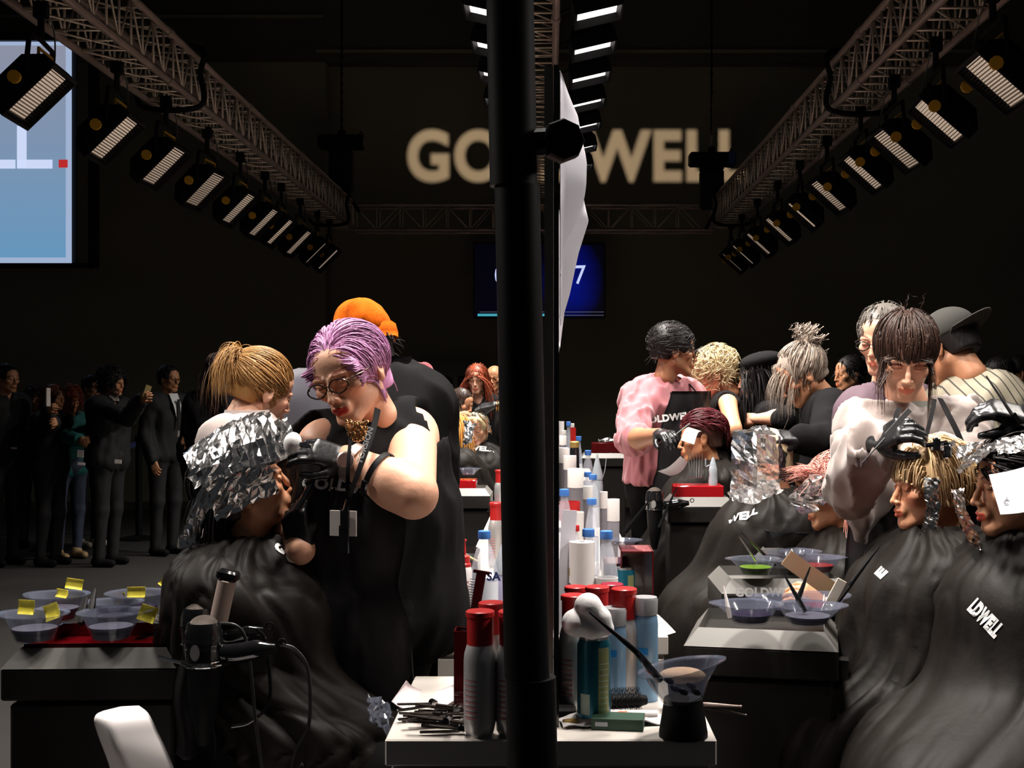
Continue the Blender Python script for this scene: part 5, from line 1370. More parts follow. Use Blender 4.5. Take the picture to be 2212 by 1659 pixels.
t = thing('spray_bottle', 'beige bottle with a black head leaning behind the hair dryers', 'bottle', W(472, 1342, 1015)); Rb = rotm(0, 0, 12); b = MB(); b.lathe([(.0195, 0), (.0195, .088), (.018, .090)], (0, 0, 0), 20, Rb); b.out('bottle_body', mat('beige_plastic', (.50, .38, .33), .5), t); b = MB(); b.box(Rb @ np.array([0, 0, .100]), (.046, .034, .022), Rb, bev=.005); b.out('head', M_gloss, t)
t = thing('towel', 'black cloth hanging from the trolley side below the dryers', 'towel', W(415, 1425, 1000)); G = []
for v in np.linspace(0, 1, 20):
    G.append([((-.035 + .085 * u) * (1 + .1 * v) + .006 * math.sin(7 * v + 2), .02 * math.sin(9 * u + 1.5) - .02, -.205 * v + .03 * math.sin(math.pi * u) * (v < .05)) for u in np.linspace(0, 1, 22)])
b = MB(); b.sheet(G, .004); b.out('cloth', M_clothblk, t, True)
t = thing('holder_ring', 'chrome-edged dryer holder ring on the trolley side', 'holder', W(443, 1432, 1045)); b = MB(); b.tube([np.array([.047 * math.cos(a), .047 * math.sin(a), 0]) for a in np.linspace(0, 6.28, 28, endpoint=False)], .003, 6, closed=True); b.bar((-.047, 0, 0), (-.10, .01, .01), .004, 6); b.out('ring', mat('chrome', (.8, .8, .82), .1, 1.0), t)
# white chair: narrow shell back seen obliquely, seat and legs below the picture
t = thing('plastic_chair', 'white plastic shell chair cut by the bottom edge', 'chair', (-.86, 2.52, 0)); o = wloc(t); G = []
Lc = spline([W(222, 1541, 1090), W(207, 1552, 1100), W(216, 1585, 1100), W(240, 1650, 1100), W(262, 1740, 1100), W(290, 1850, 1100)], 30) - o
Mc = spline([W(262, 1531, 1080), W(240, 1556, 1105), W(246, 1600, 1112), W(270, 1660, 1112), W(300, 1745, 1112), W(330, 1850, 1112)], 30) - o
Rc = spline([W(300, 1529, 1075), W(322, 1548, 1090), W(345, 1592, 1095), W(374, 1655, 1100), W(410, 1745, 1100), W(450, 1850, 1100)], 30) - o
for i in range(30):
    row = []
    for u in np.linspace(0, 1, 20):
        q = Lc[i] * max(0, 1 - 2.6 * u) + (Mc[i] * (2.6 * u if u < 1 / 2.6 else 1 - (u - 1 / 2.6) / (1 - 1 / 2.6))) + Rc[i] * max(0, (u - 1 / 2.6) / (1 - 1 / 2.6)); row.append(q)
    G.append(row)
b = MB(); b.sheet(G, .010); b.out('backrest', M_whitepl, t, True)
b = MB(); b.box((.10, -.10, .44), (.40, .40, .03), rotm(-20), bev=.012); b.out('seat', M_whitepl, t)
for sx in (-1, 1):
    for sy in (-1, 1): b = MB(); b.tube([(.10 + sx * .13, -.10 + sy * .12, .43), (.10 + sx * .19, -.10 + sy * .18, .0)], .012, 8); b.out('leg', M_whitepl, t)
# right trolleys
c2 = cart('trolley', 'black trolley with tint bowls and crossed brushes, nearest on the right', (1645 - CX) / 925., F / 925. + .02, -12, w=.36, d=.34, zt=.902)
lettering('lettering', 'GOLDWELL', .016, local_on(c2, (.1812, .16, .83)), (math.sin(math.radians(12)), math.cos(math.radians(12)), 0), (0, 0, 1), mat('dim_print', (.12, .11, .11), .5), c2, bold=.04, world=False) if False else None
def on(t, lx, ly, z): return local_on(t, (lx, ly, z))
t = thing('shallow_tray', 'shallow black tray under the bowls on the nearest right trolley', 'tray', on(c2, 0, .05, .872), c2.rotation_euler.z); b = MB(); b.box((0, .12, .002), (.29, .24, .004)); b.out('tray', M_dark, t)
for i, (px, py, s_, R_, fl, rot, lab) in enumerate(((1620, 1318, 935, .066, M_ddye, 170, 'bowl of dark tint at the front left of the nearest right trolley'), (1745, 1322, 935, .068, M_grdye, 10, 'clear bowl at the front right with two crossed brushes'), (1685, 1305, 880, .060, M_ddye, 150, 'bowl with a spout behind the front two bowls'), (1770, 1300, 880, .062, M_mdye, 30, 'bowl with magenta tint at the back right of the near trolley'))):
    bowl(lab, W(px, py, s_) - [0, 0, .028], R_, .042, fl, rot, 'bowls on the nearest right trolley')
brush('black brush leaning left in the front right bowl', W(1740, 1322, 935), W(1690, 1235, 930)); brush('black brush leaning right, crossing the other one', W(1722, 1300, 925), W(1750, 1225, 920))
brush('long thin black brush pointing up toward the capes', W(1795, 1318, 900), W(1900, 1180, 900), .006); brush('white tail comb standing at the left of the dark tint bowl', W(1577, 1335, 950), W(1563, 1265, 945), .005, M_whitepl)
t = thing('mixing_comb', 'wide pale comb standing in the front right bowl', 'comb', W(1785, 1320, 915)); b = MB(); b.box((.018, 0, .036), (.024, .004, .085), rotm(0, 0, 28), bev=.001); b.out('comb_body', mat('pale_comb', (.66, .58, .48), .5), t)
t = thing('paddle_sheet', 'tan cardboard strip held across the trolley', 'card', W(1755, 1245, 850)); b = MB(); b.box((0, 0, 0), (.165, .003, .044), rotm(0, 0, 36)); b.out('card', mat('tan_card', (.46, .30, .17), .7), t)
c3 = cart('trolley', 'black lettered trolley with a green tint bowl, second on the right', (1700 - CX) / 742., F / 742., 0, w=.38, d=.34, zt=.915)
lettering('lettering', 'GOLDWELL', .034, W(1658, 1280, 744), (1, 0, 0), (0, 0, 1), M_text, c3, bold=.05); b = MB(); o = W(1697, 1283, 746) - wloc(c3); b.box(o, (.004, .001, .004)); b.out('red_dot', M_redprint, c3)
for i, (px, py, s_, R_, fl, rot, lab) in enumerate(((1632, 1222, 735, .062, M_gdye, 180, 'bowl of bright green tint on the lettered trolley'), (1690, 1208, 700, .060, M_grdye, 60, 'clear bowl behind the green one'), (1765, 1218, 715, .064, M_rdye, 0, 'bowl of deep red tint at the right of the lettered trolley'), (1728, 1205, 690, .058, M_ddye, 90, 'heaped clear bowl in the middle of the lettered trolley'))):
    bowl(lab, W(px, py, s_) - [0, 0, .025], R_, .045, fl, rot, 'bowls on the lettered trolley')
brush('silver comb tail standing in the green bowl', W(1633, 1212, 730), W(1597, 1160, 730), .003, mat('steel', (.5, .5, .5), .3, 1)); brush('black brush leaning left over the green bowl', W(1675, 1222, 720), W(1600, 1148, 720))
c4 = cart('trolley', 'black trolley behind the lettered one, two dark bowls on it', (1740 - CX) / 612., F / 612., 0, w=.34, d=.32, zt=.905)
for i, (px, py) in enumerate(((1692, 1160), (1730, 1162))): bowl(['dark bowl at the left on the third right trolley', 'dark bowl at the right on the third right trolley'][i], W(px, py, 600) - [0, 0, .02], .055, .045, M_ddye, 90 * i, 'bowls on the third right trolley')
c5 = cart('trolley', 'trolley with a bright red acrylic box, in front of the undercut client', (1516 - CX) / 497., F / 497., 0, w=.297, d=.26, zt=.995)
t = thing('acrylic_box', 'bright red translucent box with clips, in front of the undercut client', 'box', (W(1512, 0, 495)[0], F / 497. + .03, .985)); b = MB(); b.box((0, .09, .03), (.215, .15, .056), bev=.004); b.out('box', mat('bright_red_acrylic', (.45, .01, .015), .1, coat=.5), t)
for i in range(6):
    x_ = 1490 + i * 5; brush('steel clip standing upright in the red box', W(x_, 1032, 490), W(x_ + (i - 3) * 1.0, 978, 488), .004, mat('steel', (.5, .5, .5), .3, 1), 'section_clip', 'clip', 'upright clips in the red box')
t = thing('applicator_bottle', 'white squeeze bottle with a hooked tip standing on the red box', 'bottle', (W(1541, 0, 492)[0], F / 497. + .07, 1.042)); b = MB(); b.lathe([(.018, 0), (.020, .02), (.016, .05), (.019, .07), (.014, .09)], (0, 0, 0), 18); b.out('bottle_body', mat('frosted_plastic', (.55, .60, .66), .3), t); b = MB(); b.lathe([(.015, .088), (.012, .10), (.004, .125)], (0, 0, 0), 16); b.tube(spline([(-.016, 0, .09), (-.032, 0, .085), (-.032, 0, .12)], 8), .003, 5); b.out('nozzle', M_greyp, t)
d3 = dryer('small dark hair dryer hanging at the left of the red-box trolley', 1414, 1065, 500, .90); brush('chrome curling iron slanting beside the red-box trolley', W(1423, 1140, 505), W(1462, 1052, 500), .007, M_gloss, 'curling_iron', 'curling iron', None)
c6 = cart('trolley', 'far trolley with a red tray behind the bottle row', (1305 - CX) / 262., F / 262., 0, w=.38, d=.3, zt=.925)
t = thing('red_tray', 'red tray with crumpled foil on the far trolley', 'tray', (W(1310, 0, 262)[0], F / 262. + .05, .915)); b = MB(); b.box((0, .08, .05), (.24, .15, .09), bev=.004); b.out('tray', M_redac, t); b = MB(); foil_sheet(b, [[(-.06, .03, .10), (-.06, .12, .12)], [(.08, .03, .11), (.08, .12, .13)]], .015, 20, 3, (10, 8)); b.out('crumpled_foil', M_foil, t, False)
c7 = cart('trolley', 'trolley with a dark red tray behind the lilac-haired stylist\'s elbow', (1000 - CX) / 396., F / 396., 0, w=.30, d=.3, zt=.92)
t = thing('red_tray', 'dark red tray on the trolley behind the lilac-haired stylist\'s elbow', 'tray', (W(1005, 0, 396)[0], F / 396. + .06, .905)); b = MB(); b.box((0, .07, .03), (.11, .15, .055), bev=.004); b.out('tray', mat('bright_red_acrylic', (.45, .01, .015), .1, coat=.5), t)
bowl('small clear bowl on the dark red tray behind the elbow', W(1012, 1022, 390) - [0, 0, .01], .05, .035, None, 0, 'tint bowls')
t = thing('tissue', 'crumpled white tissue with a red mark behind the stylist\'s elbow', 'tissue', W(963, 1048, 396)); o = wloc(t); b = MB(); foil_sheet(b, [[W(946, 1031, 396) - o, W(948, 1064, 396) - o], [W(962, 1016, 396) - o, W(966, 1074, 396) - o], [W(984, 1038, 396) - o, W(976, 1058, 396) - o]], .012, 16, 8, (12, 10)); b.out('tissue_sheet', mat('tissue_white', (.74, .68, .66), .8), t, False)
b = MB(); b.box(W(960, 1032, 396) - o, (.035, .004, .02), rotm(0, 0, 20)); b.out('red_mark', M_redcap, t)
# footrest of the near styling chair
t = thing('chair_footrest', 'curved pale metal footrest under the foil-wrapped client', 'footrest', W(600, 1659, 960)); o = wloc(t)
b = MB(); a_ = spline([W(560, 1560, 960), W(556, 1600, 960), W(575, 1640, 970), W(620, 1680, 975), W(660, 1700, 980)], 20) - o; c_ = spline([W(608, 1560, 960), W(610, 1595, 960), W(628, 1630, 970), W(660, 1655, 975), W(700, 1680, 980)], 20) - o
b.sheet(np.stack([a_, (a_ + c_) / 2 + [0, -.012, 0], c_], 1), .008); b.tube([(0, .05, -.02), (0.02, .08, -.56)], .02, 10); b.out('footrest_band', mat('dull_metal', (.35, .28, .24), .45, .5), t, True)
# ================================================================ people left of the pole
def head_at(local, px, py, s, yaw, pitch=0, roll=0, size=1.0, wide=1.0):
    h = Head((0, 0, 0), yaw, pitch, roll, size, wide); h.c = W(px, py, s) - h.to(local); return h
def comb_from(roots, pole=(0, -.02, .13), side=0.0):
    d = roots - np.array(pole); c0 = np.array([0, .022, .036]); n = roots - c0; n /= np.linalg.norm(n, axis=1, keepdims=True)
    d = d - n * (d * n).sum(1, keepdims=True); d /= (np.linalg.norm(d, axis=1, keepdims=True) + 1e-6)
    return d
def curtain(w=.062, y=-.05, zt=.04):
    def e(q):
        m = (q[:, 1] < y) & (q[:, 2] < zt) & (np.abs(q[:, 0]) < w)
        q[m, 0] = np.where(q[m, 0] < 0, -w, w) * (1 + .04 * np.sin(q[m, 2] * 90)); return q
    return e
def logo(txt, target, px, py, s, size, parent, right=(1, 0, 0), up=(0, 0, 1), m=None, bold=.05, xs=1.12, dot=False):
    bv, sh = bvh_of(target); c = np.array([0, 0, EYE]); H = []; Nn = np.zeros(3)
    for dx, dy in ((0, 0), (12, 0), (-12, 0), (0, 10), (0, -10)):
        d = nz(W(px + dx, py + dy, s) - c); h = bv.ray_cast(V3(c - sh), V3(d), 20)
        if h[0] is not None:
            n = np.array(h[1]); n = n if n @ d < 0 else -n; Nn += n
            if dx == dy == 0: H = np.array(h[0]) + sh
    if not len(H): return
    Nn = nz(Nn); r = np.array(right, float); r = nz(r - Nn * (r @ Nn)); u = np.cross(Nn, r)
    lettering('lettering', txt, size, H, r, u, m or M_text, parent, bold, xs, onto=(bv, sh), lift=.002)

WA = lambda x, y, s: W(x, y, s - 32)
# ---- A: stylist with the lilac bob
J = stand(0, 0, 1.72, yaw=-28, fat=1.22)
J['root'] = np.array([(800 - CX) / 900, F / 868, 0.0])
J.update(P=WA(815, 1330, 905), C=WA(815, 1120, 905), N=WA(800, 950, 895), SL=WA(886, 938, 890), SR=WA(704, 966, 925), EL=WA(893, 1068, 985), WL=WA(750, 994, 968),
         ER=WA(652, 1130, 940), WR=WA(648, 1188, 975), HL=WA(850, 1340, 890), HR=WA(770, 1340, 915), KL=WA(850, 1640, 890), KR=WA(775, 1640, 915))
for a in 'LR': J['A' + a] = J['K' + a] + np.array([0, .03, -.46]); J['A' + a][2] = .085
J['armf'] = 1.30
hA = head_at((0, -.109, -.031), 716, 866, 925, yaw=-25, pitch=20, roll=-14, size=.96, wide=1.09)
A = person('stylist with lilac bob, glasses and black gloves tending the foil-wrapped head', J, hA, S_fair, res=.008, hres=.0028, hands=('glove', 'glove'),
           hpose=(dict(back=(.25, -.75, .55), curl=(.55, .75, .85, .9), thumb=(.75, .1), tcurl=1.0, size=.94, fdir=WA(655, 966, 985) - WA(750, 994, 968)),
                  dict(back=(-.3, -.8, 0), curl=(.9, 1.0, 1.1, 1.1), thumb=(.5, .4), fdir=(-.18, .05, .9), size=.9)),
           tint=dict(lips=(.50, .05, .06), brow=(.30, .14, .10), shadow=(.9, .78, .75), cheeks=.22, browt=1.15), group='hairdressers at work')
rA = J['root']
rng = np.random.RandomState(3); R0 = scalp_roots(1700, rng, low=-.02)
sv = strands(hA, R0, comb_from(R0, (.012, -.100, .078)), .30, rng, grav=.27, noise=.018, off=.008, offj=.011, w=.0020, steps=20, extra=curtain(.070, -.035, .05), stop=lambda q: q[:, 2] < -.092 - .25 * np.maximum(-q[:, 1], 0) + .006 * np.sin(q[:, 1] * 300), hug=-.045)
hair_mesh('hair', hA, A, H_lilac, hair_cap(.009, nape=-.07), [sv], sh=rA)
glasses(hA, A, rA, mat('gold_frame', (.05, .03, .02), .2, .6), r=(.0245, .018))
shirt = garment('sleeveless_shirt', A, J, M_clothblk, 0, t=.018, fold=folds(6, .008, 5), cutneck=.075, vneck=(WA(765, 925, 1000), (.045, .10, .06)))
col = MB()
for e in (-1, 1):
    P0 = J['N'] + rotm(-28) @ np.array([e * .045, .05, .045]); P1 = J['N'] + rotm(-28) @ np.array([e * .085, -.06, -.0]); P2 = J['N'] + rotm(-28) @ np.array([e * .045, -.155, -.13])
    c1 = spline([P0, P1, P2], 14); c2 = spline([P0 + [0, 0, -.05], P1 + rotm(-28) @ np.array([e * .06, .0, -.035]), P2 + rotm(-28) @ np.array([e * .03, 0, -.01])], 14)
    col.sheet(np.stack([c1, (c1 + c2) / 2 + [0, 0, .006], c2], 1), .004)
col.out('collar', M_clothblk, A, shift=rA)
apA = apron(A, J, M_apron, rA, top=.43, wtop=.135, wbot=.27, fold=.012, seed=4, off=.085, z0=.42)
logo('GOLDWELL', apA, 752, 1052, 928, .036, apA, right=rotm(-28) @ np.array([1, 0, 0]), bold=.045)
trousers(A, J, M_clothblk); shoes(J, M_clothblk, A, rA)
# apron straps, lanyard, badges, necklace
b = MB()
fwA = rotm(-28) @ np.array([0, -1, 0])
b.sheet(np.stack([spline([WA(756, 912, 985), WA(752, 960, 1010), WA(748, 1010, 1020), WA(746, 1060, 1020)], 16), spline([WA(764, 912, 985), WA(760, 960, 1010), WA(756, 1010, 1020), WA(756, 1060, 1020)], 16)], 1), .002)
b.sheet(np.stack([spline([WA(810, 880, 960), WA(800, 925, 985), WA(780, 985, 1015), WA(755, 1060, 1025), WA(748, 1095, 1025)], 16), spline([WA(822, 886, 955), WA(813, 928, 985), WA(792, 988, 1015), WA(764, 1062, 1025), WA(756, 1095, 1025)], 16)], 1), .002)
b.out('lanyard', M_clothblk, A, shift=rA)
lettering('lanyard_lettering', 'TORSION', .018, WA(790, 962, 1060), WA(802, 938, 1000) - WA(786, 985, 1000), nz(np.cross(fwA, WA(802, 938, 1000) - WA(786, 985, 1000))) , M_text, A, bold=.03)
b = MB(); R = rotm(-18)
b.box(WA(728, 1130, 1010), (.034, .004, .056), R); b.box(WA(761, 1131, 1010), (.020, .004, .056), R)
b.slot(1); b.box(WA(745, 1122, 1022), (.020, .012, .045), R, bev=.003); b.box(WA(743, 1165, 1020), (.022, .006, .060), R); b.tube([WA(752, 1080, 1025), WA(746, 1104, 1025)], .006, 8)
b.out('badge', [mat('badge_card', (.62, .56, .53), .6), M_gloss], A, shift=rA)
b = MB(); rs = random.Random(4)
for i in range(230):
    u = rs.uniform(-1, 1); v = rs.random()
    px = 771 + u * (24 - 12 * v * v); py = 912 + v * 42 + abs(u) * -4; r = rs.uniform(.0018, .0042)
    b.sphere(WA(px, py, 1000 + rs.uniform(-3, 6)), r, 6, 4)
b.out('necklace', mat('gold_beads', (.75, .45, .22), .25, 1.0), A, False, shift=rA)
# watch and wristband
def band_at(p, ax, r, w, m, name, par, sh, k=.004, fl=1.0):
    ax = nz(ax); u = nz(np.cross(ax, [0, 0, 1])); v = np.cross(ax, u); mb = MB(); pr = []
    R = np.stack([u, v, ax], 1)
    mb.lathe([(r, -w / 2), (r + k, -w / 2), (r + k, w / 2), (r, w / 2)], p, 28, R, cap=False); return mb.out(name, m, par, shift=sh)
axA = J['WL'] - J['EL']
pw = J['EL'] + axA * .90
t_ = thing('wristwatch', 'chunky metal wristwatch on the lilac-haired stylist\'s gloved wrist', 'watch', pw)
band_at(np.zeros(3), axA, .0425, .020, mat('steel_rose', (.75, .62, .56), .28, .9), 'strap', t_, None, .005)
cdir = nz(np.array([-.15, -.95, .15]) - nz(axA) * (np.array([-.15, -.95, .15]) @ nz(axA))); uu = nz(axA); vv = np.cross(cdir, uu); Rw = np.stack([uu, vv, cdir], 1)
b = MB(); b.lathe([(.019, 0), (.021, .003), (.021, .008), (.017, .010)], cdir * .044, 28, Rw); b.out('case', mat('steel_rose', (.75, .62, .56), .28, .9), t_)
b = MB(); b.lathe([(.0165, .0), (.0165, .0015)], cdir * .0545, 28, Rw); b.out('dial', mat('watch_dial', (.22, .12, .10), .25, .3), t_)
pb = J['EL'] + axA * .52
t_ = thing('fitness_band', 'black rubber wristband on the lilac-haired stylist\'s forearm', 'wristband', pb)
band_at(np.zeros(3), axA, .0560, .013, M_black, 'strap', t_, None, .003)
b = MB(); cd2 = nz(np.array([-.1, -.85, -.5]) - uu * (np.array([-.1, -.85, -.5]) @ uu)); R2 = np.stack([uu, np.cross(cd2, uu), cd2], 1)
b.box(cd2 * .060, (.017, .042, .008), R2, bev=.003); b.out('tracker', M_gloss, t_)
# brush with the white round head in the gloved hand
t_ = thing('round_sponge', 'white egg-shaped sponge held by the black glove over the foil', 'sponge', WA(632, 957, 1000))
b = MB(); b.sphere((0, 0, 0), (.020, .020, .0245), 24, 16, rotm(0, 0, 12)); b.out('sponge_ball', mat('white_foam', (.9, .88, .88), .7, sss=.1), t_)
t_ = thing('hair_clip', 'shiny clip pinched between gloved thumb and fingers beside the white sponge', 'clip', WA(660, 962, 1005))
b = MB(); b.box((0, 0, 0), (.030, .006, .010), rotm(0, 0, 10), bev=.002); b.box((.004, -.002, .006), (.034, .004, .003), rotm(0, 0, -8)); b.out('jaws', mat('chrome', (.8, .8, .82), .1, 1.0), t_)
t_ = thing('tint_brush', 'slim black comb handle pointing up from the lower gloved hand', 'comb', WA(655, 1080, 990))
b = MB(); b.tube([WA(640, 1103, 995) - wloc(t_), WA(672, 1045, 985) - wloc(t_), WA(678, 1032, 985) - wloc(t_)], [.006, .0075, .006], 8); b.out('handle', M_gloss, t_)

# ---- B: seated model wrapped in foil
def styling_chair(x, y, yaw, label, zs=.46):
    t = thing('styling_chair', label, 'chair', (x, y, 0), math.radians(yaw), 'styling chairs under the capes')
    b = MB(); b.box((0, 0, zs - .04), (.44, .42, .10), bev=.03); b.out('seat', M_clothblk, t)
    b = MB(); b.box((0, .20, zs + .22), (.40, .06, .40), rotm(0, -8), bev=.03); b.out('backrest', M_clothblk, t)
    b = MB(); b.tube([(0, 0, .03), (0, 0, zs - .08)], .03, 14); b.out('pedestal', mat('chrome', (.8, .8, .82), .1, 1.0), t)
    b = MB(); b.lathe([(.27, 0), (.27, .01), (.10, .03), (.04, .05)], (0, 0, 0), 32); b.out('base', mat('chrome', (.8, .8, .82), .1, 1.0), t)
    return t
def seated(px, s, yaw, label, hd, skn, top=1.26, zs=.5, **kw):
    J = seat((px - CX) / s, F / s, zs, yaw=yaw); nk = hd.neck()
    n = nk + np.array([0, 0, -.045]); d = n - J['N']
    for a in ('N', 'SL', 'SR', 'EL', 'ER'): J[a] = J[a] + d * (1 if a[0] in 'NS' else .6)
    J['C'] = (J['N'] + J['P']) / 2; J['H'] = hd.c; J['fat'] = .88; J['armf'] = .88
    p = person(label, J, hd, skn, hands=('skin', 'skin'), **kw); trousers(p, J, M_clothblk); shoes(J, M_clothblk, p, J['root']); return p, J
hB = head_at((0, -.109, -.031), 634, 1053, 918, yaw=104, pitch=-18, roll=0, size=.955)
B, JB = seated(552, 905, 66, 'seated client with foil-wrapped hair, chin up, under a wide black cape', hB, S_warm, hres=.0032, tint=dict(lips=(.9, .5, .5), cheeks=.2), group='seated clients in capes', zs=.56)
rB = JB['root']
sb = SDF(); sb.chain([hB.to((0, .07, -.02)), W(535, 1140, 902), W(505, 1190, 892), W(475, 1230, 882)], [.062, .058, .05, .03], k=.03)
rng = np.random.RandomState(9); R0 = scalp_roots(500, rng, low=-.05); R0 = R0[R0[:, 1] > .03]
sv = strands(hB, R0, np.tile([0, .8, -.3], (len(R0), 1)), .20, rng, grav=.5, noise=.03, w=.003, steps=12)
v_, f_ = sb.mesh(.008)
hair_mesh('hair', hB, B, H_black, hair_cap(.010, nape=-.06), [sv, (v_, f_)], sh=rB)
def cape(J, hd, name='cape', m=None, hem=.33, wide=1.0, seed=0, crump=(.012, 6.5), wave=(5, .03), fwd=1.0, nu=140, nv=90, par=None, knee=1.0):
    R = rotm(J['yaw']); fw = R @ np.array([0, -1.0, 0]); y = J['yaw']; nk = hd.neck(); N = J['N']; P = J['P']; z = lambda p, h: np.array([p[0], p[1], h])
    sh_z = J['SL'][2]; lap = P * .55 + (J['KL'] + J['KR']) * .225
    rings = [(nk + [0, 0, -.02], .060, .058, y), (N + [0, 0, .035], .085, .080, y), (z(N, sh_z + .035), .215, .135, y), (z(N, sh_z - .05) + fw * .02, .262 * max(wide, .9), .190, y),
             (z(N * .5 + P * .5, (sh_z + P[2]) / 2) + fw * .07 * fwd, .285 * wide, .225, y), (z(lap, P[2] + .07) + fw * .03 * fwd, .285 * wide, .33 * knee, y), (z(lap, hem + (P[2] - hem) * .4) + fw * .05 * fwd, .285 * wide, .35 * knee, y), (z(lap, hem) + fw * .04 * fwd, .27 * wide, .33 * knee, y)]
    return loft(name, rings, m or M_cape, par, J['root'], nu=nu, nv=nv, wave=wave, seed=seed, crump=crump)
capeB = cape(JB, hB, par=B, hem=.66, seed=3, wide=.80, fwd=.3, knee=.72)
logo('GO', capeB, 618, 1196, 960, .036, capeB, right=(.8, 0, -.6), up=(.6, 0, .8), bold=.06)
tow = MB(); tow.sheet(np.stack([spline([W(490, 1110, 847), W(470, 1190, 847), W(425, 1270, 847), W(398, 1350, 847), (W(400, 1480, 847))], 24), spline([W(520, 1130, 867), W(500, 1200, 867), W(455, 1280, 867), W(425, 1360, 867), W(430, 1490, 867)], 24), spline([W(545, 1170, 817), W(520, 1240, 817), W(480, 1300, 817), W(450, 1380, 817), W(450, 1490, 817)], 24)], 1), .006)
t_ = thing('towel', 'black towel hanging down behind the foil-wrapped client\'s neck', 'towel', W(480, 1400, 847)); tow.out('cloth', M_clothblk, t_, True, shift=wloc(t_))
# foils
def foils(label, root, sh, sheets, seed=0, name='foil'):
    for i, (P, amp, n) in enumerate(sheets):
        mb = MB(); foil_sheet(mb, P, amp, 26, seed + i * 5, n); mb.out(name, M_foil, root, False, shift=sh)
def q4(pts, s): return [[W(pts[0][0], pts[0][1], s[0]), W(pts[1][0], pts[1][1], s[1])], [W(pts[2][0], pts[2][1], s[2]), W(pts[3][0], pts[3][1], s[3])]]
sh_ = []
L_ = lambda x, y, z: hB.to((x, y, z))
for i in range(12):
    t0 = i / 11; y0 = -.098 + .175 * t0; r = .118 + .018 * math.sin(t0 * 3.1) - .02 * (t0 < .1)
    arc = lambda rr, yy: [L_(rr * .92 * math.sin(a), yy, .026 + rr * math.cos(a)) for a in np.linspace(-1.35, 1.0, 6)]
    zz = -.035 if t0 < .3 else -.02
    sh_.append(([arc(r * (.80 if t0 < .12 else .92), y0 + .035), arc(r, y0 + .005), arc(r + .014, y0 - .030 + zz * .5)], .0045, (8, 18)))
sh_.append(([[L_(-.100, -.066, .085), L_(-.112, -.070, .03), L_(-.104, -.074, -.022)], [L_(-.112, .01, .095), L_(-.120, .01, .03), L_(-.112, .005, -.030)], [L_(-.105, .08, .085), L_(-.112, .085, .02), L_(-.104, .085, -.040)]], .0055, (15, 14)))
sh_.append(([[L_(-.085, .075, .07), L_(-.075, .14, .0), L_(-.06, .19, -.07)], [L_(-.085, .08, .0), L_(-.075, .12, -.04), L_(-.06, .165, -.095)]], .005, (8, 12)))
foils('', B, rB, sh_, 11)
styling_chair(JB['root'][0], JB['root'][1], 52, 'black styling chair hidden under the foil-wrapped client\'s cape')
# round mirror-like bowl scrap above the foil: colour bowl of pale tint behind
t_ = thing('tint_bowl', 'red and cream tint bowl tucked behind the foil-wrapped head', 'bowl', W(608, 985, 802))
b = MB(); b.lathe([(.030, -.05), (.045, -.02), (.052, .0), (.049, .0), (.040, -.02), (.0, -.045)], (0, 0, 0), 24, rotm(20, 20, 35)); b.out('bowl', mat('cream_plastic', (.75, .62, .30), .4), t_)
b = MB(); b.tube([rotm(20, 20, 35) @ np.array([.051 * math.cos(a), .051 * math.sin(a), 0]) for a in np.linspace(0, 6.28, 24, endpoint=False)], .005, 6, closed=True); b.out('rim', mat('red_plastic', (.40, .015, .02), .3), t_)

# ---- C: ponytail
J = stand((560 - CX) / 748, F / 748, 1.52, yaw=138)
hC = Head(W(566, 842, 749), 128, 22, -8, .90)
J.update(N=W(540, 925, 761), SL=W(492, 955, 790), SR=W(597, 958, 720), P=W(548, 1200, 751), C=W(540, 1050, 755), EL=W(483, 1100, 761), WL=W(590, 1090, 691), ER=W(635, 1080, 706), WR=W(640, 1000, 672))
J['armf'] = 1.05
C_ = person('woman with a dark blond ponytail in a pale shirt, seen from behind', J, hC, S_fair, res=.009, hres=.0035, tint=dict(cheeks=.4), group='hairdressers at work'); rC = J['root']
rng = np.random.RandomState(5); R0 = scalp_roots(1100, rng, low=-.05); pony = np.array([.01, .118, .065])
dd = pony - R0; ln = np.linalg.norm(dd, axis=1); dd /= ln[:, None]
sv = strands(hC, R0, dd, ln + .02, rng, grav=0, noise=.015, off=.008, offj=.008, w=.0020, steps=10, keep=1.0, taper=False, hug=-.2)
n = 420; R1 = pony + rng.normal(size=(n, 3)) * [.012, .008, .012]
sv2 = strands(hC, R1, np.tile([0., .6, .15], (n, 1)) + rng.normal(size=(n, 3)) * .36, rng.uniform(.08, .17, n), rng, grav=.42, noise=.10, off=.012, offj=.03, w=.0016, steps=16, hug=9)
hair_mesh('hair', hC, C_, H_blond, hair_cap(.009, nape=-.055), [sv, sv2], sh=rC)
t_ = thing('hair_tie', 'dark hair tie holding the blond ponytail', 'hair tie', hC.to(pony)); b = MB(); b.tube([hC.R @ np.array([.016 * math.cos(a), .004, .016 * math.sin(a)]) for a in np.linspace(0, 6.28, 16, endpoint=False)], .005, 6, closed=True); b.out('band', M_clothblk, t_)
M_shirt = mat('pale_shirt', (.33, .27, .25), .75, sheen=.2)
shC = garment('shirt', C_, J, M_shirt, 1.05, t=.020, fold=folds(5, .010, 8), cuff=.012, cutneck=.058, clipz=1.0)
b = MB(); Rn = rotm(138); pc = J['N'] + np.array([0, 0, .012])
P = [[pc + Rn @ np.array([r * math.cos(a), r * .95 * math.sin(a) + .01, z]) for a in np.linspace(-1.2 - math.pi * 0, math.pi + 1.2, 26)] for r, z in ((.062, .040), (.072, .006), (.080, -.012))]
b.sheet(P, .003); b.out('collar', M_shirt, C_, shift=rC)
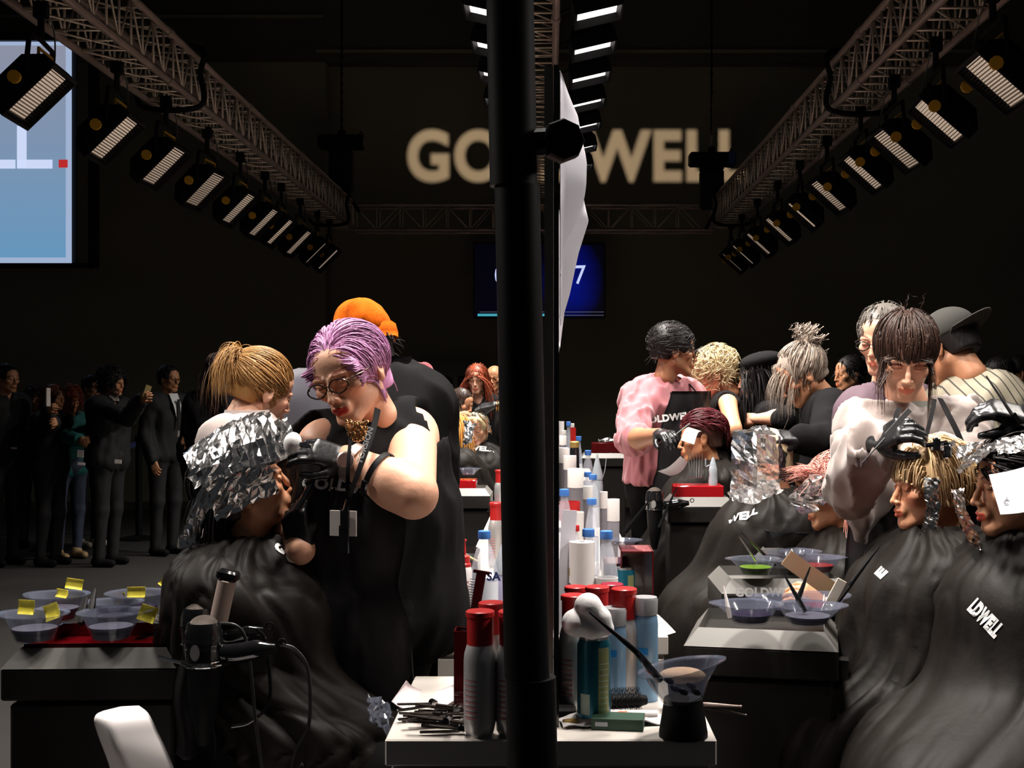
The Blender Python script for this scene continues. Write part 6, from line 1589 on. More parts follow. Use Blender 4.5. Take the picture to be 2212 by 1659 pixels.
b = MB(); b.tube(spline([J['N'] + Rn @ np.array([.075, .0, .01]), J['N'] + Rn @ np.array([.03, .07, .03]), J['N'] + Rn @ np.array([-.055, .045, .02]), J['N'] + Rn @ np.array([-.09, -.05, -.05])], 20), .006, 6, flat=.4); b.out('strap', M_clothblk, C_, shift=rC)
trousers(C_, J, M_clothblk); shoes(J, M_clothblk, C_, rC)

# ---- D: orange beanie, back to us
J = stand((850 - CX) / 730, F / 730, 1.78, yaw=-150, fat=1.15)
hD = Head(W(782, 752, 715), -135, 18, 6, .95)
J.update(N=W(838, 818, 730), SL=W(910, 865, 745) if False else W(790, 860, 700), SR=W(915, 868, 745), P=W(850, 1160, 730), C=W(850, 1000, 730))
J['SL'], J['SR'] = W(775, 862, 700), W(912, 872, 742)
J['EL'] = W(770, 1020, 690); J['WL'] = W(760, 1060, 660); J['ER'] = W(925, 1030, 700); J['WR'] = W(900, 1060, 660)
D_ = person('man in a slouchy orange beanie and black shirt, behind the lilac bob', J, hD, S_warm, res=.011, hres=.005, group='hairdressers at work'); rD = J['root']
rng = np.random.RandomState(15); R0 = scalp_roots(160, rng, low=-.05); R0 = R0[R0[:, 2] < .03]
hair_mesh('hair', hD, D_, H_black, hair_cap(.008, nape=-.075), [strands(hD, R0, np.tile([0, .5, -.6], (len(R0), 1)), .06, rng, grav=.2, noise=.3, w=.003, steps=6)], sh=rD)
s = SDF(); s.ell(hD.to((0, .022, .050)), (.084, .100, .075), hD.R, k=0); c0 = hD.to((0, .03, .12))
s.chain([hD.to((0, .02, .08)), W(784, 690, 728), W(776, 668, 728)], [.076, .050, .034], k=.03)
s.cap(W(768, 690, 722), W(752, 712, 722), .030, .038, .03)
s.box(hD.to((0, .02, -.05)), (.4, .4, .10), hD.R, k=.004, op=-1)
def fb(P): return wnoise(P, 9, 31, 2) * .006
v, f = s.mesh(.006, disp=fb); M_or = mat('orange_knit', (.60, .105, .004), .9, spec=.1, bump=(260, .4, (1, 1, .2)))
bn = newmesh('beanie', v, f, M_or, D_, True, shift=rD)
b = MB(); P = [[hD.to(((.084 + r) * math.cos(a), .022 + (.103 + r) * math.sin(a), z)) for a in np.linspace(0, 2 * math.pi, 40)] for r, z in ((.008, -.004), (.013, .012), (.013, .036), (.006, .044))]
b.sheet(P, .008); b.out('beanie_cuff', M_or, D_, True, shift=rD)
garment('shirt', D_, J, M_clothblk, 1.2, t=.018, fold=folds(5, .010, 18), cutneck=.060)
b = MB(); P = [[J['N'] + rotm(-150) @ np.array([r * math.cos(a), r * math.sin(a) + .01, z + .02]) for a in np.linspace(-.9, math.pi + .9, 26)] for r, z in ((.064, .045), (.078, .0), (.095, -.025))]
b.sheet(P, .004); b.out('collar', M_clothblk, D_, True, shift=rD)
trousers(D_, J, M_clothblk); shoes(J, M_clothblk, D_, rD)
# ---- E: slate sweater, head bowed behind the lilac bob
J = stand((700 - CX) / 700, F / 700, 1.68, yaw=-170, fat=1.2)
hE = Head(W(738, 793, 700), -150, 35, 0, .98)
J.update(N=W(700, 835, 700), SL=W(652, 872, 690) if False else W(648, 868, 700), SR=W(765, 880, 705), C=W(690, 980, 700), P=W(695, 1130, 700))
J['EL'] = W(642, 1000, 695); J['WL'] = W(700, 1050, 640); J['ER'] = W(790, 1010, 690); J['WR'] = W(740, 1060, 650)
E_ = person('person in a slate grey sweater, head hidden behind the lilac bob', J, hE, S_warm, res=.012, hres=.006, group='hairdressers at work')
garment('sweater', E_, J, mat('slate_knit', (.040, .040, .055), .85, sheen=.3), 1.7, t=.026, fold=folds(4, .008, 28), cutneck=.066)
hair_mesh('hair', hE, E_, H_brown, hair_cap(.014, nape=-.05), [], sh=J['root']); trousers(E_, J, M_clothblk); shoes(J, M_clothblk, E_, J['root'])
# ---- dark figure behind the ponytail
def simple(px, s, top, label, yaw, skn=S_tan, hair=H_black, topm=None, legm=None, lean=3, sleeve=1.95, fat=1.0, hairk='short', pitch=5, group='spectators behind the belt', arms=None, shoem=None, res=.016, hres=.007, hands=('skin', 'skin'), hyaw=None, tint=None, cutneck=.062, hm=None, tfold=None):
    h = EYE - (top - CY) / s - .012
    J = stand((px - CX) / s, F / s, h, yaw=yaw, lean=lean, fat=fat)
    if arms:
        for k_, (x, y, ss) in arms.items(): J[k_] = W(x, y, ss)
    hd = Head(J['H'], yaw if hyaw is None else hyaw, pitch, 0, J['k'])
    p = person(label, J, hd, skn, res=res, hres=hres, group=group, hands=hands, tint=tint); sh = J['root']
    rng = np.random.RandomState(int(px) % 9999)
    if hairk == 'short':
        R0 = scalp_roots(150, rng, low=-.03); hair_mesh('hair', hd, p, hair, hair_cap(.011, nape=-.06), [strands(hd, R0, comb_from(R0, (0, .03, .13)), .05, rng, grav=.05, noise=.25, off=.008, offj=.008, w=.004, steps=6)], res=.007, sh=sh)
    elif hairk == 'long':
        R0 = scalp_roots(300, rng, low=-.03); hair_mesh('hair', hd, p, hair, hair_cap(.013, nape=-.08), [strands(hd, R0, comb_from(R0, (.0, -.02, .135)), .34, rng, grav=.25, noise=.05, off=.012, offj=.014, w=.005, steps=14, extra=curtain(.064, -.045, .04))], res=.007, sh=sh)
    elif hairk == 'curly':
        R0 = scalp_roots(420, rng, low=-.04); hair_mesh('hair', hd, p, hair, hair_cap(.02, nape=-.07), [strands(hd, R0, comb_from(R0, (0, .0, .12)), .16, rng, grav=.10, noise=.3, off=.018, offj=.03, w=.004, steps=14, curl=.9, extra=curtain(.06, -.05, .035))], res=.008, sh=sh)
    elif hairk == 'bun':
        s_ = SDF(); s_.ell(hd.to((0, .12, .07)), .042, k=.01); v, f = s_.mesh(.007)
        R0 = scalp_roots(150, rng, low=-.03); hair_mesh('hair', hd, p, hair, hair_cap(.011, nape=-.055), [(v, f), strands(hd, R0, comb_from(R0, (0, -.05, .13)), .08, rng, grav=0, noise=.08, off=.008, w=.004, steps=6)], res=.007, sh=sh)
    tm_ = topm or M_clothblk
    garment('jacket' if tm_ is M_clothblk else 'top', p, J, tm_, sleeve, t=.018, res=res * .9, fold=tfold or folds(5, .009, int(px)), cutneck=cutneck)
    trousers(p, J, legm or M_clothblk, res=.018); shoes(J, shoem or M_clothblk, p, sh)
    return p, J, hd
simple(472, 330, 765, 'dark-clothed person almost lost in shadow behind the ponytail', 170, hairk='long', hair=H_brown, group='spectators in the dark')
# ================================================================ people right of the pole
# ---- K: pink shirt
J = stand((1430 - CX) / 425, F / 425, 1.80, yaw=38, fat=1.08)
hK = head_at((0, -.109, -.031), 1503, 778, 430, yaw=97, pitch=6, roll=0, size=1.06)
J.update(N=W(1440, 832, 425), SL=W(1487, 862, 416), SR=W(1378, 862, 435), C=W(1430, 930, 425), P=W(1428, 1055, 425), ER=W(1362, 950, 456), WR=W(1428, 940, 496), EL=W(1512, 930, 402), WL=W(1522, 985, 392))
K_ = person('man in a rolled-sleeve pink shirt and black apron, glasses, head in profile', J, hK, S_olive, res=.011, hres=.0045, hands=('glove', 'glove'),
            hpose=(dict(back=(0, -.6, .8), curl=(.7, .8, .9, .9)), dict(back=(0, -.7, .7), curl=(.45, .6, .7, .8), thumb=(.6, .3), size=1.08)), tint=dict(lips=(.9, .55, .5), browt=1.5, brow=(.1, .08, .08)), group='hairdressers at work')
rK = J['root']; rng = np.random.RandomState(21)
R0 = scalp_roots(420, rng, low=-.02); dd = np.tile([0, -.9, .25], (len(R0), 1)) + (R0 - [0, .02, .04]) * 3
hair_mesh('hair', hK, K_, H_black, hair_cap(.013, nape=-.045, line=.005), [strands(hK, R0, dd, .065, rng, grav=.0, noise=.10, off=.012, offj=.016, w=.003, steps=7, hug=-.03)], sh=rK)
glasses(hK, K_, rK)
M_pink = mat('pink_cotton', (.42, .14, .16), .8, sheen=.2, var=(3, .92, 1.06))
garment('shirt', K_, J, M_pink, 1.16, t=.026, fold=folds(6.5, .015, 4), cuff=.012, armt=.022, cutneck=.058, res=.008, clipz=1.0)
b = MB(); Rn = rotm(38)
for e in (-1, 1):
    c1 = spline([J['N'] + Rn @ np.array([e * .03, .065, .06]), J['N'] + Rn @ np.array([e * .072, .0, .045]), J['N'] + Rn @ np.array([e * .03, -.085, -.01])], 12)
    c2 = spline([J['N'] + Rn @ np.array([e * .03, .075, .02]), J['N'] + Rn @ np.array([e * .095, -.01, -.01]), J['N'] + Rn @ np.array([e * .06, -.115, -.06])], 12)
    b.sheet(np.stack([c1, c2], 1), .004)
b.out('collar', M_pink, K_, shift=rK)
apK = apron(K_, J, M_apron, rK, top=.44, wtop=.115, wbot=.26, fold=.006, seed=8, off=.07, z0=.35)
logo('GOLDWELL', apK, 1443, 903, 455, .045, apK, right=(.98, 0, .10), bold=.05)
b = MB(); Rn = rotm(38)
for e in (-1, 1): b.tube(spline([J['N'] + Rn @ np.array([e * .10, -.19, -.16]), J['N'] + Rn @ np.array([e * .085, -.11, -.02]), J['N'] + Rn @ np.array([e * .055, .0, .05]), J['N'] + Rn @ np.array([0, .07, .05])], 18), .007, 5, flat=.5)
b.out('apron_straps', M_clothblk, K_, shift=rK)
trousers(K_, J, M_clothblk); shoes(J, M_clothblk, K_, rK)
t_ = thing('tail_comb', 'thin tail comb held by the pink-shirt man\'s black glove', 'comb', W(1450, 955, 496)); b = MB(); b.tube([W(1434, 958, 500) - wloc(t_), W(1490, 915, 496) - wloc(t_)], [.002, .004], 6); b.out('comb_tail', mat('steel', (.5, .5, .5), .3, 1), t_)
# ---- L: short platinum hair
J = stand((1585 - CX) / 400, F / 400, 1.66, yaw=-82, fat=.95)
hL = head_at((0, -.109, -.031), 1509, 838, 402, yaw=-96, pitch=24, roll=0, size=1.02)
J.update(N=W(1556, 862, 400), SL=W(1572, 872, 418), SR=W(1568, 872, 377), C=W(1588, 940, 400), P=W(1592, 1030, 400), EL=W(1586, 928, 432), WL=W(1562, 884, 405), ER=W(1556, 930, 381), WR=W(1520, 905, 391))
L_p = person('woman with tousled short platinum hair in a sleeveless black top, bending', J, hL, S_warm, res=.011, hres=.0045, hands=('skin', 'glove'), hpose=(dict(fdir=(-.35, .8, -.3), back=(0, -.2, .9), curl=(.5, .6, .7, .8)), None), tint=dict(cheeks=.3), group='hairdressers at work')
rL = J['root']; rng = np.random.RandomState(22); R0 = scalp_roots(700, rng, low=-.03)
dd = np.tile([0, -.5, .2], (len(R0), 1)) + (R0 - [0, .02, .04]) * 5 + rng.normal(size=(len(R0), 3)) * .3
hair_mesh('hair', hL, L_p, H_plat, hair_cap(.014, nape=-.055), [strands(hL, R0, dd, .085, rng, grav=.02, noise=.12, off=.012, offj=.032, w=.003, steps=9, hug=-.04, curl=.5)], sh=rL)
garment('sleeveless_top', L_p, J, M_clothblk, 0, t=.012, fold=folds(6, .006, 5), cutneck=.056)
trousers(L_p, J, M_clothblk); shoes(J, M_clothblk, L_p, rL)
# ---- N: undercut model with the white square
def seatm(px, s, yaw, label, hd, skn, hk, cape_kw=None, z=.5, hm=None, tint=None, hres=.0045, chair=True, **kw):
    p, J = seated(px, s, yaw, label, hd, skn, hres=hres, res=.012, tint=tint, group='seated clients in capes', zs=z)
    c = cape(J, hd, par=p, nu=100, nv=64, **(cape_kw or {}))
    if chair: styling_chair(J['root'][0], J['root'][1], yaw, 'black styling chair under the cape of the ' + kw['who'])
    return p, J, c
hN = head_at((0, -.109, -.031), 1467, 966, 458, yaw=-92, pitch=6, roll=0, size=.96)
N_p, JN, cN = seatm(1545, 456, -85, 'seated client with a wine-red undercut and a white square over the eyes', hN, S_tan, None, who='client with the wine-red undercut', tint=dict(lips=(1, .5, .45)), cape_kw=dict(seed=12, hem=.4, knee=.6, wide=.9))
rN = JN['root']; rng = np.random.RandomState(23); R0 = scalp_roots(520, rng, low=.055)
hair_mesh('hair', hN, N_p, H_wine, None, [strands(hN, R0, np.tile([0, .9, .1], (len(R0), 1)), .15, rng, grav=.06, noise=.07, off=.014, offj=.02, w=.003, steps=10)], sh=rN)
c = hair_cap(.0035, nape=-.05); v, f = c.mesh(.005); newmesh('cropped_hair', hN.to(v), f, mat('cropped_hair', (.06, .025, .015), .8), N_p, True, shift=rN)
t_ = thing('paper_square', 'bright white square sheet laid over the undercut client\'s eyes', 'paper', W(1492, 945, 478)); b = MB()
G = np.zeros((8, 8, 3))
for i in range(8):
    for j in range(8):
        u, v = i / 7, j / 7; p0 = W(1490, 924, 470) * (1 - u) + W(1515, 932, 472) * u; p1 = W(1471, 951, 485) * (1 - u) + W(1499, 960, 485) * u
        G[i, j] = p0 * (1 - v) + p1 * v + np.array([0, -.02 * math.sin(math.pi * u), .02 * math.sin(math.pi * v)]) - wloc(t_)
b.sheet(G, .002); b.out('sheet', mat('white_paper', (.88, .88, .88), .6), t_)
t_ = thing('paper_strip', 'curled translucent strip hanging below the undercut client\'s chin', 'paper', W(1450, 1010, 440)); b = MB()
c1 = spline([W(1470, 985, 474), W(1455, 1000, 474), W(1440, 1011, 474), W(1420, 1018, 474)], 14) - wloc(t_); c2 = spline([W(1486, 998, 474), W(1476, 1014, 474), W(1463, 1024, 474), W(1447, 1028, 474)], 14) - wloc(t_)
b.sheet(np.stack([c1, (c1 + c2) / 2 + [0, -.004, 0], c2], 1), .001); b.out('sheet', mat('frosted_paper', (.30, .30, .30), .5), t_)
# ---- O: long straight pale hair hanging behind the undercut client
hO = Head(W(1524, 925, 395), -120, 30, 0, 1.02)
O_p, JO, cO = seatm(1565, 390, -95, 'seated client with long dark-rooted pale blond hair, behind the undercut', hO, S_warm, None, who='client with the long pale hair', cape_kw=dict(seed=13, hem=.4), hres=.006)
rng = np.random.RandomState(24); R0 = scalp_roots(900, rng, low=-.02)
hair_mesh('hair', hO, O_p, H_yellow, hair_cap(.011, nape=-.06), [strands(hO, R0, comb_from(R0, (0, -.03, .13)), .36, rng, grav=.4, noise=.02, off=.010, offj=.014, w=.003, steps=16)], sh=JO['root'])
v, f = hair_cap(.024, nape=.07, line=-.02).mesh(.007); newmesh('dark_roots', hO.to(v), f, H_grey, O_p, True, shift=JO['root'])
# ---- P: black beret
pP, JP, hP = simple(1668, 405, 768, 'woman in a black beret with long black hair, arm held out', -88, S_fair, H_black, None, None, 6, 1.15, .95, 'long', 12, 'hairdressers at work', dict(EL=(1695, 903, 425), WL=(1628, 905, 415)), None, .012, .005, tint=dict(lips=(.9, .35, .35)))
s = SDF(); s.ell(hP.to((0, .04, .088)), (.105, .118, .048), hP.R, k=0); s.ell(hP.to((0, .03, .06)), (.085, .105, .05), hP.R, k=.02)
s.box(hP.to((0, .0, -.02)), (.5, .5, .10), hP.R, k=.003, op=-1); v, f = s.mesh(.008); newmesh('beret', v, f, M_clothblk, pP, True, shift=JP['root'])
# ---- M: dark man between the pink shirt and the platinum hair
simple(1533, 385, 752, 'man in dark clothes standing behind the platinum-haired woman', -150, S_tan, H_black, sleeve=1.9, group='hairdressers at work', fat=1.1)
# ---- Q: silver updo, leaning left
J = stand((1800 - CX) / 520, F / 520, 1.64, yaw=-84, fat=1.05)
hQ = head_at((0, -.109, -.031), 1694, 856, 525, yaw=-84, pitch=34, roll=0, size=.98)
J.update(N=W(1766, 872, 520), SL=W(1795, 880, 545), SR=W(1790, 875, 490), C=W(1820, 950, 520), P=W(1835, 1060, 520), EL=W(1778, 955, 570), WL=W(1728, 948, 575), ER=W(1760, 950, 500), WR=W(1720, 950, 520))
Q_p = person('woman with a tousled silver updo in a black sweater, leaning to the left', J, hQ, S_warm, res=.011, hres=.0045, hands=('glove', 'glove'), hpose=(dict(back=(0, -.6, .8), curl=(.6, .7, .8, .8)), dict(back=(0, -.6, .8), curl=(.8, .8, .8, .8))), tint=dict(cheeks=.3), group='hairdressers at work')
rQ = J['root']; rng = np.random.RandomState(25); R0 = scalp_roots(700, rng, low=-.05); bun = np.array([.0, .100, .105]); dd = bun - R0; ln = np.linalg.norm(dd, axis=1); dd /= ln[:, None]
bk = R0[:, 1] > -.035
l1 = strands(hQ, R0[bk], dd[bk], ln[bk] + .03, rng, grav=0, noise=.06, off=.012, offj=.012, w=.0028, steps=9, hug=-.2)
l2 = strands(hQ, R0[~bk], np.tile([0, -.6, -.2], ((~bk).sum(), 1)), .14, rng, grav=.30, noise=.06, off=.012, offj=.02, w=.0020, steps=12, hug=.07)
n = 160; l3 = strands(hQ, bun + rng.normal(size=(n, 3)) * .02, rng.normal(size=(n, 3)), .10, rng, grav=.05, noise=.1, off=.02, offj=.05, w=.003, steps=10, curl=.8, hug=9)
sb = SDF(); sb.ell(hQ.to(bun), (.038, .034, .034), k=0); v, f = sb.mesh(.006)
hair_mesh('hair', hQ, Q_p, H_silver, hair_cap(.010, nape=-.055, line=.022, side=.01), [l1, l2, l3, (v, f)], sh=rQ)
garment('sweater', Q_p, J, M_clothblk, 1.9, t=.016, fold=folds(5, .006, 15), cutneck=.066)
trousers(Q_p, J, M_clothblk); shoes(J, M_clothblk, Q_p, rQ)
# ---- R: client under the big foil panel
hR = Head(W(1648, 1000, 575), -80, 15, 0, .98)
R_p, JR, cR = seatm(1680, 565, -62, 'seated client whose head is hidden by a large foil panel', hR, S_warm, None, who='client behind the foil panel', cape_kw=dict(seed=14, hem=.30, crump=(.014, 6), wave=(4, .04), fwd=1.1, knee=.8), hres=.006)
hair_mesh('hair', hR, R_p, H_plat, hair_cap(.012, nape=-.06), [], sh=JR['root'])
logo('WELL', cR, 1604, 1116, 640, .044, cR, right=(.98, 0, -.1), bold=.06)
sh_ = []
sh_.append(([[W(1583, 932, 640), W(1580, 990, 655), W(1577, 1068, 655)], [W(1630, 934, 665), W(1632, 1000, 672), W(1630, 1066, 668)], [W(1676, 944, 650), W(1682, 1005, 660), W(1684, 1058, 660)]], .0035, (12, 15)))
sh_.append(([[W(1572, 1062, 665), W(1578, 1080, 690)], [W(1625, 1050, 665), W(1632, 1088, 700)], [W(1684, 1036, 660), W(1690, 1062, 690)]], .008, (18, 6)))
sh_.append(([[W(1580, 936, 640), W(1590, 926, 610)], [W(1676, 940, 650), W(1668, 928, 610)]], .006, (16, 6)))
sh_.append(([[W(1622, 934, 620), W(1630, 920, 600)], [W(1662, 934, 620), W(1656, 920, 600)]], .010, (12, 6)))
sh_.append(([[W(1680, 945, 640), W(1700, 985, 600)], [W(1682, 1040, 640), W(1696, 1040, 600)]], .006, (10, 8)))
foils('', R_p, JR['root'], sh_, 41)
# ---- S: pink hair with foil visor
hS = head_at((0, -.109, -.031), 1741, 1097, 640, yaw=-96, pitch=4, roll=0, size=.96)
S_p, JS, cS = seatm(1850, 640, -88, 'seated client with spiky pink hair and a foil visor over the eyes', hS, S_warm, None, who='client with the spiky pink hair', cape_kw=dict(seed=16, hem=.4), tint=dict(lips=(.95, .5, .45)))
rng = np.random.RandomState(26); R0 = scalp_roots(1400, rng, low=-.03)
dd = (R0 - [0, .02, .02]) * 8 + np.tile([0, -.3, .4], (len(R0), 1)) + rng.normal(size=(len(R0), 3)) * .2
up_ = R0[:, 2] > .06
l1 = strands(hS, R0[up_], np.tile([0, -1, .5], (up_.sum(), 1)) + rng.normal(size=(up_.sum(), 3)) * .4, .12, rng, grav=.05, noise=.09, off=.014, offj=.04, w=.0028, steps=10, hug=.12, curl=.25)
bk_ = (~up_) & (R0[:, 1] > .01); l2 = strands(hS, R0[bk_], comb_from(R0[bk_]), .20, rng, grav=.35, noise=.06, off=.014, offj=.02, w=.003, steps=12)
hair_mesh('hair', hS, S_p, H_pink, hair_cap(.013, nape=-.07), [l1, l2], sh=JS['root'])
sh_ = []
L_ = lambda x, y, z: hS.to((x, y, z))
sh_.append(([[L_(.085, -.055, .07), L_(.095, -.17, -.005)], [L_(.10, .03, .055), L_(.10, -.05, -.012)], [L_(-.10, -.055, .075), L_(-.09, -.165, .0)]], .004, (14, 8)))
sh_.append(([[L_(.11, -.13, .06), L_(.10, -.165, -.02)], [L_(.115, -.05, .075), L_(.11, -.045, .0)], [L_(.11, .04, .06), L_(.105, .05, .0)]], .005, (14, 8)))
sh_.append(([[L_(.10, -.10, .10), L_(.11, -.12, .05)], [L_(.105, .02, .09), L_(.115, .0, .05)]], .006, (12, 6)))
sh_.append(([[L_(.098, -.17, -.0), L_(.10, -.130, -.045)], [L_(.10, -.10, .0), L_(.105, -.07, -.03)]], .004, (7, 6)))
foils('', S_p, JS['root'], sh_, 61)
s = hand_sdf(W(1795, 1300, 830), (-.9, -.2, .35), (0, -.8, .6), 1, (.6, .8, .8, .8), size=.9, thumb=(.5, .3)); v, f = s.mesh(.004)
newmesh('hand', v, f, S_warm, S_p, True, tint=np.ones((len(v), 3)), shift=JS['root'])
# ---- T: white blouse
J = stand((1975 - CX) / 715, F / 715, 1.74, yaw=-14, fat=1.0)
hT = head_at((0, -.109, -.031), 1961, 826, 745, yaw=-10, pitch=27, roll=3, size=1.0)
J.update(N=W(1975, 905, 712), SL=W(2078, 912, 710), SR=W(1872, 915, 722), C=W(1975, 1040, 712), P=W(1975, 1180, 712), ER=W(1842, 1062, 800), WR=W(1892, 958, 850), EL=W(2115, 1040, 760), WL=W(2020, 985, 800))
J['HL'] = W(2010, 1190, 712); J['HR'] = W(1940, 1190, 712)
T_p = person('dark-haired woman with a fringe in a sheer white blouse, working with a comb', J, hT, S_fair, res=.009, hres=.003, hands=('skin', 'glove'),
             hpose=(dict(back=(0, -.5, .8)), dict(back=(-.2, -.85, .6), fdir=W(1942, 928, 870) - W(1892, 958, 850), curl=(.7, .85, .95, 1.0), thumb=(.6, .4), size=1.05)),
             tint=dict(lips=(.95, .5, .45), brow=(.12, .08, .07), shadow=(.5, .35, .35)), group='hairdressers at work')
rT = J['root']; rng = np.random.RandomState(27); R0 = scalp_roots(1500, rng, low=-.04)
fr = (R0[:, 1] < -.03) & (np.abs(R0[:, 0]) < .055)
l1 = strands(hT, R0[~fr], comb_from(R0[~fr], (0, .045, .12)), .17, rng, grav=.16, noise=.03, off=.012, offj=.012, w=.0022, steps=16, extra=curtain(.066, -.05, .03), stop=lambda q: q[:, 2] < -.05, hug=-.05)
l2 = strands(hT, R0[fr], np.tile([0, -1, -.1], (fr.sum(), 1)) + np.stack([R0[fr, 0] * 6, 0 * R0[fr, 0], 0 * R0[fr, 0]], 1), .13, rng, grav=.10, noise=.05, off=.014, offj=.010, w=.0018, steps=14, hug=.0, stop=lambda q: (q[:, 2] < .012 - .9 * np.maximum(np.abs(q[:, 0] - .012) - .022, 0)) & (q[:, 1] < -.04))
pts = np.stack([np.sign(rng.normal(size=60)) * rng.uniform(.058, .07, 60), rng.uniform(-.06, -.03, 60), rng.uniform(.0, .03, 60)], 1)
l3 = strands(hT, pts, np.tile([0, -.3, -1], (60, 1)), .18, rng, grav=.3, noise=.05, off=.012, offj=.01, w=.0016, steps=14, hug=9)
n = 6; l4 = strands(hT, np.array([0, .06, .105]) + rng.normal(size=(n, 3)) * .018, rng.normal(size=(n, 3)) + [0, .1, .0], .045, rng, grav=.0, noise=.15, off=.02, offj=.03, w=.002, steps=8, hug=9, curl=.5)
hair_mesh('hair', hT, T_p, H_brown, hair_cap(.012, nape=-.05), [l1, l2, l3, l4], sh=rT)
M_blouse = mat('sheer_blouse', (.37, .30, .275), .55, alpha=.93, sheen=.3, var=(5, .85, 1.05))
def tail(s): s.chain([W(1880, 1060, 740), W(1868, 1110, 745), W(1862, 1150, 745)], [.07, .05, .012], k=.04)
garment('blouse', T_p, J, M_blouse, 1.9, t=.017, fold=folds(6, .017, 44, (1, 1, .6)), cuff=.012, armt=.020, cutneck=.050, extra=tail, clipz=1.02)
b = MB(); P = [[J['N'] + np.array([r * math.cos(a), -.02 + r * .95 * math.sin(a), z]) for a in np.linspace(0, 2 * math.pi, 30)] for r, z in ((.056, .055), (.060, .035), (.066, .0), (.085, -.03))]
b.sheet(P, .003); b.out('neck_band', mat('grey_scarf', (.38, .39, .36), .8), T_p, shift=rT)
apT = apron(T_p, J, M_apron, rT, top=.05, wtop=.14, wbot=.28, fold=.010, seed=9, off=.05, z0=.35)
b = MB()
b.sheet(np.stack([spline([W(1938, 880, 770), W(1930, 900, 790), W(1926, 960, 800), W(1930, 1040, 790)], 16), spline([W(1948, 884, 770), W(1942, 902, 790), W(1938, 960, 800), W(1942, 1040, 790)], 16)], 1), .003)
b.sheet(np.stack([spline([W(2014, 862, 760), W(2010, 885, 785), W(1999, 930, 800), W(1985, 985, 810), W(1972, 1050, 790)], 16), spline([W(2023, 864, 755), W(2019, 888, 785), W(2008, 932, 800), W(1994, 987, 810), W(1982, 1050, 790)], 16)], 1), .003)
b.sheet(np.stack([spline([W(2026, 860, 745), W(2040, 890, 765), W(2062, 935, 775), W(2085, 990, 780)], 16), spline([W(2036, 862, 742), W(2052, 890, 765), W(2074, 933, 775), W(2096, 988, 780)], 16)], 1), .003)
b.out('apron_straps', M_clothblk, T_p, shift=rT)
t_ = thing('earring', 'small pearl drop earring of the woman in the white blouse', 'earring', hT.to((.082, .006, -.045))); b = MB(); b.sphere((0, 0, 0), .005, 10, 8); b.sphere((0, 0, -.009), .004, 10, 8); b.out('pearl', mat('pearl', (.85, .8, .8), .2), t_)
trousers(T_p, J, M_clothblk); shoes(J, M_clothblk, T_p, rT)
t_ = thing('tail_comb', 'grey tail comb held by the black glove before the white blouse', 'comb', W(1915, 940, 880)); o = wloc(t_); b = MB()
b.tube([W(1862, 1000, 880) - o, W(1912, 946, 885) - o], [.0012, .003], 6); b.box((W(1962, 888, 880) + W(1918, 938, 885)) / 2 - o, (.085, .004, .013), rotm(0, 0, -48)); b.out('comb_body', mat('comb_grey', (.13, .13, .13), .4), t_)
# ---- U: grey-haired man, V: cap man
J = stand((1905 - CX) / 600, F / 600, 1.80, yaw=-30); hU = Head(W(1908, 735, 605), -38, 12, 0, 1.02); J['N'] = W(1915, 850, 600); J['SL'] = W(1980, 880, 590); J['SR'] = W(1860, 890, 610)
J['ER'] = W(1862, 1010, 620); J['WR'] = W(1880, 1050, 660)
U_p = person('grey-haired man in glasses, mostly hidden behind the white blouse', J, hU, S_fair, res=.012, hres=.005, group='hairdressers at work'); rng = np.random.RandomState(28); R0 = scalp_roots(400, rng, low=-.02)
hair_mesh('hair', hU, U_p, H_grey, hair_cap(.010, nape=-.05), [strands(hU, R0, comb_from(R0, (0, .03, .13)), .05, rng, grav=0, noise=.12, off=.008, offj=.012, w=.003, steps=6, hug=-.05)], sh=J['root'])
glasses(hU, U_p, J['root']); garment('shirt', U_p, J, mat('mauve_shirt', (.10, .06, .08), .8), 1.9, t=.018, fold=folds(5, .008, 3)); trousers(U_p, J, M_clothblk); shoes(J, M_clothblk, U_p, J['root'])
J = stand((2100 - CX) / 625, F / 625, 1.78, yaw=-158, fat=1.15); hV = Head(W(2048, 752, 628), -140, 30, 0, 1.03)
J.update(N=W(2088, 838, 628), SL=W(2040, 888, 600) if False else W(2045, 890, 600), SR=W(2152, 850, 640), C=W(2105, 950, 628), P=W(2120, 1100, 628)); J['SR'] = W(2160, 862, 645)
J['ER'] = W(2182, 980, 640); J['WR'] = W(2150, 1060, 600); J['EL'] = W(2030, 1000, 590); J['WL'] = W(2010, 1040, 560)
V_p = person('man with a backwards dark cap and striped shirt, seen from behind', J, hV, S_olive, res=.010, hres=.005, group='hairdressers at work'); rV = J['root']
hair_mesh('hair', hV, V_p, H_black, hair_cap(.007, nape=-.05), [], sh=rV)
s = SDF(); s.ell(hV.to((0, .022, .042)), (.088, .108, .088), hV.R, k=0); s.box(hV.to((0, .02, -.055)), (.5, .5, .15), hV.R, k=.003, op=-1)
M_cap = mat('grey_cap', (.030, .028, .024), .85)
v, f = s.mesh(.006); newmesh('cap', v, f, M_cap, V_p, True, shift=rV)
b = MB(); G = np.zeros((14, 8, 3))
for i, a in enumerate(np.linspace(math.pi * .5 - 1.05, math.pi * .5 + 1.05, 14)):
    for j, r in enumerate(np.linspace(0, 1, 8)):
        x = (.082 + .010 * r) * math.cos(a); y = .022 + (.100) * math.sin(a) + .075 * r * math.sin(a) ** 2; G[i, j] = hV.to((x, y, .026 + .014 * math.cos(a) ** 2 * -1 + .010 * r))
b.sheet(G, .004); b.out('cap_peak', M_cap, V_p, True, shift=rV)
Ms = mat('striped_shirt', (.30, .27, .20), .8)
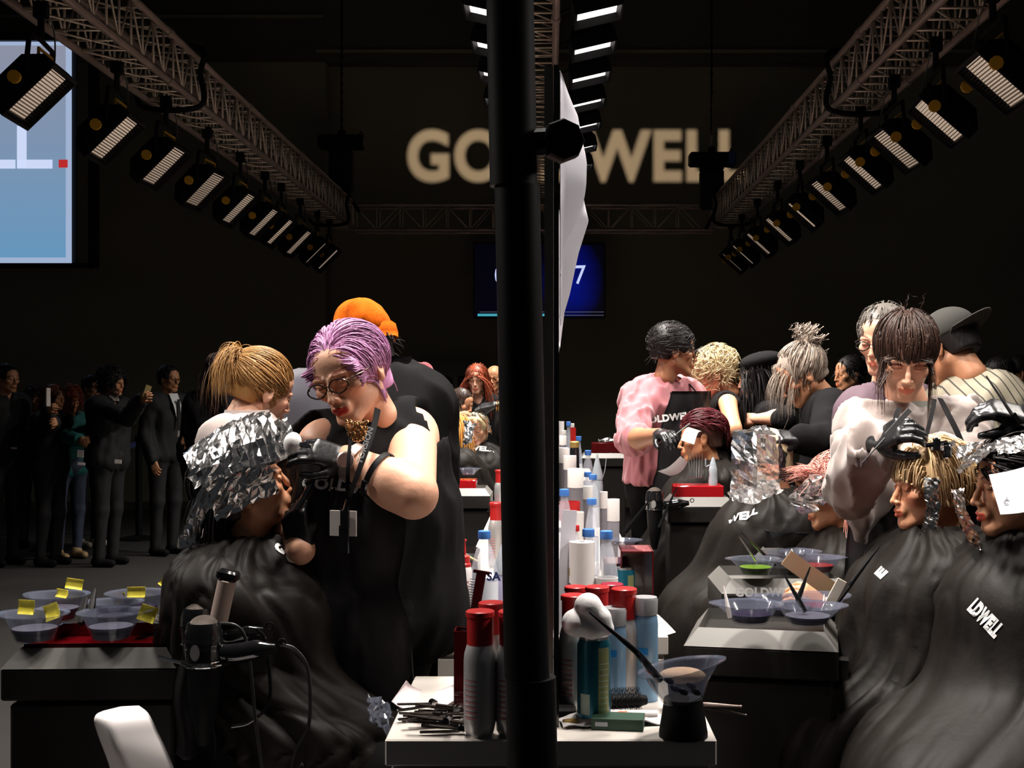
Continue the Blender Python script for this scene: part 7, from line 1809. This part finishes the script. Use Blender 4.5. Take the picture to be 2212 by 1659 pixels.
nt = Ms.node_tree; bs = nt.nodes['Principled BSDF']; tc = nt.nodes.new('ShaderNodeTexCoord'); mp = nt.nodes.new('ShaderNodeMapping'); wv = nt.nodes.new('ShaderNodeTexWave'); rp = nt.nodes.new('ShaderNodeValToRGB')
mp.inputs['Rotation'].default_value = (0, .5, 0); wv.inputs['Scale'].default_value = 11; wv.inputs['Distortion'].default_value = .6; wv.inputs['Detail'].default_value = 0
nt.links.new(tc.outputs['Object'], mp.inputs[0]); nt.links.new(mp.outputs[0], wv.inputs[0]); nt.links.new(wv.outputs['Fac'], rp.inputs[0]); nt.links.new(rp.outputs[0], bs.inputs['Base Color'])
rp.color_ramp.elements[0].color = (.04, .035, .03, 1); rp.color_ramp.elements[0].position = .03; rp.color_ramp.elements[1].color = (.30, .27, .20, 1); rp.color_ramp.elements[1].position = .10
garment('shirt', V_p, J, Ms, 1.2, t=.022, fold=folds(4, .010, 33), cutneck=.056)
b = MB(); b.tube(spline([J['N'] + rotm(-158) @ np.array(q) for q in ((-.10, -.02, .02), (-.05, .06, .045), (.03, .07, .04), (.09, .0, .02))], 16), .009, 6, flat=.5); b.out('strap', M_clothblk, V_p, shift=rV)
trousers(V_p, J, M_clothblk); shoes(J, M_clothblk, V_p, rV)
# ---- X: blond bob with hanging foils
hX = head_at((0, -.109, -.031), 1929, 1083, 865, yaw=-82, pitch=2, roll=0, size=.895)
X_p, JX, cX = seatm(2080, 860, -75, 'seated client with a light blond bob and foil strips hanging at the ear', hX, S_warm, None, who='client with the light blond bob', cape_kw=dict(seed=17, hem=.4, crump=(.016, 5.5), wave=(6, .035), wide=.92, knee=.9), tint=dict(lips=(.9, .42, .38), shadow=(.9, .75, .7), cheeks=.3, brow=(.6, .45, .35)), hres=.003)
logo('E', cX, 1903, 1238, 900, .045, cX, right=(.75, 0, .65), up=(-.65, 0, .75), bold=.06)
rX = JX['root']; rng = np.random.RandomState(29); R0 = scalp_roots(1300, rng, low=-.03)
fr = R0[:, 1] < -.02
l1 = strands(hX, R0[fr], np.tile([0, -1, 0], (fr.sum(), 1)) + np.stack([R0[fr, 0] * 4, 0 * R0[fr, 0], 0 * R0[fr, 0]], 1), .12, rng, grav=.20, noise=.04, off=.014, offj=.018, w=.0024, steps=14, hug=.0, stop=lambda q: (q[:, 2] < .022 - .5 * np.maximum(np.abs(q[:, 0]) - .04, 0)) & (q[:, 1] < -.03))
l2 = strands(hX, R0[~fr], comb_from(R0[~fr], (0, -.04, .13)), .17, rng, grav=.18, noise=.045, off=.014, offj=.024, w=.0026, steps=14, stop=lambda q: q[:, 2] < -.045 + .4 * np.maximum(-q[:, 1], 0), hug=-.03)
hair_mesh('hair', hX, X_p, H_yellow, hair_cap(.014, nape=-.05), [l1, l2], sh=rX)
sh_ = []
sh_.append(([[W(1996, 1030, 959), W(1999, 1090, 965), W(1995, 1140, 970)], [W(2030, 1032, 948), W(2030, 1090, 957), W(2028, 1145, 965)]], .0035, (8, 24)))
sh_.append(([[W(1994, 1125, 948), W(1984, 1160, 943)], [W(2010, 1128, 948), W(1996, 1150, 943)]], .003, (6, 8)))
sh_.append(([[W(2056, 1055, 905), W(2062, 1100, 927), W(2080, 1150, 937), W(2102, 1182, 943)], [W(2080, 1056, 894), W(2088, 1105, 916), W(2108, 1150, 927), W(2124, 1188, 937)]], .0035, (8, 26)))
sh_.append(([[W(2010, 960, 872), W(2062, 950, 872)], [W(2012, 972, 905), W(2068, 966, 905)]], .003, (8, 8)))
foils('', X_p, rX, sh_, 71)
for i, (a, c_) in enumerate((((2052, 958), (2040, 990)), ((1998, 962), (2046, 956)))):
    t_ = thing('hair_clip', ['black claw clip holding the blond bob at the crown', 'slim black clip across the crown of the blond bob'][i], 'clip', W(*a, 925)); o = wloc(t_)
    b = MB(); b.tube([W(*a, 925) - o, W(*c_, 925) - o], .006, 6); b.box((W(*a, 925) + W(*c_, 925)) / 2 - o + [0, -.004, 0], (.016, .012, .03), bev=.003); b.out('jaws', M_gloss, t_)
# ---- Y: black hair, paper on the cheek, big foreground cape
hY = head_at((0, -.109, -.031), 2104, 1085, 930, yaw=-88, pitch=4, roll=0, size=1.0)
Y_p, JY = seated(2290, 930, -58, 'seated client with black hair and a white paper stuck over the cheek', hY, S_warm, hres=.003, res=.012, tint=dict(lips=(.95, .22, .20), brow=(.15, .1, .1), lash=(.05, .04, .04)), group='seated clients in capes', zs=.5)
rY = JY['root']; rng = np.random.RandomState(30); R0 = scalp_roots(900, rng, low=-.03)
hair_mesh('hair', hY, Y_p, H_black, hair_cap(.014, nape=-.05), [strands(hY, R0, comb_from(R0, (0, -.10, .07)), .13, rng, grav=.02, noise=.04, off=.014, offj=.016, w=.0028, steps=12, hug=-.05, stop=lambda q: (q[:, 1] < -.03) & (q[:, 2] < .02))], sh=rY)
cY = cape(JY, hY, par=Y_p, seed=18, hem=.34, wide=1.05, fwd=1.0, knee=1.15, nu=180, nv=120, crump=(.006, 5), wave=(3, .02))
b = MB(); P = [[W(2200, 1200, 990) + np.array([r * math.cos(a), r * math.sin(a), z]) for a in np.linspace(0, 2 * math.pi, 30)] for r, z in ((.062, .045), (.075, .01), (.10, -.015))]; b.sheet(P, .004)
logo('LDWELL', cY, 2128, 1336, 1080, .046, cY, right=(.78, 0, -.62), up=(.62, 0, .78), bold=.07, xs=.5)
t_ = thing('paper_square', 'white paper with a small inked mark stuck over the black-haired client\'s cheek', 'paper', W(2180, 1060, 1010)); o = wloc(t_)
b = MB(); G = np.zeros((8, 8, 3))
for i in range(8):
    for j in range(8):
        u, v = i / 7, j / 7; p = (W(2136, 1026, 1010) * (1 - u) + W(2215, 1008, 1005) * u) * (1 - v) + (W(2161, 1112, 1052) * (1 - u) + W(2225, 1104, 1048) * u) * v; G[i, j] = p + np.array([0, -.012 * math.sin(math.pi * u), 0]) - o
b.sheet(G, .0015); b.out('sheet', mat('dull_white_paper', (.42, .41, .43), .6), t_)
b = MB(); c0 = W(2175, 1084, 1056) - o
for r in (.0035, .0055): b.tube([c0 + np.array([r * math.cos(a), 0, r * 1.1 * math.sin(a) - r * .3]) for a in np.linspace(.3, 5.6, 14)], .0006, 4)
b.bar(c0 + [0, 0, 0], c0 + [.0, 0, .010], .0006, 4); b.out('inked_mark', mat('ink', (.08, .06, .12), .6), t_)
sh_ = [([[W(2064, 1012, 930), W(2072, 1022, 960)], [W(2100, 985, 950), W(2108, 1002, 980)], [W(2150, 948, 960), W(2152, 970, 990)]], .004, (20, 8)),
       ([[W(2080, 985, 900), W(2066, 1005, 930)], [W(2150, 945, 930), W(2110, 985, 950)]], .004, (16, 8)),
       ([[W(2165, 905, 900), W(2168, 932, 930)], [W(2215, 902, 900), W(2215, 936, 930)]], .004, (12, 8)),
       ([[W(2068, 962, 900), W(2064, 990, 920)], [W(2125, 952, 900), W(2100, 975, 920)]], .004, (12, 8)),
       ([[W(2150, 955, 980), W(2155, 985, 1000)], [W(2215, 935, 980), W(2215, 975, 1000)]], .004, (12, 8))]
foils('', Y_p, rY, sh_, 81)
styling_chair(JY['root'][0], JY['root'][1], -58, 'black styling chair under the large cape nearest the trolley')
# ---- Z: person at the right edge holding a brush (only the gloved hand is in the picture)
J = stand(1.45, 3.25, 1.70, yaw=-70); J.update(EL=W(2290, 960, 920), WL=W(2222, 905, 925)); hZ = Head(J['H'], -75, 20, 0, 1.0)
Z_p = person('hairdresser at the edge whose black glove lifts a tint brush over black hair', J, hZ, S_fair, res=.013, hres=.006, hands=('glove', 'glove'), hpose=(dict(fdir=(-.9, -.1, .25), back=(0, -.5, .8), curl=(.6, .8, .9, .9)), None), group='hairdressers at work')
garment('top', Z_p, J, M_clothblk, 1.8, t=.018); hair_mesh('hair', hZ, Z_p, H_brown, hair_cap(.014, nape=-.06), [], sh=J['root']); trousers(Z_p, J, M_clothblk); shoes(J, M_clothblk, Z_p, J['root'])
t_ = thing('tint_brush', 'silver tint brush raised above the black hair', 'brush', W(2165, 860, 940)); o = wloc(t_); b = MB(); b.tube([W(2130, 812, 940) - o, W(2186, 895, 940) - o], [.002, .0045], 8); b.out('handle', mat('steel', (.5, .5, .5), .3, 1), t_)
b = MB(); b.box(W(2196, 905, 940) - o, (.010, .012, .03), rotm(0, 0, -35)); b.out('bristles', M_black, t_)

# ---- spectators and workers in the dark on the right
simple(1848, 330, 770, 'woman with pinned-up dark hair, in shadow beside the white blouse', -70, S_tan, H_black, hairk='bun', group='spectators in the dark')
simple(1766, 300, 800, 'dim person behind the silver updo', -90, S_tan, H_black, group='spectators in the dark')
simple(2170, 330, 772, 'man in a dark suit standing at the edge beside the striped shirt', -120, S_tan, H_black, group='spectators in the dark')
simple(2215, 300, 770, 'dim person at the very edge above the raised brush', -90, S_tan, H_black, group='spectators in the dark')
# ================================================================ far groups
# maroon fedora
J_ = simple(905, 275, 792, 'person in a maroon felt hat and black clothes, back turned', 150, S_warm, H_brown, None, None, 3, 1.9, 1.1, 'short', 5, 'hairdressers at work', dict(ER=(948, 893, 262), WR=(968, 907, 275)), hyaw=150)
p, J, hd = J_
s = SDF(); s.ell(hd.to((0, .02, .085)), (.088, .104, .075), hd.R, k=0); s.cap(hd.to((0, -.05, .175)), hd.to((0, .08, .165)), .022, .022, .02, op=-1)
s.box(hd.to((0, 0, -.02)), (.6, .6, .12), hd.R, k=.003, op=-1); s.lathe = None
M_mar = mat('maroon_felt', (.22, .012, .022), .85, sheen=.3)
v, f = s.mesh(.009); newmesh('hat_crown', v, f, M_mar, p, True, shift=J['root'])
b = MB(); G = [[hd.to(((.085 + r) * math.cos(a), .02 + (.10 + r) * math.sin(a), .045 + .018 * math.cos(a) ** 2 * (r / .06) - .01 * (r / .06))) for a in np.linspace(0, 2 * math.pi, 36)] for r in (-.005, .02, .045, .065)]
b.sheet(G, .004); b.out('hat_brim', M_mar, p, True, shift=J['root'])
# white-sleeved worker between
simple(948, 285, 800 + 30, 'worker with white sleeves reaching to the golden-haired client', 60, S_warm, H_brown, mat('white_cotton', (.7, .68, .68), .8), None, 20, 1.8, .95, 'short', 20, 'hairdressers at work', dict(EL=(960, 915, 290), WL=(982, 906, 300), ER=(955, 905, 300), WR=(985, 900, 300)))
simple(1032, 262, 790, 'red-haired woman in black with a necklace, facing the camera', -6, S_fair, H_red, None, None, 3, 1.9, 1.0, 'long', 10, 'hairdressers at work')
simple(1070, 240, 790, 'bald man in dark glasses beside the red-haired woman', -10, S_tan, H_black, None, None, 3, 1.9, 1.1, 'none', 5, 'hairdressers at work')
J = stand((1110 - CX) / 300, F / 300, 1.68, yaw=-70); J.update(EL=W(1105, 880, 300), WL=W(1068, 876, 305)); h_ = Head(J['H'], -75, 15, 0, 1.0)
p = person('hairdresser hidden behind the pole, gloved hand over the foil cap', J, h_, S_warm, res=.016, hres=.008, hands=('glove', 'glove'), hpose=(dict(fdir=(-.95, 0, -.1), back=(0, -.5, .8), curl=(.5, .6, .7, .7), size=1.1), None), group='hairdressers at work')
garment('top', p, J, M_clothblk, 1.0, t=.016, res=.015); hair_mesh('hair', h_, p, H_black, hair_cap(.014), [], res=.008, sh=J['root']); trousers(p, J, M_clothblk); shoes(J, M_clothblk, p, J['root'])
t_ = thing('bracelets', 'beaded bracelets on the wrist beside the pole', 'bracelet', W(1078, 877, 305)); b = MB()
for k in (-.015, 0, .015): b.tube([np.array([k, .036 * math.cos(a), .036 * math.sin(a)]) for a in np.linspace(0, 6.28, 16, endpoint=False)], .005, 5, closed=True)
b.out('beads', mat('gold_beads', (.75, .45, .22), .25, 1.0), t_)
# foil-capped client facing us
h1 = Head(W(1030, 928, 305), -12, 10, 0, .98)
p, J, c = seatm(1030, 300, -5, 'seated client facing the camera with a cap of small foils', h1, S_fair, None, who='client with the cap of foils', cape_kw=dict(seed=20, hem=.4), hres=.006)
hair_mesh('hair', h1, p, H_plat, hair_cap(.012, nape=-.09), [], sh=J['root'])
logo('GOLDWELL', c, 1012, 969, 330, .055, c, right=(1, 0, -.08), bold=.06)
sh_ = []; rs = np.random.RandomState(6)
for i in range(16):
    a = -1.5 + 3.0 * (i / 15); y0 = rs.uniform(-.09, .0)
    pa = lambda r, yy: h1.to((r * math.sin(a), yy, .03 + r * math.cos(a)))
    sh_.append(([[pa(.085, y0 - .02), pa(.125, y0 - .06)], [h1.to((.085 * math.sin(a + .3), y0 - .02, .03 + .085 * math.cos(a + .3))), h1.to((.13 * math.sin(a + .3), y0 - .06, .0 + .12 * math.cos(a + .3)))]], .006, (5, 6)))
foils('', p, J['root'], sh_, 91)
h2 = Head(W(985, 935, 310), 165, 20, 0, .98)
p, J, c = seatm(975, 312, 120, 'seated client with golden hair hanging down, a foil sheet beside it', h2, S_fair, None, who='client with the golden hanging hair', cape_kw=dict(seed=21, hem=.4), hres=.007)
rng = np.random.RandomState(35); R0 = scalp_roots(500, rng, low=-.02)
hair_mesh('hair', h2, p, hmat('golden', (.60, .27, .06), .7, 1.3), hair_cap(.012), [strands(h2, R0, comb_from(R0, (0, 0, .13)), .28, rng, grav=.4, noise=.03, off=.012, offj=.016, w=.005, steps=12)], sh=J['root'])
foils('', p, J['root'], [([[W(1000, 908, 330), W(1005, 930, 335), W(1000, 962, 340)], [W(1028, 915, 335), W(1022, 935, 340), W(1020, 955, 345)]], .008, (8, 14))], 95)

# ================================================================ spectators behind the belt, left
M_jean = mat('dark_denim', (.03, .04, .07), .8); M_teal = mat('teal_cloth', (.01, .12, .11), .8); M_suit = mat('black_suit', (.005, .005, .006), .8)
M_tanshoe = mat('tan_shoe', (.30, .20, .10), .6)
def badge(px, py, s, label, w=.09, h=.06):
    t = thing('name_badge', label, 'badge', W(px, py, s)); b = MB(); b.box((0, 0, 0), (w, .004, h), rotm(0, 0, 4)); b.out('card', mat('badge_card', (.62, .56, .53), .6), t)
GB = 'spectators behind the belt'
simple(8, 262, 788, 'young man with a black quiff at the very left edge', 62, S_tan, H_black, M_suit, M_suit)
p, J, h = simple(72, 235, 838, 'woman in shadow with curly dark hair behind the phone holder', 40, S_tan, H_brown, M_suit, M_suit, hairk='curly')
p, J, h = simple(108, 262, 832, 'woman with auburn hair holding a phone up by her face', 70, S_tan, hmat('auburn', (.10, .03, .015), .5, 1.4), M_suit, M_suit, hairk='long', arms=dict(ER=(92, 920, 270), WR=(107, 885, 285), EL=(100, 925, 270), WL=(118, 912, 285)))
t_ = thing('mobile_phone', 'thin phone held upright beside the auburn hair', 'phone', W(104, 858, 290)); b = MB(); b.box((0, 0, 0), (.012, .07, .14), bev=.004); b.out('phone_body', mat('phone_white', (.5, .45, .42), .4), t_)
p, J, h = simple(148, 252, 838, 'curly red-haired woman in jeans and tan shoes looking down at her hands', 50, S_tan, hmat('rust', (.16, .03, .012), .5, 1.4), M_teal, M_jean, hairk='curly', pitch=25, shoem=M_tanshoe, arms=dict(WR=(172, 950, 275), ER=(140, 940, 262), EL=(175, 935, 245), WL=(190, 948, 265)))
p, J, h = simple(192, 235, 812, 'person with swept black hair behind the photographer', 60, S_tan, H_black, mat('navy_cloth', (.012, .016, .022), .85), M_suit, shoem=mat('pale_shoe', (.35, .30, .24), .6))
p, J, h = simple(232, 262, 796, 'person with bushy black hair reaching out to film with a phone', 74, S_tan, H_black, M_suit, M_suit, hairk='curly', fat=1.15, arms=dict(ER=(275, 905, 275), WR=(306, 862, 290), EL=(268, 912, 240), WL=(300, 872, 270)))
b = MB(); P = [[J['N'] + rotm(J['yaw']) @ np.array([r * math.cos(a), r * math.sin(a), z]) for a in np.linspace(0, 2 * math.pi, 20)] for r, z in ((.06, .05), (.085, .0))]; b.sheet(P, .004); b.out('collar', mat('pale_collar', (.25, .22, .19), .8), p, shift=J['root'])
t_ = thing('mobile_phone', 'phone held out at arm\'s length in front of the man in the suit', 'phone', W(317, 846, 292)); b = MB(); b.box((0, 0, 0), (.05, .01, .10), rotm(40, 0, 20), bev=.004); b.out('phone_body', mat('phone_gold', (.20, .15, .06), .4, .5), t_)
p, J, h = simple(357, 246, 790, 'man in a black suit, white shirt and glasses standing alone', 60, S_tan, H_black, M_suit, M_suit, fat=1.0, tint=dict(lips=(1, .7, .65)))
glasses(h, p, J['root'])
R = rotm(J['yaw']); fw = R @ np.array([0, -1, 0]); lt = R @ np.array([1, 0, 0])
b = MB(); b.sheet([[J['N'] + fw * .075 + lt * .055 + [0, 0, .03], J['N'] + fw * .085 - lt * .055 + [0, 0, .03]], [J['N'] + fw * .135 + lt * .045 - [0, 0, .08], J['N'] + fw * .135 - lt * .045 - [0, 0, .08]], [J['N'] + fw * .145 + lt * .004 - [0, 0, .24], J['N'] + fw * .145 - lt * .004 - [0, 0, .24]]], .004)
b.out('shirt_front', mat('dim_white_shirt', (.6, .6, .6), .8), p, shift=J['root'])
b = MB(); b.sheet([[J['N'] + fw * .145 + lt * .014 - [0, 0, .02], J['N'] + fw * .145 - lt * .014 - [0, 0, .02]], [J['N'] + fw * .160 + lt * .02 - [0, 0, .25], J['N'] + fw * .160 - lt * .02 - [0, 0, .25]]], .004); b.out('tie', M_suit, p, shift=J['root'])
badge(174, 980, 285, 'white name badge hanging at the curly red-haired woman\'s waist', .05, .055); badge(176, 1002, 285, 'lower white card at the curly red-haired woman\'s waist', .055, .02)
badge(30, 968, 275, 'small white card at the left-edge young man\'s hip', .045, .015); badge(255, 997, 290, 'white shirt tail card at the photographer\'s hip', .05, .03)
badge(388, 937, 270, 'white badge card at the suited man\'s waist', .03, .05); badge(391, 963, 272, 'second narrow white card under the suited man\'s badge', .02, .07)
# belt barrier
posts = [(112, 1188, 258), (210, 1178, 285), (300, 1165, 250)]
for i, (px, py, s_) in enumerate(posts):
    s_ = (py - CY) / EYE; x, y = (px - CX) / s_, F / s_
    t = thing('barrier_post', ['black belt barrier post in front of the auburn-haired woman', 'black belt barrier post in front of the photographer', 'black belt barrier post nearest the man in the suit'][i], 'barrier post', (x, y, 0), 0, 'belt barrier posts')
    b = MB(); b.tube([(0, 0, .03), (0, 0, .98)], .032, 14); b.out('pole', M_black, t); b = MB(); b.lathe([(.18, 0), (.18, .015), (.05, .04)], (0, 0, 0), 24); b.out('base', M_black, t)
    b = MB(); b.tube([(0, 0, .90), (0, 0, 1.0)], .04, 14); b.out('head', M_black, t)
t = thing('barrier_belt', 'dark blue belt stretched between the barrier posts', 'barrier belt', (0, 0, 0))
pp = [((px - CX) / ((py - CY) / EYE), F / ((py - CY) / EYE)) for px, py, _ in posts]; pp = [(pp[0][0] - 1.5, pp[0][1] - 1.6)] + pp
b = MB()
for (x0, y0), (x1, y1) in zip(pp[:-1], pp[1:]):
    u = np.linspace(0, 1, 12); top = np.array([[x0 + (x1 - x0) * a, y0 + (y1 - y0) * a, .96 - .05 * math.sin(math.pi * a)] for a in u]); b.sheet(np.stack([top, top - [0, 0, .05]], 1), .003)
b.out('webbing', M_rope, t)
